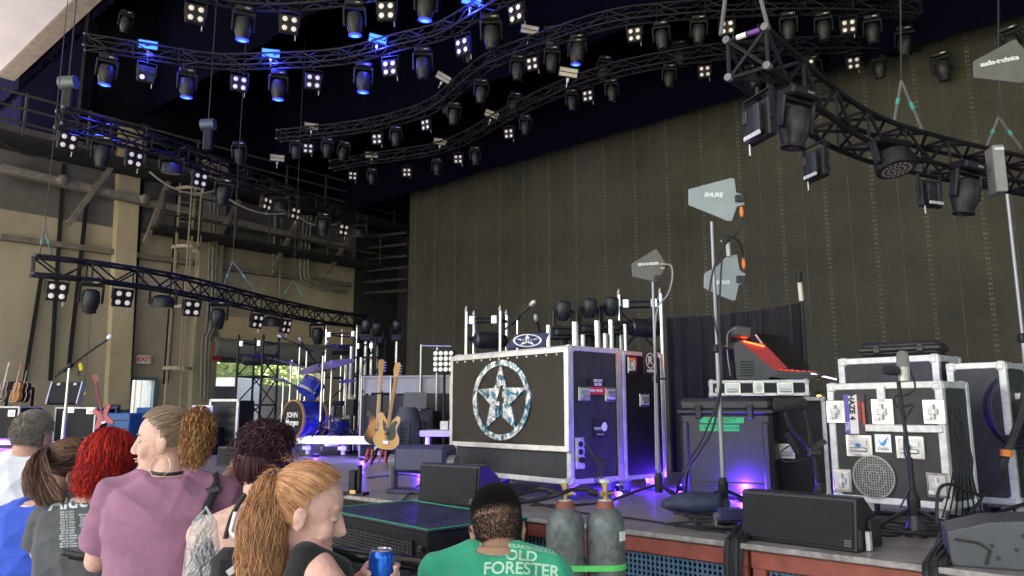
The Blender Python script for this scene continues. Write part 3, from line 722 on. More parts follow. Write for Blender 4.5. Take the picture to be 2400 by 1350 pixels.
# dark catwalk along upper left wall
t = thing('catwalk', 'dark railed steel catwalk along the upper left wall', 'catwalk', wl(-6, 9), -ST+R(90))
q = MB(); q.box((8, -1.0, 0), (24, 1.4, .12)); q.build('walkway', dcol, t)
q = MB()
for zz in (.35, .75, 1.15): q.cyl((-4, -1.7, zz), (20, -1.7, zz), .035, n=6)
x = -4
while x <= 20: q.box((x, -1.7, .6), (.06, .06, 1.2)); x += 1.6
q.build('railing', mat('rail_dark', (.05, .045, .04), .7), t)
t = thing('catwalk', 'lower dark railed catwalk toward the far corner', 'catwalk', wl(3, 7.3), -ST+R(90))
q = MB(); q.box((5, -.8, 0), (9, 1.2, .1)); q.build('walkway', dcol, t)
q = MB()
for zz in (.4, 1.1): q.cyl((.6, -1.4, zz), (9.4, -1.4, zz), .035, n=6)
for k in range(8): q.box((.6+k*1.2, -1.4, .55), (.05, .05, 1.1))
q.build('railing', mat('rail_dark', (.05, .045, .04), .7), t)
q = MB(); q.tube(bez(lw(350, 402, 1.5), lw(508, 445, 1.5), .35), .03, 6); q.tube(bez(lw(520, 455, 1.5), lw(670, 500, 1.5), .25), .03, 6); q.tube(bez(lw(690, 500, 1.5), lw(800, 520, 1.5), .3), .03, 6)
solo('swagged_cable', q, mat('cable_pale', (.4, .36, .3), .6), 'pale cable swagged in loops below the upper left truss', 'cable', smooth=True)
q = MB(); q.tube(bez(lw(0, 330, 2.), lw(165, 352, 2.), .3), .02, 6)
solo('hanging_cable', q, cable, 'thin dark cable sagging at the far left edge', 'cable')
# loudspeaker-like drum lamps on the girder
for j, (px, py) in enumerate(((145, 422), (338, 466))):
    t = thing('girder_lamp', ['small round lamp on the left end of the wall girder', 'small round lamp on the wall girder by the pilaster'][j], 'lamp', lw(px, py, .75), group='lamps on the wall girder'); q = MB(); q.lathe([(.05, -.12), (.14, -.05), (.15, .1), (.1, .14)], (0, 0, 0), (1, -.4, 0), 14); q.build('lamp_body', pipe, t, smooth=True); q = MB(); q.cyl((-.12, .05, 0), (-.2, .08, .05), .08); q.build('lamp_cap', aluw, t)
# ================================================================== GEAR: generators
def m_px(y): return y/F
def fcase(name, label, w, d, h, loc, rz, m=casem, edge=aluw, t=.035, cat='flight case', group=None, latch=(), handle=(), caster=.0, split=None, rails=False):
    o = thing(name, label, cat, loc, rz, group)
    z0 = caster
    q = MB(); q.box((0, d/2, z0+h/2), (w-.012, d-.012, h-.012)); q.build('panel', m, o)
    q = MB()
    for sx in (-1, 1):
        for sy in (0, 1):
            q.box((sx*(w/2-t/2), (t/2 if sy == 0 else d-t/2), z0+h/2), (t, t, h), bev=.004)
            q.box((0, (t/2-.001 if sy == 0 else d-t/2+.001), z0+(t/2 if sx < 0 else h-t/2)), (w-t, t-.003, t-.003), bev=.004)
            q.box((sx*(w/2-t/2+.001), d/2, z0+(t/2 if sy == 0 else h-t/2)), (t-.004, d-t, t-.004), bev=.004)
    if split:
        q.box((0, d/2, z0+split), (w+.004, d+.004, .03), bev=.004)
    c_ = t*1.7
    for sx in (-1, 1):
        for y in (c_/2-.006, d-c_/2+.006):
            for z in (c_/2-.006, h-c_/2+.006): q.box((sx*(w/2-c_/2+.006), y, z0+z), (c_, c_, c_), bev=c_*.3)
    q.build('edging', edge, o)
    def fx(face_, u, z):
        if face_ == 'f': return Matrix.Translation((u, -.002, z0+z))
        if face_ == 'r': return Matrix.Translation((w/2+.002, u, z0+z)) @ Matrix.Rotation(R(90), 4, 'Z')
        return Matrix.Translation((-w/2-.002, u, z0+z)) @ Matrix.Rotation(R(-90), 4, 'Z')
    for fc, u, z, k in latch:
        q = MB(); q.X = fx(fc, u, z)
        q.box((0, -.003, 0), (.12*k, .01, .14*k), bev=.004); ql = q; b = q.build('latch', chrome, o)
        q = MB(); q.X = fx(fc, u, z); q.box((0, -.009, 0), (.088*k, .004, .105*k)); q.build('latch_dish', steel, b)
        q = MB(); q.X = fx(fc, u, z); q.box((0, -.018, 0), (.05*k, .014, .035*k), bev=.004); q.box((0, -.022, -.0), (.014*k, .012, .085*k), bev=.003); q.cyl((0, -.01, .0), (0, -.032, 0), .016*k, n=10); q.box((-.03*k, -.014, -.04*k), (.03*k, .01, .02*k)); q.build('latch_wing', aluw, b)
    for fc, u, z, k in handle:
        q = MB(); q.X = fx(fc, u, z); q.box((0, -.003, 0), (.17*k, .01, .14*k), bev=.004); b = q.build('handle', chrome, o)
        q = MB(); q.X = fx(fc, u, z); q.box((0, -.009, 0), (.135*k, .004, .105*k)); q.build('handle_dish', aluw, b)
        q = MB(); q.X = fx(fc, u, z); q.box((0, -.018, -.022*k), (.11*k, .016, .028*k), bev=.006); q.box((0, -.016, .02*k), (.11*k, .006, .03*k)); q.build('grip', steel if k >= .7 else rubber, b)
    if caster:
        for sx in (-1, 1):
            for y in (.1, d-.1):
                q = MB(); x = sx*(w/2-.1); q.box((x, y, caster-.008), (.09, .09, .012)); q.box((x, y, caster*.62), (.05, .06, caster*.7)); b = q.build('caster', steel, o)
                q = MB(); q.cyl((x-.02, y+.02, caster*.45), (x+.02, y+.02, caster*.45), caster*.44, n=16); q.build('wheel', mat('wheel_blue', (.02, .08, .3), .5), b, smooth=True)
    return o, fx
def base2(a, b, h=0):          # two pixels on the deck (front-left, front-right) -> midpoint, width, rotation
    A, B = dk(*a, h), dk(*b, h); v = B-A
    return (A+B)/2, v.length, math.atan2(v.y, v.x)
def hardcase(name, label, w, d, h, loc, rz, cat='equipment case', ribs=2, latchz=.8, m=None, group=None):
    m = m or mat('hardcase_plastic', (.03, .031, .033), .42, var=.2, vs=5, bump=.3, bs=220)
    o = thing(name, label, cat, loc, rz, group)
    q = MB(); q.box((0, d/2, h*latchz/2), (w, d, h*latchz-.004), bev=.03); q.build('case_base', m, o, smooth=True)
    q = MB(); q.box((0, d/2, h*latchz+h*(1-latchz)/2), (w, d, h*(1-latchz)-.004), bev=.03); 
    q.build('lid', m, o, smooth=True)
    q = MB(); q.box((0, d/2, h*latchz), (w+.03, d+.03, .035), bev=.01); q.build('rim', m, o)
    for k in range(ribs):
        x = (-.5+(k+.5)/ribs)*w*1.1 if ribs > 1 else 0
        q = MB(); q.box((x, -.012, h*latchz), (.05, .03, min(.11, h*.5)), bev=.006); q.box((x, -.022, h*latchz+.02), (.03, .02, .03), bev=.004); q.build('latch', satin, o)
    return o
def mic_stand_base(o, r=.3, n=3, rot=0, m=black):
    for k in range(n):
        a = rot+k*2*math.pi/n; q = MB(); q.tube([(0, 0, .16), (r*.45*math.cos(a), r*.45*math.sin(a), .1), (r*math.cos(a), r*math.sin(a), .015)], .011, 6); q.build('leg', m, o)
    q = MB(); q.lathe([(.03, .1), (.035, .2), (.02, .24)], n=12); q.build('leg_collar', m, o)
def sticker(o, X, w, h, m, name='sticker', th=.002): q = MB(); q.X = X; q.box((0, -.004, 0), (w, th, h)); return q.build(name, m, o)
def tX(X, u=0, z=0, y=-.0062, roll=0): return X @ Matrix.Translation((u, y, z)) @ Matrix.Rotation(R(90), 4, 'X') @ Matrix.Rotation(roll, 4, 'Z')
blk = mat('print_black', (.02, .02, .02), .6, var=0)
# ================================================================== disc jockey booth with mirrored star
A = atz(1338, 1138, DK+.12); B = atz(1062, 1110, DK+.12); v = A-B; bw_ = v.length; brz = math.atan2(v.y, v.x); bh = aty(1333, 808, A.y).z-A.z
bd = .62; mid = (A+B)/2; mid.z = DK
booth, bfx = fcase('dj_booth', 'tall black flight-case booth with mirrored star panel on the front', bw_, bd, bh, mid, brz, caseg, t=.045, cat='dj booth', caster=.12,
    handle=(('r', .16, .7, .8), ('r', .47, .7, .8)))
ph = bh*.74; pz = bh*.61+.12
q = MB(); q.box((0, -.02, pz), (bw_+.03, .03, ph+.02), bev=.005); q.build('panel_frame', alu, booth)
gl = mat('mirror_black', (.012, .012, .014), .2, .0, var=.2, vs=3, coat=.25)
gn = gl.node_tree
q = MB(); q.box((0, -.036, pz), (bw_-.06, .006, ph-.07)); q.build('gloss_panel', gl, booth)
q = MB()
for k in range(12): q.cyl((-bw_/2+.1+k*(bw_-.2)/11, -.04, pz+ph/2-.05), (-bw_/2+.1+k*(bw_-.2)/11, -.043, pz+ph/2-.05), .009, n=8)
q.build('rivets', aluw, booth)
# crumpled foil star and ring
foil = bpy.data.materials.new('crinkled_mirror'); foil.use_nodes = True; t_ = foil.node_tree; b_ = t_.nodes['Principled BSDF']
b_.inputs['Metallic'].default_value = .9; b_.inputs['Roughness'].default_value = .25; b_.inputs['Base Color'].default_value = (.8, .84, .88, 1)
tc = t_.nodes.new('ShaderNodeTexCoord'); wv = t_.nodes.new('ShaderNodeTexVoronoi'); wv.feature = 'SMOOTH_F1'; wv.inputs['Scale'].default_value = 16; wv.inputs['Smoothness'].default_value = .3
nz = t_.nodes.new('ShaderNodeTexNoise'); nz.inputs['Scale'].default_value = 3; nz.inputs['Detail'].default_value = 3; nz.inputs['Distortion'].default_value = 3
bp = t_.nodes.new('ShaderNodeBump'); bp.inputs['Strength'].default_value = .6; bp.inputs['Distance'].default_value = .03
t_.links.new(tc.outputs['Object'], nz.inputs[0]); t_.links.new(nz.outputs[0], bp.inputs['Height']); t_.links.new(bp.outputs[0], b_.inputs['Normal'])
cr = t_.nodes.new('ShaderNodeValToRGB'); cr.color_ramp.elements[0].color = (.06, .2, .32, 1); cr.color_ramp.elements[0].position = .42; cr.color_ramp.elements[1].color = (.82, .9, 1, 1); cr.color_ramp.elements[1].position = .56
n3 = t_.nodes.new('ShaderNodeTexNoise'); n3.inputs['Scale'].default_value = 6; n3.inputs['Distortion'].default_value = 2.5; t_.links.new(tc.outputs['Object'], n3.inputs[0]); t_.links.new(n3.outputs[0], cr.inputs[0])
t_.links.new(cr.outputs[0], b_.inputs['Base Color'])
Rr = ph*.425; cx = -.03
q = MB(); n = 64; vs = []; 
for rr in (Rr, Rr*.86):
    for yy in (-.05, -.038): vs += [(cx+rr*1.12*math.cos(2*math.pi*k/n), yy, pz+.0+rr*math.sin(2*math.pi*k/n)) for k in range(n)]
fs = []
for k in range(n):
    j = (k+1) % n; fs += [(k, j, 2*n+j, 2*n+k), (k, n+k, n+j, j), (2*n+k, 2*n+j, 3*n+j, 3*n+k)]
q.add(vs, fs); q.build('star_ring', foil, booth)
# star outline with the bolt cut out: two polygons either side of the bolt
def star_pt(k, r): a = math.pi/2+k*math.pi/5; return (cx+r*math.cos(a)*1.12, pz+r*math.sin(a))
Rs = Rr*.9; ri = Rs*.41
pts = [star_pt(k, Rs if k % 2 == 0 else ri) for k in range(10)]
bolt = [(.03, .34), (-.16, .0), (-.02, .0), (-.06, -.30), (.17, .07), (.04, .07), (.13, .34)]
bolt = [(cx+x*Rr*.9, pz-.01+z*Rr*1.15) for x, z in bolt]
q = MB(); q.prism(pts, .012, y0=-.05); q.build('star', foil, booth)
q = MB(); q.prism(bolt, .004, y0=-.0535); q.build('lightning_bolt', gl, booth)
# side stickers and sockets
X = bfx('r', .31, bh-.32); sticker(booth, X, .2, .13, blk); sticker(booth, X @ Matrix.Translation((0, -.002, -.035)), .198, .06, mat('sticker_red', (.7, .04, .05), .5, var=0))
text('DEE JAY', .03, whtxt, booth, tX(X, .01, .045), bold=.001); text('SILVER', .03, whtxt, booth, tX(X, .01, .015), bold=.001); text('DEEJAY SILVER', .024, whtxt, booth, tX(X, -.02, -.035, -.009), bold=.001)
X = bfx('r', .34, .43); sticker(booth, X, .15, .15, blk); text('mooN', .045, whtxt, booth, tX(X, -.015, 0)); q = MB(); q.X = X; q.lathe([(.03, 0), (.03, .003)], (.045, -.006, .01), (0, -1, 0), 20, 1, 1.2); q.build('sticker_mark', whtxt, booth); text('WHITE | TRASH', .012, whtxt, booth, tX(X, 0, -.05))
X = bfx('r', .1, .24); q = MB(); q.X = X; q.box((0, -.004, 0), (.1, .012, .24), bev=.004); q.mi = 1
for k in range(3): q.cyl((0, -.005, .07-k*.06), (0, -.02-.02*(k == 2), .07-k*.06), .022, n=12)
q.build('socket_plate', [aluw, black], booth)
X = bfx('r', bd-.05, bh/2); q = MB(); q.X = X; q.box((0, -.006, 0), (.05, .012, bh-.06)); q.build('piano_hinge', mat('hinge_brassy', (.6, .55, .42), .4, .6, var=.2), booth)
# second case standing behind the booth
v2 = Vector((math.cos(brz), math.sin(brz), 0)); n2 = Vector((-v2.y, v2.x, 0))
loc = mid+n2*(bd+.015)+v2*(bw_/2-.42)
c2, f2 = fcase('flight_case', 'tall black flight case with round R sticker, right behind the star booth', .84, .55, bh-.01, loc, brz, casem, t=.04, caster=.12, handle=(('r', .27, .66, .8),), latch=(('r', .12, bh-.13, 1.0),))
X = f2('r', .3, .85+.12-.1); X = f2('r', .36, .98); sticker(c2, X, .2, .2, mat('sticker_charcoal', (.035, .035, .04), .5, var=0))
q = MB(); q.X = X
for k in range(28):
    a = k*2*math.pi/28; q.box((.055*math.cos(a), -.007, .02+.065*math.sin(a)), (.008, .002, .016), Matrix.Rotation(-a, 3, 'Y'))
q.build('sticker_ring', whtxt, c2); text('R', .1, whtxt, c2, tX(X, 0, .02), bold=.002); text('ROPER', .03, whtxt, c2, tX(X, 0, -.07), bold=.001)
# cable spaghetti at booth
q = MB(); P0 = booth.matrix_basis @ bfx('r', .1, .3).translation; 
for k in range(4):
    q.tube(smoothpath([P0+Vector((.03, -.03, -.06*k+.05)), P0+Vector((.12+.03*k, -.1, -.12)), P0+Vector((.16-.02*k, -.14, -.25)), Vector((P0.x+.14+.03*k, P0.y-.2, DK+.02)), Vector((P0.x-.1-.1*k, P0.y-.4, DK+.012))], 6), .006, 6)
solo('cables', q, cable, 'bunch of thin cables dropping from the sockets of the star booth', 'cables')
# ================================================================== truss towers and lights behind the booth
bluem = mat('blue_lit_metal', (.25, .27, .4), .35, .6)
def tower(label, loc, rz, w, h, top=.3, m=chrome, group='truss towers on stage', lamp=None, arms=True):
    o = thing('truss_tower', label, 'truss tower', loc, rz, group)
    for sx in (-1, 1):
        for sy in (-1, 1):
            q = MB(); q.cyl((sx*w/2, sy*w/2, 0), (sx*w/2, sy*w/2, h), .022, n=10); q.lathe([(.02, 0), (.028, .01), (.02, .05), (.008, .07)], (sx*w/2, sy*w/2, h), n=10); q.build('post', m, o, smooth=True)
    q = MB(); z = .25; k = 0
    for z in list(np.arange(.3, h-.4, .5))+[h-.08, h-.3]:
        for s_ in (-1, 1):
            q.cyl((-w/2, s_*w/2, z), (w/2, s_*w/2, z), .016, n=6); q.cyl((s_*w/2, -w/2, z), (s_*w/2, w/2, z), .016, n=6)
    z = .3
    while z < h-.55:
        q.cyl((-w/2, -w/2, z), (w/2, -w/2, z+.5), .012, n=6); q.cyl((w/2, w/2, z), (-w/2, w/2, z+.5), .012, n=6); q.cyl((w/2, -w/2, z), (w/2, w/2, z+.5), .012, n=6); z += .5
    q.build('bracing', trussm, o)
    for sx in (-1, 1): q = MB(); q.box((sx*(w/2-.07), -w/2-.02, h-.1), (.07, .03, .1), bev=.008); q.cyl((sx*(w/2-.07), -w/2-.03, h-.1), (sx*(w/2-.07), -w/2-.05, h-.1), .02); q.build('corner_plate', alu, o)
    if lamp:
        q = MB(); z = lamp; q.lathe([(.09, 0), (.1, .05), (.1, .3), (.07, .38)], (-w/2+.12, -w/2-.02, z), (1, .8, 0), 16); b = q.build('projector_lamp', satin, o, smooth=True)
        q = MB(); q.lathe([(.085, -.005), (.06, .01), (.01, .012)], (-w/2+.12, -w/2-.02, z), (-1, -.8, 0), 16); q.build('lamp_lens', lensoff, b)
    return o
hz = lambda px, py, y: aty(px, py, y)
def on_deck(px, y): p = colx(px, y, DK+.5); p.z = DK; return p
def topz(py, y): return aty(1200, py, y).z-DK
tower('black and chrome truss tower just left above the star booth', on_deck(1140, 8.9), R(-10), .4, topz(735, 8.9), lamp=topz(800, 8.9))
tower('blue-lit truss tower with round projector, right of the star booth', on_deck(1508, 8.3), R(-10), .44, topz(697, 8.3), lamp=topz(772, 8.3), m=chrome)
tower('leaner chrome truss tower behind the drum kit', on_deck(812, 14.2), R(-15), .62, topz(775, 14.2), lamp=topz(822, 14.2))
tower('squat black truss tower left of the drum kit, near the loading door', on_deck(597, 13.8), R(-15), .5, topz(795, 13.8), lamp=topz(845, 13.8), m=trussm)
# upright moving heads on stage stands
def up_head(label, loc, rz, sc_=1, group='upright moving-head lights behind the star booth'):
    o = thing('moving_head', label, 'stage light', loc, rz, group)
    q = MB(); q.box((0, 0, .07), (.32, .3, .14), bev=.03); q.build('base', housing, o)
    q = MB()
    for sx in (-1, 1): q.box((sx*.17, 0, .3), (.05, .12, .32), bev=.02)
    q.box((0, 0, .17), (.36, .13, .05)); q.build('yoke', housing, o)
    q = MB(); q.lathe([(.07, -.12), (.12, -.06), (.135, .05), (.12, .17), (.1, .2)], (0, 0, .4), (0, -.25, 1), 18); q.build('head_shell', satin, o, smooth=True)
    q = MB(); q.lathe([(.095, .195), (.06, .21), (.01, .215)], (0, 0, .4), (0, -.25, 1), 18); q.build('lens', lensoff, o)
    o.scale = (sc_,)*3; return o
for j, (px, py) in enumerate(((1320, 790), (1382, 783), (1433, 778))):
    y = 7.9+.1*j; p = aty(px, py, y); up_head('upright moving head behind the star booth, '+ORD[j]+' of three from the left', p, R(10), .62)
    s_ = thing('light_pedestal', 'dark pedestal under the '+ORD[j]+' upright moving head behind the star booth', 'pedestal', (p.x, p.y, DK), R(10), 'pedestals behind the star booth'); q = MB(); q.cyl((0, 0, .02), (0, 0, p.z-DK-.02), .05, n=12); q.build('column', black, s_); q = MB(); q.box((0, 0, .012), (.35, .35, .02)); q.build('foot_plate', black, s_); q = MB(); q.box((0, 0, p.z-DK-.012), (.28, .28, .02)); q.build('top_plate', black, s_)
for j, (px, yt, wd) in enumerate(((1287, 762, 9), (1350, 755, 13), (1368, 785, 11), (1403, 752, 12), (1421, 782, 11), (1436, 750, 11), (1470, 760, 8))):
    y = 7.6+.06*j; p = on_deck(px, y); h = topz(yt, y)
    t = thing('chrome_tube', 'shiny chrome upright tube behind the star booth, '+ORD[j]+' from the left', 'tube', p, 0, 'chrome tubes behind the star booth')
    q = MB(); q.cyl((0, 0, 0), (0, 0, h), wd*m_px(y)*.62, n=16); q.build('tube', chrome, t, smooth=True); q = MB(); q.cyl((0, 0, 0), (0, 0, .02), wd*m_px(y)*1.3, n=16); q.build('foot', black, t)
# small logo banner on the booth top
p = aty(1236, 815, A.y+1.0); t = thing('logo_banner', 'small blue-black banner with white oval star emblem on top of the booth', 'banner', p, R(-8))
s_ = m_px(A.y+1.0)
q = MB(); q.prism([(-50*s_, 0), (38*s_, 0), (52*s_, 34*s_), (-30*s_, 32*s_)], .01); q.build('cloth', mat('banner_navy', (.012, .014, .1), .5, var=.2), t)
q = MB(); n = 40
def ringp(q, cx_, cz_, rx, rz_, t_, y0, n=40, th=.004):
    vs = []
    for f_ in (1, t_): vs += [(cx_+rx*f_*math.cos(2*math.pi*k/n), y0, cz_+rz_*f_*math.sin(2*math.pi*k/n)) for k in range(n)]
    vs += [(x, y+th, z) for x, y, z in vs]
    q.add(vs, [f_ for k in range(n) for f_ in ((k, (k+1) % n, n+(k+1) % n, n+k), (2*n+k, 3*n+k, 3*n+(k+1) % n, 2*n+(k+1) % n), (k, 2*n+k, 2*n+(k+1) % n, (k+1) % n), (n+k, n+(k+1) % n, 3*n+(k+1) % n, 3*n+k))])
ringp(q, 0, 17*s_, 34*s_, 15*s_, .86, -.005)
q.prism([(0+(28*s_ if k % 2 == 0 else 11*s_)*math.cos(math.pi/2+k*math.pi/5), 17*s_+(14*s_ if k % 2 == 0 else 5*s_)*math.sin(math.pi/2+k*math.pi/5)) for k in range(10)], .003, y0=-.004)
q.build('emblem', whtxt, t); text('SILVER', 11*s_, mat('banner_navy', (0, 0, 0)), t, face((0, -.0065, 17*s_)), bold=.0015, shear=.2)
# mic on boom above the booth
def boom_mic(label, loc, pole_h, tip, elbow=None, r=.011, micr=.024, mm_=chrome, rot=.4, leg=.32, gooseneck=None, windscreen=None):
    o = thing('microphone_stand', label, 'microphone stand', loc)
    q = MB(); q.cyl((0, 0, .15), (0, 0, pole_h), r, n=10); q.cyl((0, 0, .12), (0, 0, pole_h*.55), r*1.5, n=10); q.build('pole', mm_, o, smooth=True)
    mic_stand_base(o, leg, rot=rot)
    e = Vector((0, 0, pole_h)); tp_ = Vector(tip)-Vector(loc); d_ = (tp_-e).normalized()
    q = MB(); q.cyl(e-d_*.25, tp_-d_*.12, r*.8, n=8); q.build('boom', black, o, smooth=True)
    q = MB(); q.box(e, (.05, .04, .06), bev=.01); q.cyl(e-d_*.1, e+d_*.04, r*1.8); q.build('boom_clamp', black, o)
    q = MB(); q.cyl(tp_-d_*.14, tp_, micr*.55, micr*.8, n=12); b = q.build('microphone', satin, o, smooth=True)
    q = MB(); q.lathe([(micr*.7, 0), (micr*1.1, .02), (micr*1.15, .05), (micr*.7, .075)], tp_, d_, 14); q.build('mic_grille', windscreen or aluw, b, smooth=True)
    return o
p = on_deck(1213, 8.0); boom_mic('microphone on short boom above the star booth, tilted up to the right', p, topz(745, 8.0), aty(1243, 716, 7.9), r=.012)
p = on_deck(1270, 8.2); boom_mic('second small microphone above the star booth, behind the emblem banner', p, topz(790, 8.2), aty(1258, 752, 8.1), r=.01, micr=.02)
# ================================================================== pelican style case, cables, backpack
rz = R(-24); wd = .72; M_ = on_deck(1592, 6.25)+Vector((math.cos(rz), math.sin(rz), 0))*wd/2
hc = topz(932, M_.y)
cryo = hardcase('hard_case', 'big black upright hard case with two green tape labels', wd, .5, hc, M_, rz, latchz=.86)
def gtape(u, z, w_, h_, s, sz): 
    sticker(cryo, Matrix.Translation((u, -.002, z)), w_, h_, mat('gaffer_green', (.02, .5, .16), .6, var=.1), 'green_tape')
    text(s, sz, blk, cryo, face((u, -.0065, z)), shear=.15)
gtape(-.02, hc*.775, .34, .045, 'G. BARRETT', .042); gtape(-.04, hc*.7, .31, .05, 'CRYO CANNONS', .038)
q = MB()
for x in (-wd/2+.05, wd/2-.05): q.box((x, -.008, hc*.4), (.05, .03, hc*.72), bev=.01)
q.box((0, -.006, .12), (wd-.12, .02, .02)); q.build('ribs', mat('hardcase_plastic', (0, 0, 0)), cryo)
# backpack leaning on it
bpk = mat('backpack_cloth', (.03, .03, .036), .75, bump=.4, bs=150)
p = dk(1742, 1160); p += Vector((0, -.12, 0)); t = thing('backpack', 'black backpack leaning against the big hard case', 'backpack', p, rz)
q = MB(); q.lathe([(.05, 0), (.15, .02), (.165, .12), (.16, .26), (.13, .34), (.06, .385), (.01, .39)], (0, .05, 0), (0, .12, 1), 20, 1, .62); q.build('bag_body', bpk, t, smooth=True)
q = MB(); q.lathe([(.04, 0), (.12, .02), (.12, .16), (.08, .2), (.01, .21)], (0, -.03, .02), (0, .1, 1), 18, 1, .45); q.build('front_pocket', bpk, t, smooth=True)
for sx in (-1, 1): q = MB(); q.tube([(sx*.04, -.01, .37), (sx*.08, -.07, .3), (sx*.1, -.08, .15), (sx*.13, -.02, .02)], .016, 6); q.build('shoulder_strap', black, t)
q = MB(); q.tube([(-.05, .04, .38), (-.03, .03, .43), (.03, .03, .43), (.05, .04, .38)], .009, 6); q.build('top_handle', black, t)
# case right of it
M2 = on_deck(1800, 6.45)+Vector((math.cos(R(-24)), math.sin(R(-24)), 0))*.23
c3, f3 = fcase('flight_case', 'blue-lit black flight case between the hard case and the haze machine case', .46, .55, topz(930, M2.y), M2, R(-24), handle=(('f', -.1, .36, .9),), t=.035)
# case lid lying on top, under the console
p = aty(1779, 930, M_.y+.0); ltop = cryo
z_l = hc+.012
lidl = Vector((colx(1779, M_.y+.02, DK+hc).x, M_.y+.02, DK+z_l))
c4, f4 = fcase('flight_case', 'shallow silver-edged flight case under the lighting console', .76, .5, .13, lidl, R(-14), latch=(('f', -.0, .07, .75), ('f', -.32, .05, .3)), handle=(('f', -.2, .06, .75), ('f', .2, .06, .75)), t=.028)
# ---- lighting console with red glow
y = M_.y+.2; s_ = m_px(y); cz = lidl.z+.14
t = thing('lighting_console', 'lighting console lit red inside with tilted black screen', 'console', (colx(1800, y, cz).x, y, cz), R(0))
def cp(px, py, o=t, yy=None): v = aty(px, py, yy or o.location.y)-o.location; return (v.x, v.z)
sidep = [cp(1728, 889), cp(1720, 805), cp(1735, 800), cp(1815, 868), cp(1925, 872), cp(1925, 880), cp(1805, 884), cp(1800, 889)]
q = MB(); q.prism(sidep, .03); q.build('side_panel', mat('console_grey', (.07, .07, .075), .5), t)
q = MB()
for k in range(6): a_ = cp(1733, 848+k*6.5); q.box((a_[0]+18*s_, -.002, a_[1]), (32*s_, .004, 2.6*s_))
q.build('side_vents', black, t)
decal = mat('console_red_face', (.25, .02, .02), .35, emit=(1, .05, .02), es=.12)
a1, a2, a3, a4 = cp(1722, 806), cp(1735, 797), cp(1818, 866), cp(1925, 874)
q = MB(); th = .62; vs = [(a2[0], .03, a2[1]), (a3[0], .03, a3[1]), (a4[0], .03, a4[1]), (a2[0], th, a2[1]), (a3[0], th, a3[1]), (a4[0], th, a4[1])]
vs += [(x, y_, z-.05) for x, y_, z in vs]
q.add(vs, [(0, 1, 4, 3), (1, 2, 5, 4), (6, 9, 10, 7), (7, 10, 11, 8), (3, 4, 10, 9), (4, 5, 11, 10), (0, 3, 9, 6), (2, 8, 11, 5)]); q.build('desk_face', mat('console_face', (.03, .02, .022), .3, var=.2), t)
q = MB()
for (i_, j_, n_) in (((a2), (a3), 9), ((a3), (a4), 8)):
    for k in range(n_):
        for m__ in range(7):
            f_ = (k+.5)/n_; q.box((i_[0]+(j_[0]-i_[0])*f_, .08+m__*.075, i_[1]+(j_[1]-i_[1])*f_+.008), (.02, .03, .012), bev=.002)
q.build('keys', mat('key_red', (.5, .05, .03), .4, emit=(1, .06, .02), es=.25), t)
q = MB(); q.prism([cp(1733, 797), cp(1792, 806), cp(1846, 862), cp(1815, 868)], .02, y0=.004); q.build('red_lit_panel', mat('red_glow_panel', (.2, .008, .008), .4, var=.5, vs=12, emit=(1, .02, .01), es=.03), t)
q = MB(); c_ = cp(1742, 800); d_ = cp(1790, 812); q.cyl((c_[0], -.008, c_[1]+.0), (d_[0], -.008, d_[1]+.0), .007, n=8); q.build('red_lamp_strip', mat('lamp_red', (1, .1, .05), .4, emit=(1, .07, .02), es=2), t)
al = bpy.data.lights.new('console_glow', 'POINT'); al.energy = 1.0; al.color = (1, .04, .01); al.shadow_soft_size = .05
o_ = bpy.data.objects.new('console_glow', al); COL.objects.link(o_); o_.parent = t; o_.location = (c_[0]+.08, .2, c_[1]+.05)
q = MB(); sc = [cp(1775, 783), cp(1828, 858), cp(1880, 864), cp(1812, 790)]
yb = t.location.y+.42; sc2, sc3 = cp(1896, 864, yy=yb), cp(1838, 790, yy=yb)
vs = [(sc[0][0], .05, sc[0][1]), (sc[1][0], .05, sc[1][1]), (sc2[0], .42, sc2[1]), (sc3[0], .42, sc3[1])]; vs += [(x+.012, y_+.015, z+.012) for x, y_, z in vs]
q.add(vs, [(0, 1, 2, 3), (4, 7, 6, 5), (0, 4, 5, 1), (1, 5, 6, 2), (2, 6, 7, 3), (3, 7, 4, 0)]); q.build('touch_screen', mat('screen_black', (.015, .016, .02), .15, coat=.6), t)
q = MB(); q.tube([(sc[0][0], .045, sc[0][1]), (sc[1][0], .045, sc[1][1])], .008, 6); q.build('screen_edge', aluw, t)
q = MB(); g1 = cp(1745, 780); q.box((g1[0], .1, g1[1]+.015), (.13, .14, .085), Matrix.Rotation(R(8), 3, 'Y'), bev=.008); q.build('fan_box', mat('console_grey', (0, 0, 0)), t)
q = MB(); g1, g2, g3 = cp(1806, 884), cp(1932, 880), cp(1885, 895); q.prism([g1, cp(1828, 872), g2, g3], .6, y0=-.02); q.build('armrest', mat('console_lip', (.05, .05, .055), .4), t)
q = MB(); g1 = cp(1900, 876); g2 = cp(1972, 888); q.cyl((g1[0], -.02, g1[1]), (g2[0], .1, g2[1]), .007); q.build('light_bar', mat('bar_pale', (.7, .6, .9), .3, emit=(.8, .6, 1), es=.5), t)
q = MB(); q.tube(smoothpath([aty(1724, 770, y), aty(1706, 782, y), aty(1705, 830, y), aty(1712, 880, y)], 5), .004, 5); solo('thin_cable', q, mat('cable_grey', (.3, .3, .3), .6), 'thin grey cable looping down from the console box', 'cable')
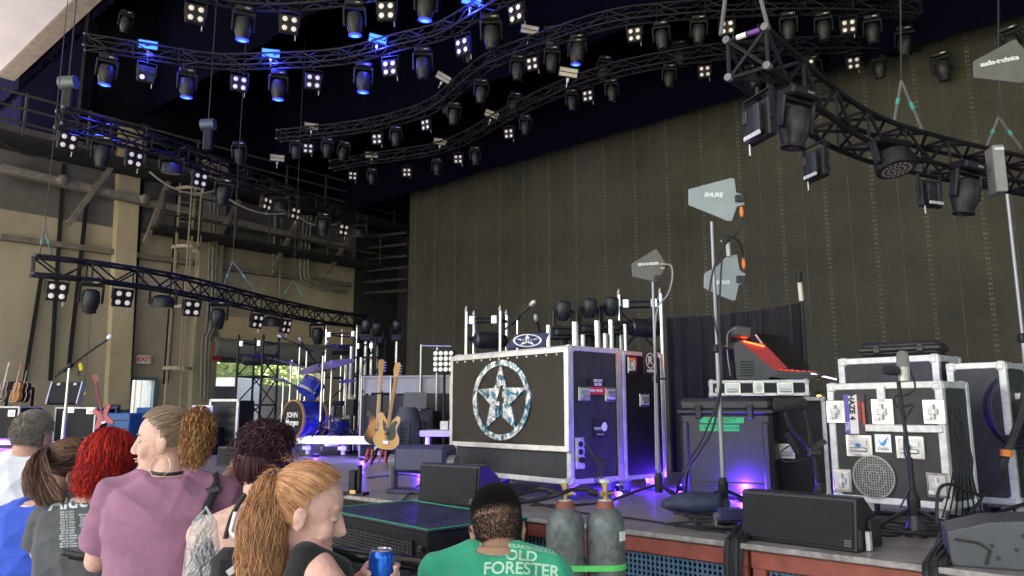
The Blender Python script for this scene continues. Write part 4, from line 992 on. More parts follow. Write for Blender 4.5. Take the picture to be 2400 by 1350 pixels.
# ---- black drape with pole
y = 8.6; zt1 = aty(1570, 742, y).z; t = thing('black_drape', 'black cloth drape hung between the towers and a wooden-topped pole', 'drape', on_deck(1725, y))
q = MB(); vs = []; n = 60
for i in range(n+1):
    f_ = i/n; px = 1562+(1884-1562)*f_; py = 745-(745-708)*f_+7*math.sin(f_*math.pi)
    p = aty(px, py, y)-t.location; yy = .05*math.sin(i*.9)+.03*math.sin(i*2.3); x = p.x+.02*math.sin(i)
    vs += [(x, yy*.3, p.z), (x, yy, p.z*.5), (x*1.0, yy*1.3, .02)]
q.add(vs, [f_ for i in range(n) for f_ in ((3*i, 3*i+3, 3*i+4, 3*i+1), (3*i+1, 3*i+4, 3*i+5, 3*i+2))]); o = q.build('cloth', mat('drape_black', (.012, .012, .016), .85, sheen=.2), t, smooth=True)
p = aty(1880, 705, y)-t.location; q = MB(); q.cyl((p.x, .02, 0), (p.x, .02, p.z), .018); q.build('pole', black, t)
q = MB(); pt = aty(1874, 642, y)-t.location; q.cyl((p.x, .02, p.z), (pt.x, .02, pt.z), .026, n=12); q.build('pole_top', mat('pale_wood', (.75, .68, .55), .5, var=.15), t); q = MB(); q.cyl((pt.x, .02, pt.z-.1), (pt.x, .02, pt.z), .03, n=12); q.cyl((pt.x, .02, pt.z-.015), (pt.x, .02, pt.z+.015), .036, n=12); q.build('pole_cap', black, t)
# yellow light strip seen between cases
p = on_deck(1925, 7.4); t = thing('yellow_light_strip', 'glowing yellow dotted light strip between the two cases', 'light strip', p)
q = MB(); 
for k in range(22): q.box((0, 0, .2+k*.03), (.035, .02, .02))
q.build('lamp_dots', mat('amber_glow', (1, .8, .2), .4, emit=(1, .62, .12), es=.9), t); q = MB(); q.box((0, .02, .52), (.05, .015, .72)); q.build('strip_backing', black, t)
# ================================================================== haze machine case
rz = R(-50); wd = .72; M_ = on_deck(1945, 5.12)+Vector((math.cos(rz), math.sin(rz), 0))*wd/2
ch = .11; hh = .755
hz_, fh = fcase('flight_case', 'big silver-edged flight case with round mesh vent and HAZE 4 label', wd, .42, hh, M_, rz, caseg, aluw, t=.045, caster=ch,
  latch=(('f', -wd/2+.055, hh-.185, 1.05), ('f', .0, hh-.185, 1.15), ('f', wd/2-.055, hh-.185, 1.05), ('f', -wd/2+.07, .13, 1.05), ('f', wd/2-.07, .14, 1.05)), handle=(('f', -.165, .355, 1.0), ('f', .15, .355, 1.0)), split=None)
q = MB(); q.box((wd*.16, -.003, hh*.62+ch), (wd*.64, .02, .045), bev=.004); q.box((0, -.002, hh-.09+ch), (.05, .016, .13)); q.build('mid_rail', aluw, hz_)
q = MB(); cz_ = .165+ch; cx_ = -.085; rr = .128
for k in range(-8, 9):
    u = k*.0155; L2 = math.sqrt(max(0, rr*rr-u*u)); q.box((cx_+u, -.006, cz_), (.004, .004, 2*L2)); q.box((cx_, -.0065, cz_+u), (2*L2, .003, .004))
ringp(q, cx_, cz_, rr+.006, rr+.006, .93, -.012, th=.012); ringp(q, cx_, cz_, rr*.62, rr*.62, .93, -.0045, th=.003); ringp(q, cx_, cz_, rr*.3, rr*.3, .85, -.0045, th=.003)
q.build('fan_grille', mat('grille_grey', (.3, .3, .3), .4, .5), hz_); q = MB(); q.lathe([(rr, 0), (rr, .002)], (cx_, -.0005, cz_), (0, -1, 0), 32); q.build('fan_opening', blk, hz_)
X = fh('f', -.185, hh-.2); sticker(hz_, X @ Matrix.Translation((-.045, 0, 0)), .035, .25, mat('label_violet', (.12, .09, .42), .6, var=0), 'label_strip'); sticker(hz_, X @ Matrix.Translation((.0, 0, 0)), .055, .25, mat('label_white', (.7, .7, .7), .6, var=0), 'label_strip'); sticker(hz_, X @ Matrix.Translation((.052, 0, 0)), .05, .25, mat('label_dark', (.06, .04, .05), .6, var=.2), 'label_strip')
text('HAZE 4', .05, blk, hz_, tX(X, -.008, .045, -.0075, R(-90)), bold=.002); text('DSL', .036, whtxt, hz_, tX(X, -.045, -.08, -.0075, R(-90))); text('ROCK N ROLL', .02, red, hz_, tX(X, .037, .02, -.0075, R(-90)), bold=.001); text('JASON ALDEAN', .02, mat('label_red', (.8, .12, .06), .6, var=0), hz_, tX(X, .066, .0, -.0075, R(-90)), bold=.001)
X = fh('f', -.01, .375); sticker(hz_, X, .1, .11, whtxt); text('CASES', .024, blk, hz_, tX(X, 0, -.035, -.0075)); q = MB(); q.X = X; q.prism([(-.03, .03), (-.01, -.0), (.035, .04), (.01, -.015), (-.012, -.015)], .002, y0=-.008); q.build('sticker_mark', mat('mark_blue', (.02, .3, .6), .5, var=0), hz_)
q = MB()
for u in (-.165, .15): q.box((u, -.028, .36+ch), (.022, .004, .022))
q.build('blue_dots', mat('dot_blue', (.03, .15, .5), .5), hz_)
# frame of the open right side of that case
d_x = Vector((math.cos(rz), math.sin(rz), 0)); d_y = Vector((-d_x.y, d_x.x, 0))
# case behind it to the right, standing taller
def cfl(px, y, w_, r_): return on_deck(px, y)+Vector((math.cos(r_), math.sin(r_), 0))*w_/2
R47 = R(-47)
p = cfl(2232, 5.3, .36, R47); fcase('flight_case', 'tall narrow grey flight case right behind the haze machine case', .36, .5, 1.98-DK-.08, p, R47, caseg, aluw, t=.045, caster=.08)
p = cfl(1975, 6.0, .73, R47); c5, f5 = fcase('flight_case', 'grey flight case standing behind the haze machine case, under a small hard case', .73, .5, 2.06-DK, p, R47, caseg, aluw, t=.05)
p = cfl(2030, 5.95, .55, R(-40)); p.z = 2.065; hardcase('hard_case', 'low black hard case on top of the tallest grey case', .55, .3, .115, p, R(-40), latchz=.5)
p = cfl(2278, 6.3, .6, R(-35)); fcase('flight_case', 'wide grey flight case at the right edge below the smaller hard case', .6, .5, topz(908, 6.1), p, R(-35), caseg, aluw, t=.045)
p = cfl(2362, 5.2, .45, R(-40)); fcase('flight_case', 'grey flight case cut by the right edge behind the blue cables', .45, .45, topz(920, 5.1), p, R(-40), caseg, aluw, t=.045)
p = cfl(2293, 6.35, .36, R(-30)); p.z = DK+topz(908, 6.1)+.01; o = hardcase('hard_case', 'small black hard case with carry handle at the right edge', .36, .3, .2, p, R(-30), latchz=.72)
q = MB(); q.tube([(-.08, -.0, .12), (-.075, -.035, .1), (.075, -.035, .1), (.08, 0, .12)], .011, 6); q.build('carry_handle', rubber, o)
# bundle of blue-black cable hanging at right
q = MB(); 
for k in range(14):
    c = aty(2352, 960, 5.05); r1 = .17+.004*k; a0 = random.random(); P = [c+Vector((r1*math.cos(a)*.75+.01*math.sin(k+a*2), -.01*k, r1*1.05*math.sin(a)-.02*math.cos(k))) for a in np.linspace(2.2, 6.6, 22)]; q.tube(P, .008, 5)
solo('cable_coil', q, cableb, 'coil of dark blue cable hanging off the case at the right edge', 'cables', smooth=True)
q = MB()
for k in range(5):
    q.tube(smoothpath([aty(2400+k*4, 905, 4.9), aty(2385+k*3, 980, 4.88), aty(2352+k*3, 1065, 4.85), aty(2330+k*3, 1130, 4.9), aty(2280-k*8, 1185, 5)], 6), .012, 6)
solo('thick_cable', q, cable, 'thick black cable bundle with orange tie at the right edge', 'cables', smooth=True)
q = MB(); c = aty(2358, 1062, 4.82); q.cyl(c+Vector((0, 0, -.02)), c+Vector((.005, 0, .02)), .035, n=12); solo('cable_tie', q, orange, 'orange tie around the thick cable bundle', 'tie')
# ================================================================== wedges and deck speakers
def wedge(label, a, b, h, depth, roll=0, back=False, lean=.03, m=satin, group='floor monitor speakers', logo=True, hfix=0):
    M_, w_, rz_ = base2(a, b); t = thing('floor_monitor', label, 'speaker', M_, rz_, group)
    prof = [(0, 0), (lean, h), (lean+depth*.3, h), (depth, h*.42), (depth, 0)]
    K = len(prof); q = MB(); vs = [(-w_/2, y_, z_) for y_, z_ in prof]+[(w_/2, y_, z_) for y_, z_ in prof]
    q.add(vs, [tuple(range(K)), tuple(range(2*K-1, K-1, -1))]+[(i, K+i, K+(i+1) % K, (i+1) % K) for i in range(K)])
    o = q.build('cabinet', m, t); bv = o.modifiers.new('b', 'BEVEL'); bv.width = .012; bv.segments = 2
    q = MB(); q.X = Matrix.Rotation(-math.atan2(lean, h), 4, 'X'); q.box((0, -.008, h/2), (w_-.03, .016, h-.035), bev=.006); q.build('grille', grille, t)
    if logo:
        q = MB(); q.X = Matrix.Rotation(-math.atan2(lean, h), 4, 'X'); u = .045*h/.3
        for i in range(3):
            for j in range(3): q.box((w_/2-u*1.3+i*u*.3, -.0175, u*.8+j*u*.3), (u*.22, .002, u*.22))
        q.build('badge', mat('badge_grey', (.12, .12, .12), .5), t)
    return t, w_
ww, _ = wedge('black floor monitor on the deck in front of the star booth', (977, 1182), (1119, 1194), .3, .38)
w2_, wl_ = wedge('long black floor monitor in front of the haze machine case', (1737, 1263), (2010, 1298), .26, .34)
q = MB(); q.box((wl_/2+.012, .2, .1), (.02, .14, .1), bev=.008); q.build('side_handle', blk, w2_); q = MB(); q.box((wl_/2+.02, .1, .05), (.02, .03, .09)); q.build('socket_plate', aluw, w2_)
wedge('black floor monitor at the left behind the crowd, beside the laptop rack', (485, 1062), (553, 1064), .42, .5, m=mat('monitor_grey', (.06, .065, .07), .5))
wedge('second black floor monitor partly hidden behind the crowd at the left', (505, 1092), (556, 1093), .24, .5, m=mat('monitor_grey', (0, 0, 0)), logo=False)
# cabinet at bottom right edge
p = dk(2330, 1335); t = thing('speaker_cabinet', 'grey-black speaker cabinet cut by the bottom right corner', 'speaker', p, R(-25))
q = MB(); q.prism([(-.16, 0), (-.17, .15), (.0, .2), (.4, .235), (.4, 0)], .35); o = q.build('cabinet', mat('cabinet_slate', (.07, .075, .08), .5, bump=.3, bs=200), t); bv = o.modifiers.new('b', 'BEVEL'); bv.width = .01; bv.segments = 2
q = MB(); q.tube([(-.14, -.012, .12), (-.05, -.012, .11), (-.01, -.012, .08), (-.03, -.012, .02)], .006, 6); q.build('handle_recess', blk, t)
for x, z in ((0, .1), (.09, .09), (.02, .05), (.12, .15)): q = MB(); q.cyl((x, -.001, z), (x, -.006, z), .009); q.build('screw', blk, t)
# yoke-mounted floor projectors
def yoke_light(label, px, py, sc_, rz_, body=mat('projector_navy', (.03, .03, .09), .45)):
    p = dk(px, py); t = thing('floor_light', label, 'floor light', p, rz_); s = sc_
    q = MB(); q.box((0, .1*s, .3*s), (.5*s, .3*s, .24*s), bev=.03*s); q.build('lamp_body', body, t)
    for sx in (-1, 1):
        q = MB(); q.box((sx*.29*s, .05*s, .17*s), (.05*s, .12*s, .3*s), bev=.02*s); q.cyl((sx*.32*s, .05*s, .27*s), (sx*.25*s, .05*s, .27*s), .07*s, n=14); q.build('yoke_arm', mat('yoke_grey', (.13, .135, .14), .5), t)
    q = MB(); q.box((0, .05*s, .02*s), (.62*s, .2*s, .04*s), bev=.01*s); q.build('base_plate', body, t)
    return t
yoke_light('dark blue projector in a grey yoke on the deck left of the star booth', 985, 1158, .95, R(-18))
t = yoke_light('small grey yoke bracket light left of the long floor monitor', 1716, 1245, .3, R(0))
# low dark crates left of booth
q = MB()
t = thing('low_riser', 'low dark equipment box on the deck left of the star booth', 'box', dk(1015, 1098), R(-35)); q.box((0, .3, .12), (.9, .6, .24), bev=.01); q.build('box_body', black, t)
q = MB(); q.box((0, .3, .245), (.88, .58, .01)); q.build('box_lid', mat('box_navy', (.03, .03, .07), .5), t)
# ================================================================== gas cylinders
stl = mat('cylinder_grey', (.15, .165, .158), .42, .2, var=.4, vs=24, bump=.2, bs=60, detail=8); rust = mat('cylinder_neck_red', (.28, .085, .05), .6, var=.3, vs=20)
gascyl = []
for j, px in enumerate((1325, 1420)):
    y = 4.0; p = colx(px, y, 1.0); p.z = 0
    t = thing('gas_cylinder', ['grey gas cylinder with red-brown neck, the left of the pair', 'grey gas cylinder with small white label, the right of the pair'][j], 'gas cylinder', p, R(40*j), 'gas cylinders before the stage')
    q = MB(); rr = 43.5*m_px(y)*1.0
    ztop = aty(px, 1190, y).z; q.lathe([(rr, 0), (rr, ztop-.11), (rr*.95, ztop-.06), (rr*.8, ztop-.025), (rr*.5, ztop)], n=32); q.build('bottle', stl, t, smooth=True)
    q = MB(); q.lathe([(rr*.62, ztop-.022), (rr*.5, ztop), (rr*.43, ztop+.035)], n=24); q.build('shoulder', rust, t, smooth=True)
    q = MB(); q.lathe([(rr*.36, ztop+.03), (rr*.36, ztop+.04), (rr*.3, ztop+.042)], n=24); q.build('neck_ring', aluw, t)
    q = MB(); q.cyl((0, 0, ztop+.03), (0, 0, ztop+.115), .014, n=12); q.cyl((-.03, 0, ztop+.07), (.045, 0, ztop+.07), .013, n=12); q.cyl((0, 0, ztop+.105), (0, 0, ztop+.13), .02, n=10); b = q.build('valve', brass, t, smooth=True)
    q = MB(); q.cyl((0, 0, ztop+.125), (0, 0, ztop+.142), .03, n=8); q.build('valve_wheel', aluw, b)
    gascyl.append((p, ztop, rr))
q = MB(); q.box((.03, -gascyl[1][2]-.001, gascyl[1][1]-.12), (.05, .003, .045)); 
t_ = [o for o in bpy.data.objects if o.name.startswith('gas_cylinder')][1]; q2 = MB(); ang = R(-90+52)-R(40); q2.X = Matrix.Rotation(ang, 4, 'Z') @ Matrix.Translation((gascyl[1][2]*.985, 0, gascyl[1][1]-.13)); q2.box((0, 0, 0), (.004, .05, .045)); q2.build('paper_label', whtxt, t_)
q = MB(); c0_, c1_ = gascyl[0][0], gascyl[1][0]; zz = aty(1400, 1333, 3.9).z; rr = gascyl[0][2]+.003; P = []
for a in np.linspace(math.pi*.5, math.pi*1.5, 14): P.append(Vector((c0_.x+rr*math.cos(a), c0_.y+rr*math.sin(a), zz)))
for a in np.linspace(-math.pi*.5, math.pi*.5, 14): P.append(Vector((c1_.x+rr*math.cos(a), c1_.y+rr*math.sin(a), zz)))
P.append(P[0]); vs = [x+Vector((0, 0, dz)) for x in P for dz in (-.014, .014)]
q.add(vs, [(2*i, 2*i+2, 2*i+3, 2*i+1) for i in range(len(P)-1)]); solo('green_strap', q, mat('strap_green', (.1, .7, .15), .5), 'bright green strap tied around both gas cylinders', 'strap')
for j, (c_, zt_, r_) in enumerate(gascyl):
    q = MB(); a = c_+Vector((-.035, 0, zt_+.07)); tgt = dk(1225-30*j, 1165+25*j); q.tube(smoothpath([a, a+Vector((-.1, .02, .02)), a+Vector((-.3, .1, -.04)), tgt+Vector((0, 0, .03)), tgt+Vector((-.35, .1, .012))], 8), .012, 8)
    q.cyl(a, a+Vector((-.05, .005, .01)), .017, n=8); solo('gas_hose', q, cable, ['black hose curving left from the left gas cylinder', 'black hose curving left from the right gas cylinder'][j], 'hose', smooth=True)
# ================================================================== sub box with green tape edges
zt_ = 1.0; P1, P2, P3 = atz(1002, 1246, zt_), atz(1239, 1216, zt_), atz(916, 1179, zt_)
v = P2-P1; w_ = v.length; rz_ = math.atan2(v.y, v.x)
# front face seen at left runs P1 -> P4; build in the frame of P1->P4
n_ = Vector((-v.y, v.x, 0)).normalized(); dp = (P3-P2).dot(n_); L4 = 1.3; dp = abs(dp)
t = thing('subwoofer', 'large black subwoofer box with green-taped edges before the stage', 'speaker', Vector((P1.x, P1.y, 0)), rz_)
q = MB(); q.box((w_/2, dp/2, zt_/2-.005), (w_, dp, zt_-.01), bev=.008); q.build('cabinet', casem, t)
q = MB(); q.box((w_/2, dp/2, zt_), (w_-.01, dp-.01, .012)); q.build('top_mat', mat('mat_blueblack', (.028, .034, .065), .5, var=.7, vs=5, bump=.4, bs=30), t)
gt = mat('gaffer_green_line', (.04, .36, .17), .5)
q = MB()
for c_, s_ in (((w_/2, .012, zt_+.008), (w_, .02, .004)), ((w_/2, dp-.012, zt_+.008), (w_, .02, .004)), ((.012, dp/2, zt_+.0085), (.02, dp-.045, .004)), ((w_-.012, dp/2, zt_+.0085), (.02, dp-.045, .004))): q.box(c_, s_)
q.build('green_tape', gt, t)
q = MB(); z = .3
q.box((-.006, dp/2+.03, .76), (.01, dp-.2, .36)); q.build('grille_backing', blk, t)
q = MB(); z = .6
while z < .935: q.box((-.016, dp/2+.03, z), (.008, dp-.2, .006)); z += .018
y_ = .13
while y_ < dp-.06: q.box((-.0165, y_, .765), (.007, .006, .35)); y_ += .03
q.build('grille', mat('grille_bars', (.05, .05, .055), .4), t)
q = MB()
for z in (.9, .78, .66): q.box((-.012, .05, z), (.02, .05, .04), bev=.01)
q.build('corner_fittings', satin, t)
# crowd barrier with tube rail
a = aty(740, 1290, 3.15); b = aty(1016, 1338, 2.72); zz = 1.09; a.z = b.z = zz
a = atz(735, 1287, zz); b = atz(1016, 1328, zz)
v = b-a; t = thing('crowd_barrier', 'black crowd barrier with thick tube rail and perforated panel', 'barrier', Vector((b.x, b.y, 0)), math.atan2(v.y, v.x)); L_ = 2.6
q = MB(); q.cyl((-L_, 0, zz), (0, 0, zz), .027, n=20); q.build('tube_rail', mat('gloss_black', (.012, .012, .013), .18, coat=.5), t, smooth=True)
q = MB(); q.cyl((.001, 0, zz), (.003, 0, zz), .02, n=20); q.build('rail_end', blk, t)
q = MB(); x = -L_
perf = MB(); perf.box((-L_/2-.02, .035, .62), (L_-.1, .004, .8)); perf.build('perforated_panel', grille, t)
x = -1.6
while x < -.04:
    q.box((x, .027, .88), (.006, .006, .34)); x += .02
z = .72
while z < 1.05: q.box((-.82, .026, z), (1.56, .005, .006)); z += .02
q.build('panel_mesh', mat('grille_bars', (0, 0, 0)), t)
q = MB(); q.box((-.03, .01, .55), (.04, .04, 1.0), bev=.004); q.box((-L_+.05, .01, .55), (.04, .04, 1.0)); q.box((-L_/2, -.25, .01), (L_, .7, .02)); q.build('frame', satin, t)
# ================================================================== RADIO ANTENNAS ON STANDS
paddle = mat('paddle_grey', (.29, .33, .35), .5, var=.08); paddle2 = mat('paddle_dark', (.13, .125, .115), .6, var=.15)
def stand(label, px, y, ytop, r=.013, cat='antenna stand', name='antenna_stand', leg=.33, rot=.2, x=None):
    o = thing(name, label, cat, on_deck(px, y) if x is None else Vector((x, y, DK))); h = topz(ytop, y)
    q = MB(); q.cyl((0, 0, .1), (0, 0, h*.55), r*1.3, n=12); q.cyl((0, 0, h*.5), (0, 0, h), r, n=12); q.build('pole', mat('stand_steel', (.28, .28, .3), .4, .6), o, smooth=True)
    q = MB(); q.box((0, -.0, h*.55), (.05, .05, .06), bev=.01); q.cyl((.0, -.03, h*.55), (.07, -.03, h*.55), .008); q.build('clamp', black, o)
    mic_stand_base(o, leg, rot=rot); return o
def antenna(label, y, poly, m, lx, ly, s, size, flip=0, roll=0, cat='antenna', holes=()):
    P = [aty(a, b, y) for a, b in poly]; c = sum(P, Vector())/len(P); t = thing('paddle_antenna', label, cat, c, group='paddle antennas')
    q = MB(); q.prism([(p.x-c.x, p.z-c.z) for p in P], .016); o = q.build('paddle', m, t); bv = o.modifiers.new('b', 'BEVEL'); bv.width = .006; bv.segments = 2
    v = aty(lx, ly, y)-c; text(s, size*m_px(y), whtxt, t, face((v.x, -.0015, v.z), 0, R(roll)), bold=.0012*size/14, shear=.15, name='brand_lettering')
    return t, c
st1 = stand('tall steel stand carrying two grey paddle antennas', 1690, 5.3, 520)
a1, c1 = antenna('large grey paddle antenna on top of the tall stand', 5.28, [(1614, 443), (1712, 417), (1722, 418), (1726, 450), (1746, 458), (1745, 480), (1728, 484), (1716, 518), (1706, 518), (1683, 508), (1614, 480)], paddle, 1672, 457, 'SHURE', 15)
a2, c2_ = antenna('upside-down grey paddle antenna lower on the tall stand', 5.38, [(1651, 640), (1680, 625), (1705, 600), (1728, 596), (1734, 632), (1748, 642), (1746, 662), (1732, 668), (1724, 704), (1716, 704), (1680, 690), (1650, 674)], paddle, 1692, 661, 'SHURE', 13, roll=180)
for a, c, (px, py), (qx, qy) in ((a1, c1, (1733, 466), (1738, 497)), (a2, c2_, (1736, 655), (1743, 618))):
    y = c.y; v = aty(px, py, y)-c; q = MB(); q.box((v.x, -.006, v.z), (.065, .03, .05), bev=.004); q.build('amplifier_box', satin, a)
    v = aty(qx, qy, y)-c; q = MB(); q.cyl(v+Vector((0, 0, -.035)), v+Vector((0, 0, .035)), .012, n=10); q.cyl(v+Vector((0, 0, -.012)), v+Vector((0, 0, .01)), .016, n=10); q.build('orange_connector', orange, a)
q = MB(); y = 5.27; q.tube(smoothpath([aty(1738, 508, y), aty(1728, 545, y), aty(1700, 572, y-.03), aty(1676, 620, y-.04), aty(1664, 680, y-.03), aty(1672, 740, y-.02), aty(1684, 800, y-.02), aty(1690, 900, y-.03), aty(1672, 1000, y-.05), aty(1640, 1060, y-.1), aty(1612, 1110, y-.15), dk(1610, 1190, .02), dk(1660, 1225, .02)], 7), .0075, 8)
q.tube(smoothpath([aty(1741, 600, y+.1), aty(1737, 575, y+.05), aty(1718, 557, y), aty(1698, 562, y-.03), aty(1690, 640, y-.035), aty(1686, 760, y-.035), aty(1690, 900, y-.05), aty(1650, 1020, y-.08), aty(1595, 1120, y-.15), dk(1590, 1190, .02), dk(1650, 1235, .02)], 7), .007, 8)
solo('antenna_cables', q, cable, 'pair of thick black cables running down the tall antenna stand', 'cables', smooth=True)
q = MB(); q.cyl(aty(1706, 568, 5.35), aty(1708, 600, 5.37), .018, n=10); q.cyl(aty(1690, 565, 5.3), aty(1708, 570, 5.35), .008); solo('hanging_bracket', q, steel, 'short steel tube holding the upside-down antenna', 'bracket')
st2 = stand('thin steel stand carrying the small dark paddle antenna', 1541, 5.7, 655, r=.011, leg=.4, rot=.9)
a3, c3_ = antenna('small dark grey kite-shaped paddle antenna', 5.68, [(1480, 618), (1538, 582), (1560, 615), (1558, 630), (1540, 662), (1482, 648)], paddle2, 1519, 619, 'SENNHEISER', 9, roll=4)
q = MB(); v = aty(1549, 624, 5.68)-c3_; 
for dz in (-.016, .016): q.box((v.x+.012, -.004, v.z+dz), (.03, .012, .012), bev=.002)
q.build('brass_terminals', brass, a3); q = MB(); v = aty(1543, 655, 5.68)-c3_; q.box((v.x-.012, -.008, v.z), (.04, .03, .06), bev=.005); q.build('mount', satin, a3)
q = MB(); q.tube(smoothpath([aty(1553, 620, 5.66), aty(1572, 622, 5.66), aty(1576, 650, 5.66), aty(1565, 690, 5.66), aty(1545, 715, 5.66), aty(1536, 760, 5.67), aty(1535, 900, 5.67), aty(1538, 1100, 5.67)], 7), .0065, 6); solo('antenna_cable', q, mat('cable_grey', (0, 0, 0)), 'thin grey cable looping from the small dark antenna', 'cable', smooth=True)
st3 = stand('tall thin steel stand close to the right edge', 2379, 4.7, 455, r=.011, x=aty(2362, 470, 4.7).x)
st4 = stand('antenna stand just outside the right edge', 2379, 4.6, 200, r=.011, x=aty(2404, 200, 4.6).x)
a4, c4_ = antenna('dark paddle antenna cut by the right edge near the top', 4.68, [(2282, 143), (2376, 92), (2384, 92), (2388, 100), (2420, 130), (2440, 190), (2390, 194), (2284, 182)], paddle2, 2342, 143, 'audio-technica', 17, roll=12)
# sandbag
q = MB(); q.ell((0, 0, .06), (.2, .12, .075)); q.ell((.1, .02, .055), (.14, .1, .06)); q.ell((-.12, 0, .05), (.12, .09, .05)); o = solo('sandbag', q, mat('sandbag_cloth', (.04, .05, .09), .7, var=.6, vs=7, bump=.6, bs=25), 'black and light blue sandbag at the foot of the antenna stand', 'sandbag', smooth=True); o.location = dk(1632, 1205)
# ================================================================== MICROPHONES AT RIGHT
y = 4.35; p = on_deck(2130, y); h = topz(893, y)
t = thing('studio_microphone_stand', 'straight black stand holding a pale large microphone before the haze case', 'microphone stand', p)
q = MB(); q.tube([(0, 0, .12), (-.005, 0, h*.5), (-.03, 0, h)], .011, 10); q.tube([(0, 0, .12), (-.003, 0, h*.5)], .016, 10); q.build('pole', black, t, smooth=True); mic_stand_base(t, .27, rot=1)
q = MB(); q.lathe([(.06, 0), (.05, .05), (.025, .13), (.016, .2)], n=16); q.build('base_cone', satin, t, smooth=True)
c = aty(2117, 860, y)-p; q = MB(); q.lathe([(.02, -.085), (.031, -.08), (.034, -.0), (.034, .05), (.03, .075), (.015, .09), (.004, .094)], c, (0, 0, 1), 20, 1, .8); m_ = q.build('large_microphone', mat('mic_champagne', (.52, .5, .45), .4, .5), t, smooth=True)
q = MB(); q.lathe([(.0345, -.0), (.0352, .045), (.031, .077), (.016, .092)], c, (0, 0, 1), 20, 1, .82); q.build('mic_mesh', mat('mic_mesh_grey', (.4, .39, .36), .5, .6, bump=1, bs=500), m_, smooth=True)
q = MB(); c2v = aty(2088, 868, y-.03)-p; q.lathe([(.01, -.05), (.026, -.04), (.03, 0), (.026, .035), (.01, .045)], c2v, (-1, 0, .1), 14); q.build('foam_windscreen', mat('foam_black', (.025, .027, .028), .95, bump=1, bs=150), t, smooth=True)
q = MB(); q.tube(smoothpath([aty(2130, 860, y)-p, aty(2145, 905, y)-p, aty(2128, 925, y)-p, aty(2098, 930, y)-p, aty(2105, 955, y)-p, aty(2140, 950, y)-p, aty(2122, 985, y)-p, aty(2120, 1060, y)-p, aty(2138, 1120, y)-p, aty(2110, 1190, y)-p], 7), .0055, 6); q.build('mic_cable', cable, t, smooth=True)
# boom mic with foam windscreen
y = 4.9; p = on_deck(1915, y); t = thing('foam_microphone_stand', 'short black stand with a large foam-covered microphone on a bent arm', 'microphone stand', p)
e = aty(1908, 1060, y)-p; q = MB(); q.cyl((0, 0, .08), e, .014, n=10); q.cyl(e, aty(1850, 1000, y)-p, .01); q.cyl(aty(1850, 1000, y)-p, aty(1838, 965, y)-p, .012); q.cyl(e, aty(1884, 962, y)-p, .01); q.cyl(aty(1870, 1062, y)-p, aty(1845, 1015, y)-p, .02); q.build('arm', black, t, smooth=True); mic_stand_base(t, .26, rot=.3)
q = MB(); a_, b_ = aty(1822, 948, y)-p, aty(1880, 946, y)-p; q.lathe([(.012, -.028), (.035, -.02), (.042, .0), (.042, (b_-a_).length), (.03, (b_-a_).length+.022), (.01, (b_-a_).length+.028)], a_, b_-a_, 16); q.build('foam_windscreen', mat('foam_black', (0, 0, 0)), t, smooth=True)
q = MB(); q.tube(smoothpath([aty(1880, 950, y)-p, aty(1895, 1010, y)-p, aty(1900, 1060, y)-p, aty(1925, 1075, y)-p, aty(1900, 1100, y)-p], 6), .006, 6); q.tube(smoothpath([aty(1855, 1042, y)-p, aty(1830, 1060, y)-p, aty(1840, 1082, y)-p, aty(1895, 1075, y)-p], 6), .005, 6); q.build('mic_cable', cable, t, smooth=True)
q = MB(); q.box(e, (.08, .05, .05), bev=.01); q.box(aty(1915, 1045, y)-p, (.12, .04, .03), Matrix.Rotation(R(-30), 3, 'Y')); q.build('clamp_knobs', satin, t)
# cables over the stage edge
for j, (x0, n_) in enumerate(((1722, 6), (2185, 8))):
    q = MB()
    for k in range(n_):
        xx = x0+k*7-10; a = dk(xx+random.uniform(-25, 90)+40, 1225-random.random()*15+(x0-1700)*.06, .02)
        e_ = atz(xx, 1262+(x0-1722)*.115, DK+.02); nn = -N*.05
        q.tube(smoothpath([a, a.lerp(e_, .5)+Vector((0, 0, .015)), e_, e_+nn+Vector((0, 0, -.05)), e_+nn*1.2+Vector((.02*math.sin(k), 0, -.4)), e_+nn+Vector((.03*math.sin(k*2), 0, -.9))], 6), .011 if k % 3 else .016, 7)
    solo('cable_bunch', q, cable, ['bunch of black cables hanging over the stage edge left of the long floor monitor', 'thick bunch of black cables hanging over the stage edge at bottom right'][j], 'cables', smooth=True)
q = MB()
for k in range(26):
    c = dk(2090+random.uniform(-60, 190), 1225+random.uniform(-15, 25), .015+.005*(k % 5)); r1 = random.uniform(.1, .3)
    q.tube([c+Vector((r1*math.cos(a), r1*.6*math.sin(a)+.02*math.sin(3*a+k), .008*math.sin(2*a)+.008)) for a in np.linspace(0, random.uniform(3, 6.2), 16)], .008, 5)
solo('cable_pile', q, cable, 'pile of black cables on the deck before the haze machine case', 'cables', smooth=True)
q = MB()
for k in range(7):
    q.tube(smoothpath([aty(2228+k*4, 950+(k*37)%60, 4.6), aty(2236+k*7, 1040+k*5, 4.45), aty(2232+k*8, 1120, 4.3), dk(2205+k*17, 1225, .02)], 6), .0045, 6)
q.tube(smoothpath([aty(2195, 1230, 4.1), aty(2200, 1150, 4.15), aty(2230, 1135, 4.2), aty(2262, 1150, 4.3), aty(2300, 1165, 4.5), aty(2280, 1195, 4.3), dk(2250, 1240, .02)], 7), .009, 6)
solo('cable_drop', q, cable, 'black cables dropping down the right side of the haze machine case', 'cables', smooth=True)
q = MB()
for k in range(12):
    c = dk(1650+random.uniform(-50, 90), 1215+random.uniform(-12, 25), .012+.004*(k % 4)); r1 = random.uniform(.1, .28)
    q.tube([c+Vector((r1*math.cos(a), r1*.5*math.sin(a), .006*math.sin(2*a)+.006)) for a in np.linspace(k, k+random.uniform(3, 5.5), 14)], .007, 5)
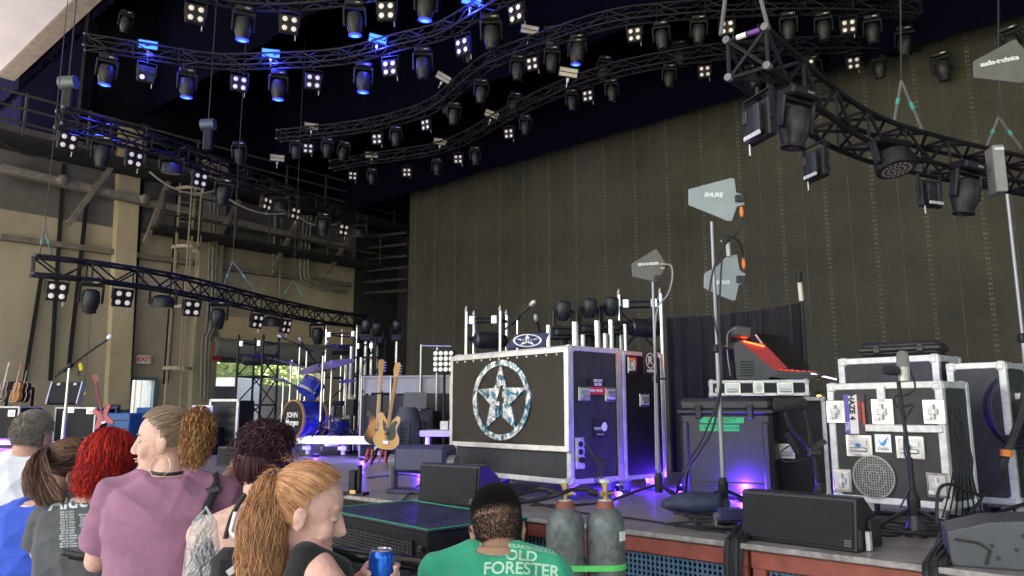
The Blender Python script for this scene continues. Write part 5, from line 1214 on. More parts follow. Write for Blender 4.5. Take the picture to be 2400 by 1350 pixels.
solo('cable_pile', q, cable, 'loose black cables on the deck at the foot of the tall antenna stand', 'cables', smooth=True)
q = MB(); q.tube(smoothpath([dk(940, 1175, .01), dk(1010, 1120, .02), dk(1080, 1130, .01), dk(1300, 1190, .01), dk(1480, 1215, .01), dk(1700, 1248, .01)], 6), .007, 6); q.tube(smoothpath([dk(860, 1120, .01), dk(960, 1112, .01), dk(1060, 1140, .01)], 6), .007, 6)
solo('deck_cables', q, cable, 'thin black cables lying across the stage deck', 'cables')
# ================================================================== DRUM RISER AND KIT
yD = 12.0
rz = R(-12); o0 = colx(800, yD, DK+.3); o0 = Vector((o0.x, o0.y, DK))
blueshell = mat('drum_blue', (.02, .04, .35), .2, .2, coat=.6, var=.3); cym = mat('cymbal_bronze', (.42, .33, .42), .35, .6, var=.1); drumw = mat('drum_head', (.75, .75, .78), .5)
t = thing('drum_riser', 'low silver-edged drum riser', 'riser', o0, rz)
A = colx(716, 11.9, DK+.2)
q = MB(); q.box((0, .9, .27), (1.75, 1.9, .06)); q.build('platform', mat('riser_top', (.05, .05, .09), .5), t)
q = MB(); q.box((0, -.06, .25), (1.8, .03, .13), bev=.005); q.box((0, -.077, .25), (1.8, .006, .02)); q.box((-.91, .9, .25), (.03, 1.92, .129)); q.box((.91, .9, .25), (.03, 1.92, .129)); q.build('silver_edge', alu, t)
for x in (-.6, 0, .6):
    q = MB(); q.cyl((x, .1, .02), (x, .1, .2), .04, n=12); q.box((x, .1, .12), (.14, .12, .06)); q.build('leg', aluw, t)
def L(px, py, dy=0):       # riser-local point for a pixel at depth yD+dy
    return t0_inv @ aty(px, py, yD+dy)
kit = thing('drum_kit', 'blue drum kit with chrome stands on the riser', 'drum kit', o0+Vector((0, 0, .3)), rz)
bpy.context.view_layer.update(); t0_inv = kit.matrix_basis.inverted()
def drum(name, c, r, d, ax, head, shell=blueshell, sub=True):
    ax = Vector(ax).normalized(); q = MB(); q.lathe([(r, 0), (r, d)], c, ax, 28); b = q.build(name, shell, kit, smooth=True)
    q = MB(); q.lathe([(r*1.04, -.02), (r*1.04, .02)], c, ax, 28); q.lathe([(r*1.04, d-.02), (r*1.04, d+.02)], c, ax, 28)
    q.build('hoop', chrome if head is not None and name != 'bass_drum' else mat('hoop_wood', (.5, .28, .1), .4), b)
    for e_, mm__ in ((-.022, head), (d+.022, drumw)): q = MB(); q.lathe([(r*.98, 0), (r*.98, .003)], Vector(c)+ax*(e_ if e_ < 0 else e_-.003), ax, 28); q.build('drum_skin', mm__, b)
    return b
bc = L(688, 982, .0); fr = Vector((-.55, -1, 0)).normalized()
b = drum('bass_drum', bc, .285, .42, -fr, mat('head_black', (.015, .015, .018), .25, var=0))
Xf = Matrix.Translation(bc+fr*.026) @ fr.to_track_quat('Z', 'Y').to_matrix().to_4x4()
zf = fr; yf = Vector((0, 0, 1)); xf = yf.cross(zf); Xf = Matrix((xf, yf, zf)).transposed().to_4x4(); Xf.translation = bc+fr*.026
text('JOHN', .115, whtxt, b, Xf @ Matrix.Translation((.0, .06, 0)), bold=.002); text('Morgan', .115, whtxt, b, Xf @ Matrix.Translation((.0, -.055, 0)), bold=.003)
drum('rack_tom', L(720, 920, .1)+Vector((-.0, 0, 0)), .175, .2, (.3, .45, .75), mat('tom_head_blue', (.03, .06, .45), .3))
drum('snare_drum', L(775, 955, .7), .17, .14, (0, 0, -1), drumw, chrome)
drum('floor_tom', L(785, 985, .5), .23, .38, (0, 0, -1), drumw)
def cymbal(px, py, dy, r, tilt, pole=True):
    c = L(px, py, dy); n_ = Vector(tilt).normalized(); q = MB(); q.lathe([(r, -.012), (r*.6, .004), (r*.2, .012), (r*.14, .03), (.01, .036)], c, n_, 28); q.build('cymbal', cym, kit, smooth=True)
    q = MB(); q.cyl((c.x, c.y, .12), (c.x, c.y, c.z-.02), .014, n=10); q.cyl((c.x, c.y, .12), (c.x, c.y, c.z*.6), .02, n=10); q.cyl(c, c+n_*.06, .012, n=8)
    for k in range(3):
        a = k*2.1+px; q.cyl((c.x, c.y, .34), (c.x+.27*math.cos(a), c.y+.27*math.sin(a), .01), .012, n=6); q.cyl((c.x, c.y, .12), (c.x+.15*math.cos(a), c.y+.15*math.sin(a), .16), .008, n=6)
    q.build('cymbal_stand', chrome, kit, smooth=True)
cymbal(752, 860, .3, .36, (-.1, -.35, 1)); cymbal(778, 852, .0, .36, (-.08, -.3, 1)); cymbal(683, 852, .8, .32, (.25, .1, 1)); cymbal(665, 893, .2, .34, (.3, .15, 1)); cymbal(812, 892, .6, .17, (0, -.2, 1)); cymbal(705, 905, 1.0, .2, (.1, -.1, 1))
q = MB(); c = L(822, 955, .4); q.box(c, (.13, .1, .26)); q.build('stick_bag', black, kit)
q = MB()
for k in range(5): q.cyl(c+Vector((-.04+.02*k, 0, .1)), c+Vector((-.06+.035*k, 0, .2)), .009, n=6)
q.build('drum_sticks', mat('stick_wood', (.75, .6, .4), .5), kit)
q = MB(); c = L(800, 1010, 1.0); q.cyl((c.x, c.y, .1), (c.x, c.y, .5), .02); q.lathe([(.16, .48), (.17, .52), (.15, .56)], (c.x, c.y, 0), n=18); q.build('drum_throne', black, kit)
q = MB()
for k in range(6):
    a = L(730+k*22, 1020, .1+.1*k); a.z = .02; q.tube([a, a+Vector((.15, -.05, .0)), a+Vector((.25, .1, .0)), a+Vector((.1*k, .2, 0))], .007, 5)
q.build('pedal_hardware', chrome, kit)
for j, (px, py, y, tx_, ty_) in enumerate(((751, 870, 11.7, 765, 808), (712, 860, 12.6, 706, 800), (695, 850, 13., 660, 790))):
    p = on_deck(px, y); p.z = DK+.3; boom_mic('tall boom microphone stand at the drum kit, '+ORD[j]+' of three', p, topz(py-40, y)-.3, aty(tx_, ty_, y-.1), r=.014, mm_=chrome, micr=.02)
# ================================================================== GUITARS ON STAND
def guitar(label, loc, rot, body_m, shape, scale=1, guard=None, neck_m=mat('maple', (.5, .26, .06), .35, var=.15), group=None, edge=None, length=.62):
    t = thing('guitar', label, 'guitar', loc, group=group, rot=rot)
    P = {'solid': [(0, 0), (.1, .01), (.165, .06), (.18, .13), (.15, .2), (.12, .25), (.125, .31), (.15, .38), (.14, .43), (.11, .45), (.07, .41), (.03, .36), (-.03, .36), (-.07, .42), (-.11, .47), (-.145, .46), (-.155, .4), (-.125, .33), (-.115, .27), (-.14, .2), (-.175, .13), (-.16, .06), (-.1, .01)],
         'acoustic': [(0, 0), (.12, .01), (.185, .07), (.2, .15), (.17, .22), (.125, .27), (.13, .33), (.145, .39), (.12, .46), (.05, .49), (-.05, .49), (-.12, .46), (-.145, .39), (-.13, .33), (-.125, .27), (-.17, .22), (-.2, .15), (-.185, .07), (-.12, .01)],
         'star': [(0, .08), (.14, 0), (.19, .06), (.11, .2), (.12, .28), (.2, .42), (.14, .46), (.04, .36), (-.04, .36), (-.12, .44), (-.18, .38), (-.12, .26), (-.13, .18), (-.2, .03), (-.14, -.01)]}[shape]
    P = smooth_poly(P); th = .045 if shape != 'acoustic' else .1
    q = MB(); q.prism(P, th, y0=-th/2)
    if shape == 'acoustic' or edge: q.mi = 0
    o = q.build('body', body_m, t); bv = o.modifiers.new('b', 'BEVEL'); bv.width = .01; bv.segments = 2
    if edge:
        q = MB(); pts = [Vector((x, -th/2-.001, z)) for x, z in P]; q.tube(pts+[pts[0]], .006, 5); q.build('binding', edge, t)
    z0 = .36; q = MB(); q.box((0, -th/2-.008, z0+length/2-.04), (.055, .024, length+.08), bev=.006); nk = q.build('neck', neck_m, t)
    q = MB(); q.prism([(-.03, z0+length), (.03, z0+length), (.045, z0+length+.17), (.02, z0+length+.2), (-.035, z0+length+.19), (-.05, z0+length+.1)], .018, y0=-th/2-.016); q.build('headstock', neck_m, nk)
    q = MB()
    for k in range(4): q.cyl((.035, -th/2-.01, z0+length+.04+k*.038), (.07, -th/2-.01, z0+length+.04+k*.038), .009, n=8); 
    q.build('tuning_pegs', steel, nk)
    q = MB()
    for k in range(4): q.cyl((-.018+.012*k, -th/2-.024, .1), (-.015+.01*k, -th/2-.024, z0+length), .0014, n=4)
    q.build('strings', steel, t)
    q = MB(); q.box((0, -th/2-.008, .09), (.08, .016, .05), bev=.003); q.build('bridge', steel, t)
    if guard: q = MB(); q.prism(smooth_poly([(.02, .12), (.1, .14), (.12, .22), (.1, .32), (.12, .38), (.08, .38), (.03, .33), (-.03, .33), (-.09, .38), (-.06, .25), (-.02, .22)]), .004, y0=-th/2-.005); q.build('pickguard', guard, t)
    if shape == 'solid': q = MB(); q.box((0, -th/2-.008, .2), (.07, .015, .03), bev=.003); q.build('pickup', black, t)
    if shape == 'acoustic': q = MB(); q.lathe([(.05, 0), (.05, .003)], (0, -th/2, .3), (0, -1, 0), 24); q.build('sound_hole', blk, t)
    t.scale = (scale,)*3; return t
def smooth_poly(P, k=4):
    Q = [Vector((x, 0, z)) for x, z in P]; n = len(Q); o = []
    for i in range(n):
        p0, p1, p2, p3 = Q[i-1], Q[i], Q[(i+1) % n], Q[(i+2) % n]
        for j in range(k):
            u = j/k; v = .5*((2*p1)+(p2-p0)*u+(2*p0-5*p1+4*p2-p3)*u*u+(3*p1-p0-3*p2+p3)*u**3); o.append((v.x, v.z))
    return o
butter = mat('butterscotch', (.6, .3, .05), .25, coat=.5, var=.08); sunb = bpy.data.materials.new('sunburst'); sunb.use_nodes = True; tt = sunb.node_tree; bb = tt.nodes['Principled BSDF']; bb.inputs['Roughness'].default_value = .25; bb.inputs['Coat Weight'].default_value = .5
tcn = tt.nodes.new('ShaderNodeTexCoord'); mpn = tt.nodes.new('ShaderNodeMapping'); mpn.inputs['Location'].default_value = (0, 0, -1.15); mpn.inputs['Scale'].default_value = (5.6, 1, 5.2); grn = tt.nodes.new('ShaderNodeTexGradient'); grn.gradient_type = 'SPHERICAL'; crn = tt.nodes.new('ShaderNodeValToRGB')
crn.color_ramp.elements[0].color = (.03, .012, .008, 1); crn.color_ramp.elements[0].position = .02; crn.color_ramp.elements[1].color = (.6, .25, .04, 1); crn.color_ramp.elements[1].position = .5; e_ = crn.color_ramp.elements.new(.2); e_.color = (.3, .06, .01, 1)
tt.links.new(tcn.outputs['Object'], mpn.inputs[0]); tt.links.new(mpn.outputs[0], grn.inputs[0]); tt.links.new(grn.outputs[0], crn.inputs[0]); tt.links.new(crn.outputs[0], bb.inputs['Base Color'])
y = 10.0
p = aty(903, 1052, y); g1 = guitar('butterscotch bass guitar with black pickguard standing upright, right of the pair', p, (R(-3), R(7), R(-8)), butter, 'solid', .95, mat('guard_black', (.012, .012, .012), .2), edge=mat('binding_cream', (.7, .6, .4), .4))
p = aty(882, 1042, y+.15); g2 = guitar('sunburst bass guitar with maple neck standing upright, left of the pair', p, (R(-3), R(2), R(14)), sunb, 'solid', .95)
p = on_deck(893, y+.25); t = thing('guitar_stand', 'black double guitar stand with red padded feet', 'guitar stand', p)
q = MB(); q.cyl((0, 0, .1), (0, 0, .95), .015); q.cyl((-.12, -.1, .92), (.12, -.1, .92), .012); q.cyl((0, 0, .92), (0, -.1, .92), .012)
for a in (.3, 2.4, 4.5): q.cyl((0, 0, .25), (.3*math.cos(a), .3*math.sin(a), .015), .012)
q.build('frame', black, t)
for x in (-.1, .08):
    q = MB(); q.tube([(x-.06, -.25, .03), (x-.02, -.22, .2), (x+.03, -.2, .2), (x+.03, -.28, .03)], .016, 6); q.build('foot_pad', mat('pad_red', (.5, .08, .05), .6), t)
# row of acoustic guitars on a rack at the far left
y = 18.5
for j, (px, yt, bm_, nm_) in enumerate(((35, 943, mat('acoustic_tan', (.5, .2, .05), .3), mat('neck_orange', (.45, .16, .05), .4)), (53, 943, mat('acoustic_dark', (.04, .015, .03), .3), black), (6, 940, mat('acoustic_brown', (.1, .06, .045), .4), mat('neck_pale', (.6, .5, .4), .4)))):
    p = aty(px, yt, y+.1*j); guitar(['tan acoustic guitar with pale edge, standing on the far left rack', 'dark purple acoustic guitar with pale edge on the far left rack', 'brown guitar with pale neck cut by the left edge'][j], p, (R(-8), R(-2), R(-30)), bm_, 'acoustic', .98, neck_m=nm_, edge=mat('binding_pale', (.8, .75, .65), .4), length=.42)
p = aty(246, 1000, 15.5); guitar('red-orange angular electric guitar leaning among the blue boxes', p, (R(-10), R(-18), R(10)), mat('guitar_red', (.5, .03, .015), .3, coat=.5), 'star', .95, neck_m=mat('neck_red', (.35, .04, .03), .4))
# rack behind the guitars
t = thing('guitar_rack', 'black rack holding the acoustic guitars at the far left', 'rack', on_deck(40, 19.2), R(-30))
q = MB(); q.box((0, 0, 1.25), (1.2, .05, .06)); q.box((-.58, 0, .62), (.05, .05, 1.24)); q.box((.6, 0, .62), (.05, .05, 1.24)); q.box((0, -.1, 1.35), (.5, .3, .14)); q.build('frame', black, t)
# ================================================================== ROAD CASES AT FAR LEFT
def lcase(pxl, y, w, ytop, label, r=R(-25), d=.7, **k): p = cfl(pxl, y, w, r); return fcase('flight_case', label, w, d, topz(ytop, y), p, r, casem, aluw, t=.04, **k)
lcase(126, 17.0, 1.0, 954, 'wide black flight case at the left, behind the microphone stand', R(-8), handle=(('f', .36, .7, 1.0), ('f', -.1, .72, .9)))
lcase(-70, 16.5, 1.15, 952, 'black flight case cut by the left edge above the violet light strip', R(-8), handle=(('f', .4, .65, 1.0),))
p = aty(148, 948, 17.8); t = thing('open_case_lid', 'black case lid with silver trim tilted up on the left cases', 'case lid', p, rot=(R(-14), 0, R(-10)))
q = MB(); q.box((0, 0, .26), (.82, .1, .52), bev=.02); q.build('lid_panel', casem, t); q = MB()
for sx in (-1, 1): q.box((sx*.4, -.01, .26), (.03, .14, .53)); q.box((sx*.22, -.06, .47), (.09, .02, .06), bev=.01)
q.build('lid_edging', aluw, t)
q = MB(); a = on_deck(-40, 14.5); q.box((0, 0, 0), (.05, .03, .05)); 
t = thing('violet_light_strip', 'glowing violet light strip along the low step at the far left', 'light strip', (a.x, a.y, DK+.1), R(0)); q = MB(); q.box((.35, 0, 0), (1.35, .03, .055)); q.build('light_tube', mat('violet_glow', (.4, .2, 1), .4, emit=(.28, .16, 1), es=1.2), t); q = MB(); q.box((.35, .06, .02), (1.4, .08, .14)); q.build('strip_housing', black, t)
al = bpy.data.lights.new('violet_wash', 'AREA'); al.energy = 25; al.color = (.25, .1, 1); al.size = 1.3; al.shape = 'RECTANGLE'; al.size_y = .05; o_ = bpy.data.objects.new('violet_wash', al); COL.objects.link(o_); o_.parent = t; o_.location = (.35, -.03, .02); o_.rotation_euler = (R(70), 0, 0)
# blue boxes and chair
bb_ = mat('box_blue', (.02, .12, .32), .45, var=.2)
for j, (px, y, w_, yt) in enumerate(((222, 17.5, .42, 960), (258, 17.0, .6, 968), (325, 18.5, .7, 955))):
    p = cfl(px-8, y, w_, R(-15)); t = thing('blue_tool_chest', 'blue tool chest, '+ORD[j]+' from the left, behind the crowd', 'tool chest', p, R(-15), 'blue tool chests'); h = topz(yt, y)
    q = MB(); q.box((0, .25, h/2), (w_, .5, h), bev=.02); q.build('chest_body', bb_, t); q = MB()
    for k in range(3): q.box((0, -.006, h*(.2+.28*k)), (w_*.85, .012, .015))
    q.build('drawer_gaps', black, t)
p = on_deck(263, 17.6); t = thing('folding_chair', 'black padded chair back standing behind the blue chests', 'chair', p, R(-10)); h = topz(948, 17.6)
q = MB(); q.box((0, 0, h-.18), (.38, .06, .36), bev=.03); q.build('backrest', black, t); q = MB(); q.box((0, -.2, .48), (.42, .42, .06), bev=.02); q.build('seat', black, t)
for sx in (-.18, .18):
    for yy in (0, -.38): q = MB(); q.cyl((sx, yy, 0), (sx, yy, .46 if yy else h-.2), .015); q.build('leg', steel, t)
# yellow latches/hooks by the wall
for j, (px, py) in enumerate(((190, 860), (197, 918))):
    t = thing('yellow_hook_block', ['upper yellow chain hook block hanging before the left wall', 'lower yellow chain hook block by the left cases'][j], 'hook', aty(px, py, 19)); q = MB(); q.box((0, 0, 0), (.1, .06, .2), Matrix.Rotation(R(-15), 3, 'Y'), bev=.02); q.build('block', mat('safety_yellow', (.8, .62, .02), .5), t); q = MB(); q.tube([(0, 0, -.1), (-.05, 0, -.14), (-.06, 0, -.2), (0, 0, -.22)], .014, 6); q.build('hook', black, t)
    q = MB(); q.cyl((0, 0, .1), (0, 0, 2.5 if j else .2), .008, n=5); q.build('chain', chain, t)
# vocal microphone on chrome stand at left
p = on_deck(150, 9.8); o = boom_mic('chrome microphone stand with long boom reaching up right, before the left cases', p, aty(165, 858, 9.8).z-DK, aty(252, 794, 9.7), r=.018, micr=.03, leg=.01)
q = MB(); q.lathe([(.14, 0), (.14, .03), (.02, .05)], n=20); q.build('round_base', black, o)
p_ = aty(165, 858, 9.8)-p; q = MB(); q.cyl((0, 0, aty(165, 858, 9.8).z-DK), tuple(aty(136, 872, 9.85)-p), .014); q.build('boom_tail', black, o)
# laptop rack left of the truss tower
y = 12.6
t = thing('equipment_rack', 'open silver-edged rack with electronics by the loading door', 'rack', on_deck(520, y), R(-12)); h = topz(938, y)
q = MB(); q.box((0, .3, h/2), (.5, .5, h), bev=.01); q.build('rack_body', black, t); q = MB()
for sx in (-.25, .25): q.box((sx, .04, h/2), (.04, .04, h+.01))
q.box((0, .04, h), (.53, .04, .04)); q.build('rack_edging', aluw, t); q = MB()
for k in range(4): q.box((0, .042, h*(.3+.17*k)), (.42, .01, .09), bev=.003)
q.build('rack_units', satin, t)
p = aty(472, 1000, 12.4); t = thing('video_monitor', 'small lit violet screen in a white frame, left of the equipment rack', 'monitor', p, R(-8))
q = MB(); q.box((0, 0, .17), (.36, .05, .34), bev=.01); q.build('screen_frame', white, t); q = MB(); q.box((0, -.028, .18), (.3, .004, .26)); q.build('screen', mat('screen_violet', (.12, .1, .5), .3, emit=(.2, .15, .9), es=.12), t); q = MB(); q.box((-.07, -.031, .25), (.08, .003, .04)); q.box((.03, -.031, .1), (.18, .003, .03)); q.build('screen_window', mat('screen_pale', (.6, .6, .9), .3, emit=(.6, .6, 1), es=.12), t)
p2 = p.copy(); p2.z = DK; t = thing('monitor_shelf', 'dark shelf stand under the small violet screen', 'shelf', p2, R(-8)); q = MB(); q.box((0, .05, (p.z-DK)/2-.005), (.5, .4, p.z-DK-.01)); q.build('cabinet', black, t); q = MB(); q.box((0, -.155, (p.z-DK)*.5), (.4, .01, .02)); q.build('door_gap', satin, t)
p = aty(525, 925, 12.9); t = thing('laptop', 'open black laptop on the equipment rack by the loading door', 'laptop', (p.x, p.y, DK+topz(938, 12.6)+.01), R(-160)); q = MB(); q.box((0, 0, .01), (.34, .24, .02), bev=.004); q.build('keyboard_base', black, t); q = MB(); q.box((0, -.16, .12), (.34, .012, .23), Matrix.Rotation(R(15), 3, 'X')); q.build('lid', black, t)
# ================================================================== CENTRE LEFT OF BOOTH
p = on_deck(955, 10.4); t = thing('floor_moving_head', 'large dark grey moving head standing on the deck beside the guitars', 'floor light', p, R(-5)); s = 1.0
q = MB(); q.lathe([(.16, .0), (.2, .06), (.22, .2), (.2, .45), (.15, .62), (.11, .68)], (0, 0, .06), n=20, sx=1, sy=.8); q.build('head_shell', mat('mover_slate', (.06, .07, .08), .4), t, smooth=True)
q = MB(); q.box((0, -.17, .35), (.16, .04, .42), Matrix.Rotation(R(-6), 3, 'X'), bev=.02); q.mi = 1
for k in range(6): q.box((0, -.196, .2+k*.05), (.12, .004, .012))
q.build('vent_panel', [mat('mover_slate', (0, 0, 0)), blk], t)
q = MB(); q.box((0, 0, .03), (.5, .34, .06), bev=.02)
for sx in (-1, 1): q.box((sx*.24, 0, .3), (.05, .12, .52), Matrix.Rotation(R(sx*-6), 3, 'Y'), bev=.02)
q.build('yoke', satin, t)
p = aty(972, 975, 11.2); p.z = aty(972, 958, 11.2).z
t = thing('laptop', 'open laptop with stickers on its lid, behind the floor moving head', 'laptop', p, R(-5)); q = MB(); q.box((0, -.0, .12), (.34, .012, .24), Matrix.Rotation(R(-12), 3, 'X')); q.build('lid', mat('laptop_grey', (.08, .085, .09), .4), t); q = MB(); q.box((0, .14, 0), (.34, .24, .02)); q.build('keyboard_base', black, t)
q = MB(); q.X = Matrix.Rotation(R(-12), 4, 'X'); q.lathe([(.03, 0), (.03, .002)], (.09, -.007, .17), (0, -1, 0), 16); q.prism([(-.05, .1), (-.03, .2), (-.01, .2), (0, .14)], .002, y0=-.01); q.build('stickers', mat('sticker_pale', (.7, .7, .6), .5), t); q = MB(); q.X = Matrix.Rotation(R(-12), 4, 'X'); q.lathe([(.025, 0), (.025, .002)], (.01, -.006, .06), (0, -1, 0), 16); q.build('blue_sticker', mat('sticker_blue', (.03, .2, .6), .5), t)
h_ = p.z-DK; t = thing('equipment_rack', 'black rack under the stickered laptop', 'rack', (p.x, p.y+.05, DK), R(-5)); q = MB(); q.box((.0, .2, h_/2-.01), (.55, .5, h_-.03), bev=.01); q.build('rack_body', black, t); q = MB()
for k in range(4): q.box((0, -.055, h_*(.2+.2*k)), (.46, .012, .1), bev=.003)
q.build('rack_units', satin, t)
# grey keyboard shelves with upright poles
y = 11.8; t = thing('keyboard_riser', 'grey shelf riser with thin upright poles behind the guitars', 'riser', on_deck(950, y), R(-12))
zt_ = topz(884, y); zb = topz(922, y); q = MB(); q.box((0, 0, zt_+.01), (1.5, .05, .03)); 
for k in range(3): q.box((-.48+k*.48, .03, (zt_+zb)/2), (.45, .02, (zt_-zb)))
q.build('grey_panels', mat('panel_grey', (.28, .28, .3), .5), t)
q = MB()
for x, hh_ in ((-.72, zt_), (-.24, zt_), (.24, zt_+.5), (.5, zt_+.45), (.72, zt_)): q.cyl((x, -.03, 0), (x, -.03, hh_), .016)
q.cyl((.24, -.03, zt_+.48), (.72, -.03, zt_+.46), .012); q.build('poles', steel, t)
q = MB(); q.box((0, .3, zb*.5), (1.5, .5, zb-.05)); q.build('dark_base', black, t)
p = aty(1040, 870, 10.2); t = thing('led_blinder_panel', 'square panel of sixteen pale round lamps left of the star booth', 'stage light', p, R(-12)); q = MB(); q.box((0, 0, .13), (.3, .06, .3), bev=.01); q.build('housing', housing, t); q = MB()
for i in range(4):
    for j in range(4): q.lathe([(.031, 0), (.02, .006), (.01, .007)], (-.108+.072*i, -.031, .022+.072*j), (0, -1, 0), 12)
q.build('lamp_array', mat('array_white', (.7, .7, .7), .3, emit=(1, .95, .9), es=.05), t)
q = MB(); q.cyl((0, .03, -(p.z-DK)), (0, .03, 0), .02); q.build('post', black, t)
# low pale table with clutter
A_ = aty(988, 1022, 9.0); t = thing('low_table', 'low whitish platform with round leg and clutter, left of the star booth', 'platform', (A_.x, A_.y, DK), R(-10)); h = aty(1000, 1016, 9).z-DK
q = MB(); q.box((.35, .3, h), (.75, .6, .07), bev=.005); q.box((.35, -.006, h), (.75, .01, .012)); q.build('platform_top', mat('platform_pale', (.5, .5, .46), .5), t); q = MB(); q.cyl((.06, .05, 0), (.06, .05, h-.04), .03); q.cyl((.06, .05, 0), (.06, .05, .02), .06); q.cyl((.6, .5, 0), (.6, .5, h-.04), .03); q.build('leg', white, t)
p = Vector((A_.x+.25, A_.y+.15, DK+h+.04)); t = thing('white_box', 'small white cup and boxes on the low platform', 'box', p); q = MB(); q.box((0, 0, .05), (.09, .08, .1)); q.box((.18, .05, .09), (.24, .1, .05)); q.box((.14, .02, .03), (.16, .12, .06)); q.build('cartons', white, t)
t = thing('red_bag', 'dark red bag under the low platform beside the booth', 'bag', (A_.x+.5, A_.y+.15, DK)); q = MB(); q.ell((0, 0, .15), (.14, .1, .16)); q.build('bag_body', red, t, smooth=True)
# small pair of black posts by stage edge
p = dk(828, 1160); t = thing('black_post_box', 'small black bracket with two upright posts on the deck edge', 'bracket', p, R(-10)); q = MB(); q.box((0, 0, .1), (.05, .1, .2)); q.box((.05, 0, .12), (.02, .06, .24)); q.box((.0, 0, .01), (.22, .14, .02)); q.build('posts', black, t); q = MB(); q.box((.02, -.06, .03), (.05, .02, .03)); q.build('connector', brass, t)
# ================================================================== BLUE UPLIGHTS ON THE DECK
for j, (px, py, e, lab) in enumerate(((1455, 1150, 8, 'small blue uplight at the foot of the star booth behind the gas valves'), (1745, 1176, 9, 'small blue uplight at the foot of the backpack'), (985, 1110, 6, 'small blue uplight between the guitars and the star booth'), (1600, 1150, 6, 'small blue uplight between the booth and the big hard case'), (1815, 1160, 6, 'small blue uplight before the blue-lit flight case'), (850, 1080, 5, 'small blue uplight in front of the drum riser'), (740, 1072, 3, 'small blue uplight left of the drum riser leg'))):
    p = dk(px, py); t = thing('floor_uplight', lab, 'floor light', p, 0, 'blue uplights on the deck')
    q = MB(); q.box((0, 0, .025), (.1, .06, .04), bev=.01); q.build('housing', housing, t); q = MB(); q.box((0, .0, .048), (.08, .045, .006)); q.build('lens', mat('uplight_lens', (.1, .1, 1), .3, emit=(.06, .04, 1), es=.5), t)
    al = bpy.data.lights.new('blue_uplight', 'POINT'); al.energy = e; al.color = (.09, .02, 1); al.shadow_soft_size = .004
    o_ = bpy.data.objects.new('blue_uplight', al); COL.objects.link(o_); o_.parent = t; o_.location = (0, 0, .1)
# ================================================================== EXTRA DARK LIGHTS BETWEEN THE OVERHEAD TRUSSES
k_ = 0
for px, py, z_, y0 in ((300, 25, 9.6, 20), (1100, 105, 9.1, 19), (1130, 190, 8.9, 21), (960, 205, 8.9, 22), (810, 330, 8.9, 22), (1045, 215, 9, 20), (1210, 215, 9, 19), (1480, 20, 9.2, 16), (1420, 130, 9, 17), (1590, 95, 9, 16.5), (1760, 150, 9, 16), (1790, 55, 9.2, 15.5), (1900, 130, 9, 15.5), (2120, 60, 9, 14.5), (2360, 60, 8.5, 13.5), (560, 330, 7, 19), (1290, 60, 9.3, 16.5), (2200, 120, 9, 14.5)):
    k_ += 1; p = aty(px, py, y0); o = dup(PH, p, (R(10), R(random.uniform(-8, 8)), -math.atan2(p.x, p.y))); o.scale = (.85,)*3; o['group'] = 'small dark lights between the trusses'
    o['label'] = 'dim moving-head light in the gap between the dark overhead trusses'

for j, (px, yt) in enumerate(((806, 850), (818, 812), (842, 838), (852, 800), (866, 830), (878, 806), (925, 800))):
    y = 13.+.15*j; p = on_deck(px, y); h = topz(yt, y); t = thing('chrome_tube', 'shiny upright tube behind the drum kit, '+ORD[j]+' from the left', 'tube', p, 0, 'chrome tubes behind the drum kit')
    q = MB(); q.cyl((0, 0, 0), (0, 0, h), .03, n=12); q.build('tube', steel if j % 2 else chrome, t, smooth=True); q = MB(); q.cyl((0, 0, 0), (0, 0, .02), .09, n=14); q.build('foot', black, t)
    if j in (3, 5, 6): up_head('upright moving head on a tube behind the drum kit, '+('left one' if j == 3 else 'middle one' if j == 5 else 'right one'), p+Vector((0, 0, h)), R(10), .62, 'upright moving-head lights behind the drum kit')
tower('second slim dark truss tower just right of the drum kit', on_deck(862, 13.6), R(-15), .4, topz(800, 13.6), m=trussm)
# ================================================================== PEOPLE
from mathutils.bvhtree import BVHTree
def prims_mesh(prims, infl=0):
    q = MB()
    for p in prims:
        k = p[0]
        if k == 'c':
            a, b, ra, rb = Vector(p[1]), Vector(p[2]), p[3]+infl, p[4]+infl
            q.cyl(a, b, ra, rb, 16); q.ell(a, (ra,)*3, n=14, k=9); q.ell(b, (rb,)*3, n=14, k=9)
        elif k == 'f':   # flat-ended cone
            q.cyl(p[1], p[2], p[3]+infl, p[4]+infl, 18)
        elif k == 'e': q.ell(p[1], [r+infl for r in p[2]], p[3] if len(p) > 3 else None, n=20, k=14)
        elif k == 'l':
            n = 28; vs = []; S_ = p[1]; K = len(S_)
            for z, cx, cy, rx, ry in S_:
                for j in range(n):
                    a = 2*math.pi*j/n; c, s = math.cos(a), math.sin(a); e = .82
                    vs.append((cx+(rx+infl)*math.copysign(abs(c)**e, c), cy+(ry+infl)*math.copysign(abs(s)**e, s), z))
            fs = [(i*n+j, i*n+(j+1) % n, (i+1)*n+(j+1) % n, (i+1)*n+j) for i in range(K-1) for j in range(n)]
            fs += [tuple(range(n))[::-1], tuple(range((K-1)*n, K*n))]; q.add(vs, fs)
    return q
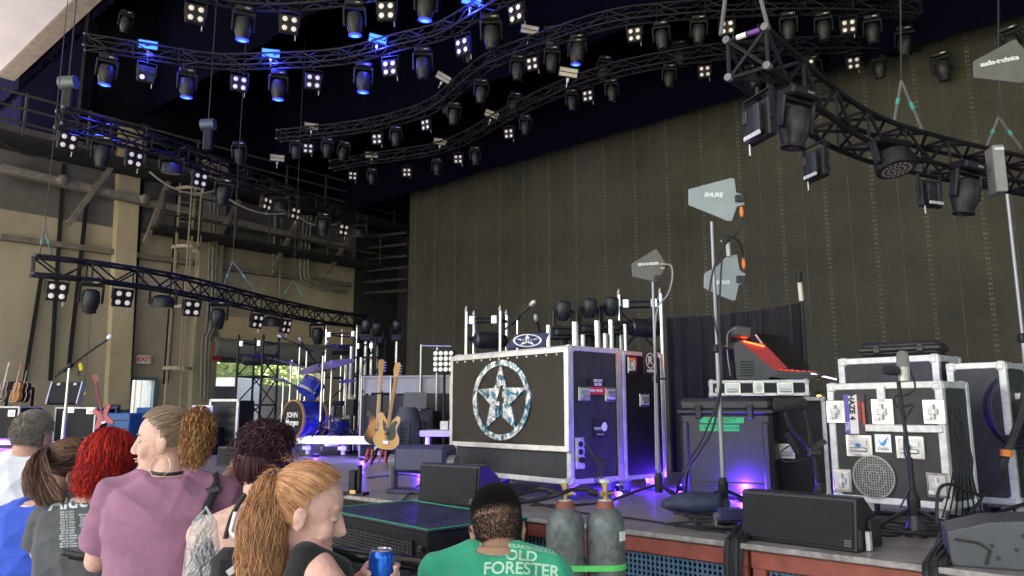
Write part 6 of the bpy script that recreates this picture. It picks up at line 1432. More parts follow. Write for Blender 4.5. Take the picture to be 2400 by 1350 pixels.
def remesh(name, prims, m, parent, vox=.006, sm=4, infl=0, fold=0, fseed=0, fk=24):
    q = prims_mesh(prims, infl)
    o = q.build('tmp', None, None)
    r_ = o.modifiers.new('r', 'REMESH'); r_.mode = 'VOXEL'; r_.voxel_size = vox
    s_ = o.modifiers.new('s', 'SMOOTH'); s_.iterations = sm; s_.factor = .5
    bpy.context.view_layer.update()
    me = bpy.data.meshes.new_from_object(o.evaluated_get(bpy.context.evaluated_depsgraph_get()))
    bpy.data.objects.remove(o); me.name = name
    if fold:
        n = len(me.vertices); a = np.empty(n*3, 'f'); me.vertices.foreach_get('co', a); a = a.reshape(-1, 3)
        nn = np.empty(n*3, 'f'); me.vertices.foreach_get('normal', nn); nn = nn.reshape(-1, 3)
        x, y, z = a[:, 0], a[:, 1], a[:, 2]; d = 0
        for i, (th, k) in enumerate(((.5, 1), (-.7, 1.3), (1.2, .8), (1.45, 1.7))):
            u = x*math.cos(th)+z*math.sin(th); v = -x*math.sin(th)+z*math.cos(th)
            ph = u*fk*k+1.7*np.sin(v*6+i+fseed)+1.2*np.sin(y*9+i)
            d = d+(1-np.abs(np.sin(ph)))**1.5*(.5+.5*np.sin(v*9+u*5+i*2+fseed))
        a += nn*(d*fold-fold*.4)[:, None]; me.vertices.foreach_set('co', a.ravel())
    me.materials.clear(); me.materials.append(m); me.polygons.foreach_set('use_smooth', [True]*len(me.polygons)); me.update()
    o = bpy.data.objects.new(name, me); COL.objects.link(o); o.parent = parent; return o
def strand_mesh(name, P, r0, r1, mats, parent, sides=3):
    # P: (N,K,3) polylines; radius tapers r0 -> r1
    P = np.asarray(P, 'f'); Nn, K, _ = P.shape
    T_ = np.gradient(P, axis=1); T_ /= np.linalg.norm(T_, axis=2, keepdims=True)+1e-9
    ref = RNG.normal(size=(Nn, 1, 3)); U = np.cross(T_, ref); U /= np.linalg.norm(U, axis=2, keepdims=True)+1e-9; V = np.cross(T_, U)
    rad = (np.linspace(0, 1, K)); rad = (r0*(1-rad**2)+r1*rad**2)[None, :, None]*RNG.uniform(.6, 1.3, (Nn, 1, 1))
    vs = np.stack([P+rad*(math.cos(2*math.pi*k/sides)*U+math.sin(2*math.pi*k/sides)*V) for k in range(sides)], 2).reshape(-1, 3)
    i = np.arange(Nn)[:, None, None]*K*sides; j = np.arange(K-1)[None, :, None]*sides; s_ = np.arange(sides)[None, None, :]; s2 = (s_+1) % sides
    F_ = np.stack([i+j+s_, i+j+s2, i+j+sides+s2, i+j+sides+s_], -1).reshape(-1, 4)
    me = bpy.data.meshes.new(name); me.vertices.add(len(vs)); me.vertices.foreach_set('co', vs.astype('f').ravel())
    me.loops.add(F_.size); me.loops.foreach_set('vertex_index', F_.astype('i').ravel()); me.polygons.add(len(F_))
    me.polygons.foreach_set('loop_start', np.arange(0, F_.size, 4, dtype='i')); me.polygons.foreach_set('use_smooth', np.ones(len(F_), 'b'))
    for m in mats: me.materials.append(m)
    mi = np.repeat(RNG.integers(0, len(mats), Nn), (K-1)*sides); me.polygons.foreach_set('material_index', mi.astype('i'))
    me.update(); me.validate(); o = bpy.data.objects.new(name, me); COL.objects.link(o); o.parent = parent; return o
def hairm(name, cols, rough=.42): return [mat(name+str(i), c, rough, 0, var=.2, vs=30, spec=.35) for i, c in enumerate(cols)]
def slerp_path(u0, u1, K):
    u0 = u0/np.linalg.norm(u0, axis=1, keepdims=True); u1 = np.broadcast_to(np.asarray(u1, float)/np.linalg.norm(u1), u0.shape)
    t = np.linspace(0, 1, K)[None, :, None]; om = np.arccos(np.clip((u0*u1).sum(1), -1, 1))[:, None, None]+1e-6
    return (np.sin((1-t)*om)*u0[:, None]+np.sin(t*om)*u1[:, None])/np.sin(om)
def skinm(name, c): return mat(name, c, .55, 0, var=.13, vs=45, bump=.2, bs=260, spec=.3, detail=8)
HC = Vector((0, -.008, .018)); HR = np.array([.078, .098, .098])      # cranium in head space
def head_prims(Mh, fem=True, s=1.0, chinp=0):
    P = [('e', (0, -.01, .022), (.073, .093, .09)), ('e', (0, .022, -.028), (.056, .06, .083)), ('e', (0, .034, -.075), (.043, .045, .032)), ('e', (0, .073, -.096), (.02, .018, .017)),
         ('c', (0, .076, .02), (0, .1, -.027), .0075, .0105), ('e', (-.01, .094, -.034), (.008, .01, .008)), ('e', (.01, .094, -.034), (.008, .01, .008)),
         ('e', (0, .062, .03), (.048, .019, .02)), ('e', (-.034, .055, -.03), (.024, .025, .028)), ('e', (.034, .055, -.03), (.024, .025, .028)),
         ('e', (0, .077, -.056), (.02, .011, .0065)), ('e', (0, .074, -.068), (.018, .012, .008)), ('e', (0, .07, -.045), (.016, .014, .012))]
    for sx in (-1, 1): P += [('e', (sx*.077, -.012, -.018), (.007, .018, .032), Matrix.Rotation(R(sx*-18), 3, 'Z')), ('e', (sx*.083, -.02, -.008), (.006, .013, .022))]
    o = []
    R3 = Mh.to_3x3()
    for p in P:
        if p[0] == 'c': o.append(('c', Mh @ Vector(p[1]), Mh @ Vector(p[2]), p[3], p[4]))
        else: o.append(('e', Mh @ Vector(p[1]), p[2], R3 @ (p[3] if len(p) > 3 else Matrix.Identity(3))))
    return o
def hand_prims(wr, direction, palm_n, curl=.9, side=1, s=1.0):
    d = Vector(direction).normalized(); n = Vector(palm_n); n = (n-d*n.dot(d)).normalized(); a = d.cross(n)*side
    wr = Vector(wr); P = [('c', wr, wr+d*.045*s, .024*s, .026*s)]
    for k in (-1.5, -.5, .5, 1.5): P.append(('c', wr+d*.03*s+a*k*.012*s, wr+d*.085*s+a*k*.02*s, .012*s, .0105*s))
    for k, L_ in ((-1.5, .062), (-.5, .078), (.5, .084), (1.5, .076)):
        b = wr+d*.085*s+a*k*.02*s; p = b; dd = d
        for seg, fr in enumerate((.42, .32, .26)):
            ang = curl*(.55 if seg == 0 else 1.0)*.8
            dd = (dd*math.cos(ang)+n*math.sin(ang)).normalized() if seg else (d*math.cos(ang*.7)+n*math.sin(ang*.7)).normalized()
            q_ = p+dd*L_*fr*s; P.append(('c', p, q_, (.0095-.001*seg)*s, (.0088-.001*seg)*s)); p = q_
    b = wr+d*.03*s-a*.022*s; q1 = b+(d*.5-a*.75+n*.4).normalized()*.04*s; q2 = q1+(d*.7-a*.1+n*.75).normalized()*.034*s
    P += [('c', wr+d*.01*s-a*.008*s, b, .018*s, .014*s), ('c', b, q1, .0125*s, .011*s), ('c', q1, q2, .0105*s, .009*s)]
    return P
class Person:
    def __init__(s, label, px, ytop, y, heading=0, b=1.0, dep=1.0, skin=None, head=(0, 0, 0), hoff=(0, 0), arms=None, lean=0, fem=True, neck=.05, rise=0):
        top = aty(px, ytop, y); s.H = H = top.z; s.y = y
        s.root = thing('person', label, 'person', (top.x, y, 0), R(heading)); bpy.context.view_layer.update()
        s.inv = s.root.matrix_basis.inverted(); s.skin = skin
        zs = H-.285+rise; s.zs = zs; s.b = b
        s.hc = Vector((hoff[0], hoff[1]+lean*.3, H-.118))
        s.Mh = Matrix.Translation(s.hc) @ Matrix.Rotation(R(head[0]), 4, 'Z') @ Matrix.Rotation(R(head[1]), 4, 'X') @ Matrix.Rotation(R(head[2]), 4, 'Y')
        dz = H*.0
        s.torso = [('l', [(zs-.74, 0, 0, .15*b, .11*dep), (zs-.62, 0, -.01, .185*b, .135*dep), (zs-.5, 0, -.01, .18*b, .13*dep), (zs-.36, 0, 0, .16*b, .12*dep), (zs-.22, 0, 0, .168*b, .122*dep), (zs-.11, 0, 0, .18*b, .115*dep), (zs-.05, 0, 0, .172*b, .09*dep), (zs-.012, 0, 0, .12*b, .065*dep), (zs+.03, 0, .0, .055, .05)])]
        s.sh = {k: Vector((k*.178*b, 0, zs-.065)) for k in (-1, 1)}
        s.torso += [('c', (k*.07, -.005, zs+.01), s.sh[k]+Vector((0, 0, .008)), .035, .052) for k in (-1, 1)]
        s.neck = [('c', (0, -.005, zs-.02), s.Mh @ Vector((0, -.02, -.07)), neck+.004, neck)]
        arms = arms or {}
        s.arms = {}
        for k in (-1, 1):
            e, w_ = arms.get(k, (s.sh[k]+Vector((k*.05, .02, -.29)), s.sh[k]+Vector((k*.02, .22, -.38))))
            s.arms[k] = (s.sh[k], Vector(e), Vector(w_))
        s.armp = []
        for k, (a, e, w_) in s.arms.items(): s.armp += [('c', a, e, .047*b**.7, .038*b**.7), ('c', e, w_, .037*b**.7, .025)]
        s.legs = []
        for k in (-1, 1): s.legs += [('c', (k*.09*b, 0, zs-.66), (k*.1*b, .01, .48), .085*b, .055), ('c', (k*.1*b, .01, .48), (k*.1*b, -.01, .1), .052, .038), ('c', (k*.1*b, -.02, .045), (k*.11*b, .12, .035), .04, .032)]
        s.extra = []
    def body(s, hands=True, vox=.0055):
        P = head_prims(s.Mh)+s.neck+s.torso+s.armp+s.legs+s.extra
        if hands:
            for k, (a, e, w_) in s.arms.items():
                if (k in getattr(s, 'nohand', ())): continue
                P += hand_prims(w_, w_-e, Vector((-k, 0, 0))+Vector((0, .3, 0)), .7, k)
        s.bo = remesh('body', P, s.skin, s.root, vox, 3)
        for k in (-1, 1):
            q = MB(); c = s.Mh @ Vector((k*.03, .0675, .003)); q.ell(c, (.0115, .0115, .009), n=12, k=8); e = q.build('eye', mat('eye_white', (.55, .5, .48), .3, var=0), s.root, smooth=True)
            q = MB(); ld = getattr(s, 'lid', 0); q.ell(s.Mh @ Vector((k*.03, .0622, .0085-ld)), (.0145, .0145, .0075+ld*.6), s.Mh.to_3x3(), n=14, k=8); q.ell(s.Mh @ Vector((k*.03, .0615, -.0055)), (.014, .0132, .005), s.Mh.to_3x3(), n=14, k=8); q.build('eyelid', s.skin, e, smooth=True)
            q = MB(); q.ell(s.Mh @ Vector((k*.03, .0712, .0015)), (.005, .0035, .0045), n=10, k=8); q.build('iris', mat('iris_dark', (.03, .025, .03), .2, var=0), e, smooth=True)
            q = MB(); pts = [s.Mh @ Vector((k*.03+dx, .0765-abs(dx)*.45, .0045-getattr(s, 'lid', 0)*1.3-abs(dx)*.2)) for dx in (-.014, -.007, 0, .007, .014)]; q.tube(pts, .0018, 5); q.build('eyelashes', mat('lash_dark', (.05, .03, .025), .6, var=0), e)
            q = MB(); pts = [s.Mh @ Vector((k*.031+dx, .0815-abs(dx)*.5, .032-abs(dx)*.3)) for dx in (-.02, -.008, .006, .018)]; q.tube(pts, .0028, 5); q.build('eyebrow', getattr(s, 'brow', mat('brow_brown', (.14, .07, .04), .7, var=0)), s.root)
        q = MB(); q.ell(s.Mh @ Vector((0, .0835, -.0568)), (.0165, .0062, .004)); q.ell(s.Mh @ Vector((0, .0815, -.0665)), (.014, .0068, .0048)); q.build('lips', mat('lips_rose', (.45, .22, .19), .4, var=0), s.root, smooth=True)
        return s.bo
    def shirt(s, m, z0=-.62, sleeve=.75, infl=.014, fold=.006, name='shirt', fseed=0, neckr=.075, sm=4, k_=(-1, 1), fk=24):
        sec = [(z, cx, cy, rx, ry) for z, cx, cy, rx, ry in s.torso[0][1] if z >= s.zs+z0-.001]
        if sec[0][0] > s.zs+z0+.01: sec = [(s.zs+z0, 0, -.01, .183*s.b, sec[0][4]*1.02)]+sec
        sec = sec[:-1]+[(s.zs+.012, 0, 0, neckr, neckr*.85)]
        P = [('l', [(z, cx, cy, rx+.004, ry+.004) for z, cx, cy, rx, ry in sec])]+s.torso[1:]
        P[1:] = [('c', Vector(p[1])+Vector((0, 0, -.006)), p[2], p[3]-.006, p[4]) for p in P[1:]]
        for k in k_:
            a, e, w_ = s.arms[k]; b7 = s.b**.7
            if sleeve > 0: P += [('e', a, (.052*b7,)*3), ('f', a, a.lerp(e, min(sleeve, 1)), .05*b7, .054*b7)]
            if sleeve > 1: P += [('e', e, (.045*b7,)*3), ('f', e, e.lerp(w_, sleeve-1), .045*b7, .035)]
        s.so = remesh(name, P, m, s.root, .007, sm, infl, fold, fseed, fk); return s.so
    def trousers(s, m, z=-.5, name='trousers'):
        sec = [q for q in s.torso[0][1] if q[0] <= s.zs+z+.001]; sec = sec+[(s.zs+z+.04, 0, 0, .172*s.b, sec[-1][4]*.98)]
        P = [('l', sec)]
        for p in s.legs:
            if p[2][2] > .05: P.append(p)
        o = remesh(name, P, m, s.root, .01, 3, .01, .003); return o
    def shoes(s, m=black):
        for k in (-1, 1):
            q = MB(); q.ell((k*.105*s.b, .05, .05), (.05, .13, .055)); q.build('shoe', m, s.root, smooth=True)
    def hsurf(s, u, off=0):      # unit dirs (…,3) in head space -> root space
        u = np.asarray(u); p = np.array(HC)+u*(HR+off); M_ = np.array(s.Mh); return p @ M_[:3, :3].T+M_[:3, 3]
    def w2l(s, px, py, y): return s.inv @ aty(px, py, y)
def rand_dirs(n, cond):
    o = []
    while len(o) < n:
        u = RNG.normal(size=(n*2, 3)); u /= np.linalg.norm(u, axis=1, keepdims=True); o += [v for v in u if cond(v)]
    return np.array(o[:n])
HAIRLINE = lambda v: v[2] > (.68 if v[1] > .5 else (.08+1.1*(v[1]+.05)) if v[1] > -.05 else -.45)
def cap_mesh(p, m, off=.004, cond=HAIRLINE, name='scalp_hair'):
    q = MB(); n, k = 48, 30; vs = []; fs = []
    for i in range(k+1):
        a = math.pi*i/k
        for j in range(n):
            b = 2*math.pi*j/n; vs.append((math.sin(a)*math.cos(b), math.sin(a)*math.sin(b), math.cos(a)))
    U = np.array(vs); W = p.hsurf(U, off)
    for i in range(k):
        for j in range(n):
            idx = (i*n+j, i*n+(j+1) % n, (i+1)*n+(j+1) % n, (i+1)*n+j); c = sum(U[t] for t in idx)/4
            if cond(c/np.linalg.norm(c)): fs.append(idx)
    q.add([tuple(map(float, x)) for x in W], fs); o = q.build(name, m, p.root, smooth=True); return o
def noise_curl(P, amp, freq, grow=True, wl=1.0):
    N_, K, _ = P.shape; t = np.linspace(0, 1, K)[None, :, None]; ph = RNG.uniform(0, 6.28, (N_, 1, 3)); fr = freq*RNG.uniform(.7, 1.3, (N_, 1, 1))
    a = amp*RNG.uniform(.5, 1.4, (N_, 1, 1))*(t if grow else 1)**.7
    return P+a*np.sin(fr*t*6.28*np.array([1, 1.15, .9])+ph)
def combed(p, tie, n, mats, off=.006, K=9, r=.0016, cond=HAIRLINE, name='combed_hair'):
    u = rand_dirs(n, cond); U = slerp_path(u, tie, K); P = p.hsurf(U, off)+RNG.normal(size=(n, 1, 3))*.0008
    P = noise_curl(P, .0012, 2); return strand_mesh(name, P, r, r*.8, mats, p.root)
def tail(p, start, ctrl, n, mats, spread=.03, r=.0016, K=16, curl=.006, freq=4, name='ponytail', sp0=.015, belly=None):
    C = np.array([tuple(v) for v in smoothpath([start]+ctrl, 5)]); idx = np.linspace(0, len(C)-1, K); i0 = np.floor(idx).astype(int); i1 = np.minimum(i0+1, len(C)-1); B = C[i0]+(C[i1]-C[i0])*(idx-i0)[:, None]
    off = RNG.normal(size=(n, 1, 3)); off /= np.linalg.norm(off, axis=2, keepdims=True)+1e-6; off *= RNG.uniform(.0, 1, (n, 1, 1))**.5
    t = np.linspace(0, 1, K); w_ = sp0+(spread-sp0)*np.sin(np.minimum(t*1.6, 1)*math.pi/2)*(1-.35*t**3) if belly is None else np.interp(t, *belly)
    L_ = RNG.uniform(.7, 1.0, (n, 1)); tt = t[None, :]*L_*(K-1); i0 = np.floor(tt).astype(int); i1 = np.minimum(i0+1, K-1); P = B[i0]+(B[i1]-B[i0])*(tt-i0)[:, :, None]
    P = P+off*np.interp(tt/(K-1), t, w_)[:, :, None]
    return strand_mesh(name, noise_curl(P, curl, freq), r, r*.5, mats, p.root)
def ray_surf(o, px, py, off=.003):
    bpy.context.view_layer.update(); M_ = o.matrix_world; Mi = M_.inverted()
    if 'bvh' not in BV.get(o.name, {}):
        me = o.data; BV[o.name] = {'bvh': BVHTree.FromPolygons([v.co.copy() for v in me.vertices], [tuple(f.vertices) for f in me.polygons])}
    d = ray(px, py); a = Mi @ C0; dd = (Mi.to_3x3() @ d).normalized(); h = BV[o.name]['bvh'].ray_cast(a, dd)
    return (h[0]-dd*off) if h[0] else None
BV = {}
def surf_ribbon(name, o, pix, w_, m, parent, off=.004, th=.003):
    P = [ray_surf(o, x, y, off) for x, y in pix]; P = [p for p in P if p]
    if len(P) < 2: return None
    P = smoothpath(P, 4); q = MB(); vs = []; Mi = o.matrix_world.inverted().to_3x3(); v = (Mi @ FW).normalized()
    for i, p in enumerate(P):
        d = (P[min(i+1, len(P)-1)]-P[max(i-1, 0)]).normalized(); s_ = d.cross(v).normalized()*w_/2; vs += [p-s_, p+s_]
    q.add(vs, [(2*i, 2*i+1, 2*i+3, 2*i+2) for i in range(len(P)-1)]); r_ = q.build(name, m, parent, smooth=True)
    mo = r_.modifiers.new('s', 'SOLIDIFY'); mo.thickness = th; mo.offset = 0; return r_
def surf_text(s_, o, px, py, size_px, y, m, parent, roll=0, bold=.001, arc=0, shear=0, off=.002, name='print_lettering', sx=1):
    cu = bpy.data.curves.new('t', 'FONT'); cu.body = s_; cu.size = size_px; cu.align_x = 'CENTER'; cu.align_y = 'CENTER'; cu.offset = bold; cu.shear = shear
    t = bpy.data.objects.new('t', cu); COL.objects.link(t); bpy.context.view_layer.update(); me = bpy.data.meshes.new_from_object(t.evaluated_get(bpy.context.evaluated_depsgraph_get())); bpy.data.objects.remove(t)
    bm = bmesh.new(); bm.from_mesh(me); bmesh.ops.triangulate(bm, faces=bm.faces)
    for _ in range(2): bmesh.ops.subdivide_edges(bm, edges=[e for e in bm.edges if e.calc_length() > size_px*.22], cuts=1); bmesh.ops.triangulate(bm, faces=bm.faces)
    c, sn = math.cos(R(roll)), math.sin(R(roll)); dead = []
    for v in bm.verts:
        x, yy = v.co.x*sx, v.co.y; yy -= arc*x*x; X_, Y_ = x*c-yy*sn, x*sn+yy*c
        h = ray_surf(o, px+X_, py-Y_, off)
        if h is None: dead.append(v)
        else: v.co = h
    bmesh.ops.delete(bm, geom=dead, context='VERTS'); bm.to_mesh(me); bm.free(); me.materials.clear(); me.materials.append(m); me.name = name
    r_ = bpy.data.objects.new(name, me); COL.objects.link(r_); r_.parent = parent; return r_
def cloth(name, c, var=.1, bump=.25): return mat(name, c, .85, 0, var=var, vs=12, bump=bump, bs=300, sheen=.15, spec=.2)
denim = cloth('denim', (.06, .13, .24), .25)
pale = skinm('skin_fair', (.66, .4, .32)); tanned = skinm('skin_tan', (.48, .27, .19)); rosy = skinm('skin_rosy', (.68, .4, .32))
# ---------- 1. grey-haired man, white T-shirt
p = Person('older person with short grey hair in a white T-shirt at the far left', 84, 960, 3.7, heading=4, b=1.34, dep=1.15, rise=.06, skin=skinm('skin_ruddy', (.52, .28, .21)), head=(-8, -6, 4), neck=.062)
p.body(); p.shirt(cloth('tee_white', (.66, .68, .74), .06), z0=-.66, sleeve=.75, fold=.007, fseed=1)
p.trousers(denim); p.shoes()
gm = hairm('grey_hair', [(.26, .225, .195), (.38, .34, .3), (.17, .14, .12)])
cap_mesh(p, gm[0], .005, lambda v: v[2] > (.45 if v[1] > .4 else .1 if v[1] > .0 else -.62)); 
u = rand_dirs(5000, lambda v: v[2] > (.45 if v[1] > .4 else .1 if v[1] > .0 else -.65)); P = p.hsurf(u, .004)[:, None]+np.linspace(0, 1, 4)[None, :, None]*(p.hsurf(u, .009)-p.hsurf(u, .004)+np.array([.0, -.004, -.006])*1.3+RNG.normal(size=(5000, 3))*.003)[:, None]; strand_mesh('short_hair', P, .0011, .0006, gm, p.root)
# ---------- 2. long brown hair, blue shirt
p = Person('person with long straight brown hair, sunglasses on head and a royal blue top', 112, 1030, 3.35, heading=-8, b=1.0, skin=tanned, head=(-35, -12, 16), hoff=(.1, .03))
p.body(); p.shirt(cloth('top_blue', (.035, .09, .5), .1), z0=-.5, sleeve=.8, fold=.006, fseed=2)
q = p.shirt(cloth('undershirt_white', (.7, .7, .72)), z0=-.53, sleeve=0, infl=.006, fold=.002, name='undershirt'); p.trousers(denim); p.shoes()
bm_ = hairm('brown_hair', [(.13, .065, .038), (.25, .14, .085), (.075, .035, .025)])
cap_mesh(p, bm_[2], .006)
n = 1700; u = rand_dirs(n, lambda v: HAIRLINE(v) and v[2] > -.1); tgt = np.array([-.12, -.99, -.3]); U = slerp_path(u, tgt, 8)[:, :6]; Pa = p.hsurf(U, .012)
end = Pa[:, -1]; endp = np.array([tuple(p.w2l(60+85*a+8*math.sin(a*9), 1160+22*math.sin(a*3), 3.02+.1*random.random())) for a in RNG.random(n)])
tt = np.linspace(0, 1, 12)[None, 1:, None]; Pb = end[:, None]*(1-tt)+endp[:, None]*tt+np.array([-.015, -.04, .04])*(4*tt*(1-tt))
strand_mesh('long_hair', noise_curl(np.concatenate([Pa, Pb], 1), .006, 1.6), .0018, .0008, bm_, p.root)
q = MB(); 
for k in (-1, 1): q.ell(p.Mh @ Vector((k*.034, .03, .117)), (.03, .02, .012), p.Mh.to_3x3()); q.tube([p.Mh @ Vector((k*.066, .03, .112)), p.Mh @ Vector((k*.088, -.03, .07)), p.Mh @ Vector((k*.092, -.08, .03))], .003, 6)
q.tube([p.Mh @ Vector((-.02, .035, .12)), p.Mh @ Vector((.02, .035, .12))], .003, 6)
q.build('sunglasses', mat('sunglass_navy', (.01, .01, .06), .12, coat=.6), p.root, smooth=True)
# ---------- 3. red hair, dark grey tour shirt
p = Person('person with bright red shoulder-length hair in a dark grey printed T-shirt', 236, 1008, 3.1, heading=-10, b=1.12, dep=1.1, skin=rosy, head=(-14, -4, 0), hoff=(.055, 0), arms={-1: ((-.245, .03, 1.1), (-.12, .25, 1.02)), 1: ((.25, .05, 1.1), (.15, .25, 1.05))})
p.body(); so3 = p.shirt(cloth('tee_charcoal', (.075, .08, .085), .2), z0=-.56, sleeve=.85, fold=.007, fseed=3); p.trousers(cloth('trousers_grey', (.09, .09, .092)), z=-.5); p.shoes()
rm = hairm('red_hair', [(.5, .015, .012), (.8, .05, .025), (.16, .006, .01), (.3, .01, .015)], .65)
cap_mesh(p, rm[2], .008)
n = 4200; u = rand_dirs(n, lambda v: HAIRLINE(v) and v[2] > -.3); down = np.stack([u[:, 0]*1.1, u[:, 1]*.9-.1, np.full(n, -.35)], 1); down /= np.linalg.norm(down, axis=1, keepdims=True)
U = np.stack([u*(1-t)+down*t for t in np.linspace(0, 1, 6)], 1); U /= np.linalg.norm(U, axis=2, keepdims=True); Pa = p.hsurf(U, RNG.uniform(.003, .016, (n, 1, 1)))
end = Pa[:, -1]; ln = RNG.uniform(.03, .11, (n, 1)); dirn = np.concatenate([(end-np.array(p.hc))[:, :2]*.35, np.full((n, 1), -1.)], 1); tt = np.linspace(0, 1, 8)[None, 1:, None]; Pb = end[:, None]+dirn[:, None]*ln[:, None]*tt
strand_mesh('wavy_hair', noise_curl(np.concatenate([Pa, Pb], 1), .017, 2.2), .0012, .0006, rm, p.root)
pr = mat('print_pale', (.55, .6, .6), .8, var=.2); pb = mat('print_blue', (.22, .36, .45), .8, var=.2)
surf_text('Aldean', so3, 182, 1174, 50, 3, pr, p.root, roll=6, bold=.9, shear=.25); surf_text('BACK IN THE SADDLE', so3, 203, 1140, 10, 3, pb, p.root, roll=4, bold=.15); surf_text('TOUR', so3, 208, 1150, 9, 3, pb, p.root, roll=4, bold=.15); surf_text('JASON', so3, 162, 1146, 14, 3, pr, p.root, roll=8, bold=.3, shear=.2)
for k in range(14): surf_text(random.choice(['MAY 0%d TOWN', 'JUN %d1 CITY', 'AUG 1%d PARK', 'SEP 0%d LAKE']) % (k % 9+1), so3, 157+k*.3, 1200+k*6.2, 6, 3, pr, p.root, roll=3, bold=.1); surf_text(random.choice(['JUL %d2 FIELDS', 'SEP %d4 HILLS CO', 'OCT 2%d PORT']) % (k % 3), so3, 206+k*.3, 1206+k*6.2, 6, 3, pr, p.root, roll=3, bold=.1)
surf_ribbon('waist_strap', so3, [(145, 1296), (175, 1303), (205, 1305), (240, 1300)], .03, black, p.root); 
# ---------- 4. purple T-shirt
p = Person('large person in a heather-purple T-shirt with curly ginger ponytail, facing left', 412, 954, 2.78, heading=6, b=1.07, dep=1.2, rise=.03, skin=pale, head=(96, -5, 0), hoff=(-.035, .0), neck=.054, arms={-1: ((-.25, .05, 1.13), (-.16, .27, 1.1)), 1: ((.265, .02, 1.17), (.22, .26, 1.12))})
p.extra = [('c', p.Mh @ Vector((0, .03, -.085)), (0, .03, p.zs), .04, .05)]
p.body(); so4 = p.shirt(cloth('tee_purple', (.29, .135, .21), .14), z0=-.68, sleeve=.8, fold=.006, fseed=5, fk=26); p.trousers(denim); p.shoes()
gm = hairm('ginger_hair', [(.38, .17, .06), (.65, .36, .14), (.2, .08, .03), (.12, .045, .02)]); dm = hairm('ash_hair', [(.27, .19, .13), (.36, .26, .18), (.17, .115, .08)])
tie = np.array([.0, -.95, .45]); cap_mesh(p, dm[0], .0045); combed(p, tie, 2200, dm, .006, r=.0014)
st = Vector(p.hsurf(tie/np.linalg.norm(tie), .02)); q = MB(); d_ = (st-p.hc).normalized(); q.cyl(st-d_*.012, st+d_*.012, .017, n=14); q.build('hair_tie', mat('tie_grey', (.35, .35, .38), .6), p.root, smooth=True)
a_ = p.w2l(465, 985, 2.62); b_ = p.w2l(463, 1030, 2.6); c_ = p.w2l(450, 1082, 2.6)
tail(p, st, [a_, b_, c_], 2400, gm, spread=.062, curl=.011, freq=5, r=.0013, sp0=.02, belly=([0, .15, .4, .75, 1], [.012, .035, .055, .055, .035]))
e_ = p.Mh @ Vector((-.088, -.01, -.05)); q = MB(); q.tube([e_+Vector((math.sin(a)*.034, math.cos(a)*.012, -.036+.036*math.cos(a))) for a in np.linspace(0, 6.283, 28)], .0012, 6); q.build('hoop_earring', mat('gold_thin', (.8, .6, .4), .3, 1, var=0), p.root)
q = MB(); q.tube([Vector((.068*math.cos(a), .06*math.sin(a)-.002, p.zs+.035+.012*math.sin(a))) for a in np.linspace(0, 6.283, 30)], .006, 6); q.build('choker', black, p.root)
surf_ribbon('bag_strap', so4, [(478, 1066), (492, 1085), (501, 1110), (502, 1140), (492, 1170), (478, 1205), (462, 1245), (446, 1300)], .036, cloth('strap_black', (.018, .018, .02)), p.root, off=.008)
q = MB(); q.box(tuple(ray_surf(so4, 500, 1148, .014)), (.05, .012, .02), Matrix.Rotation(R(-10), 3, 'Y'), bev=.003); q.build('strap_slider', satin, p.root)
# clear plastic bag at her hip
pl = bpy.data.materials.new('clear_plastic'); pl.use_nodes = True; t_ = pl.node_tree; b_ = t_.nodes['Principled BSDF']; b_.inputs['Base Color'].default_value = (.85, .87, .9, 1); b_.inputs['Roughness'].default_value = .12; b_.inputs['Alpha'].default_value = .42; b_.inputs['Specular IOR Level'].default_value = .9
tc = t_.nodes.new('ShaderNodeTexCoord'); nz = t_.nodes.new('ShaderNodeTexNoise'); nz.inputs['Scale'].default_value = 14; nz.inputs['Distortion'].default_value = 4; bp = t_.nodes.new('ShaderNodeBump'); bp.inputs['Strength'].default_value = 1; bp.inputs['Distance'].default_value = .05
t_.links.new(tc.outputs['Object'], nz.inputs[0]); t_.links.new(nz.outputs[0], bp.inputs['Height']); t_.links.new(bp.outputs[0], b_.inputs['Normal'])
c = aty(474, 1312, 2.36); t = thing('plastic_bag', 'crinkled clear plastic shoulder bag hanging behind the purple T-shirt', 'bag', c, R(12))
q = MB(); q.lathe([(.02, .13), (.035, .11), (.05, .03), (.058, -.1), (.05, -.2), (.02, -.21)], n=22, sx=1, sy=.55); o = q.build('bag_body', pl, t, smooth=True)
q = MB(); q.lathe([(.02, .06), (.035, .02), (.042, -.1), (.03, -.18)], (.0, .01, 0), n=14, sx=1, sy=.35); q.build('contents', mat('bag_contents', (.05, .05, .06), .4, var=.6, vs=30), t, smooth=True)
q = MB(); q.ell((-.012, .0, .065), (.022, .012, .03)); q.build('paper_inside', mat('paper_tan', (.6, .45, .32), .7), t, smooth=True)
q = MB(); q.tube([(-.02, 0, .12), (.0, .01, .15), (.02, .0, .12)], .006, 6); q.build('bag_handle', pl, t)
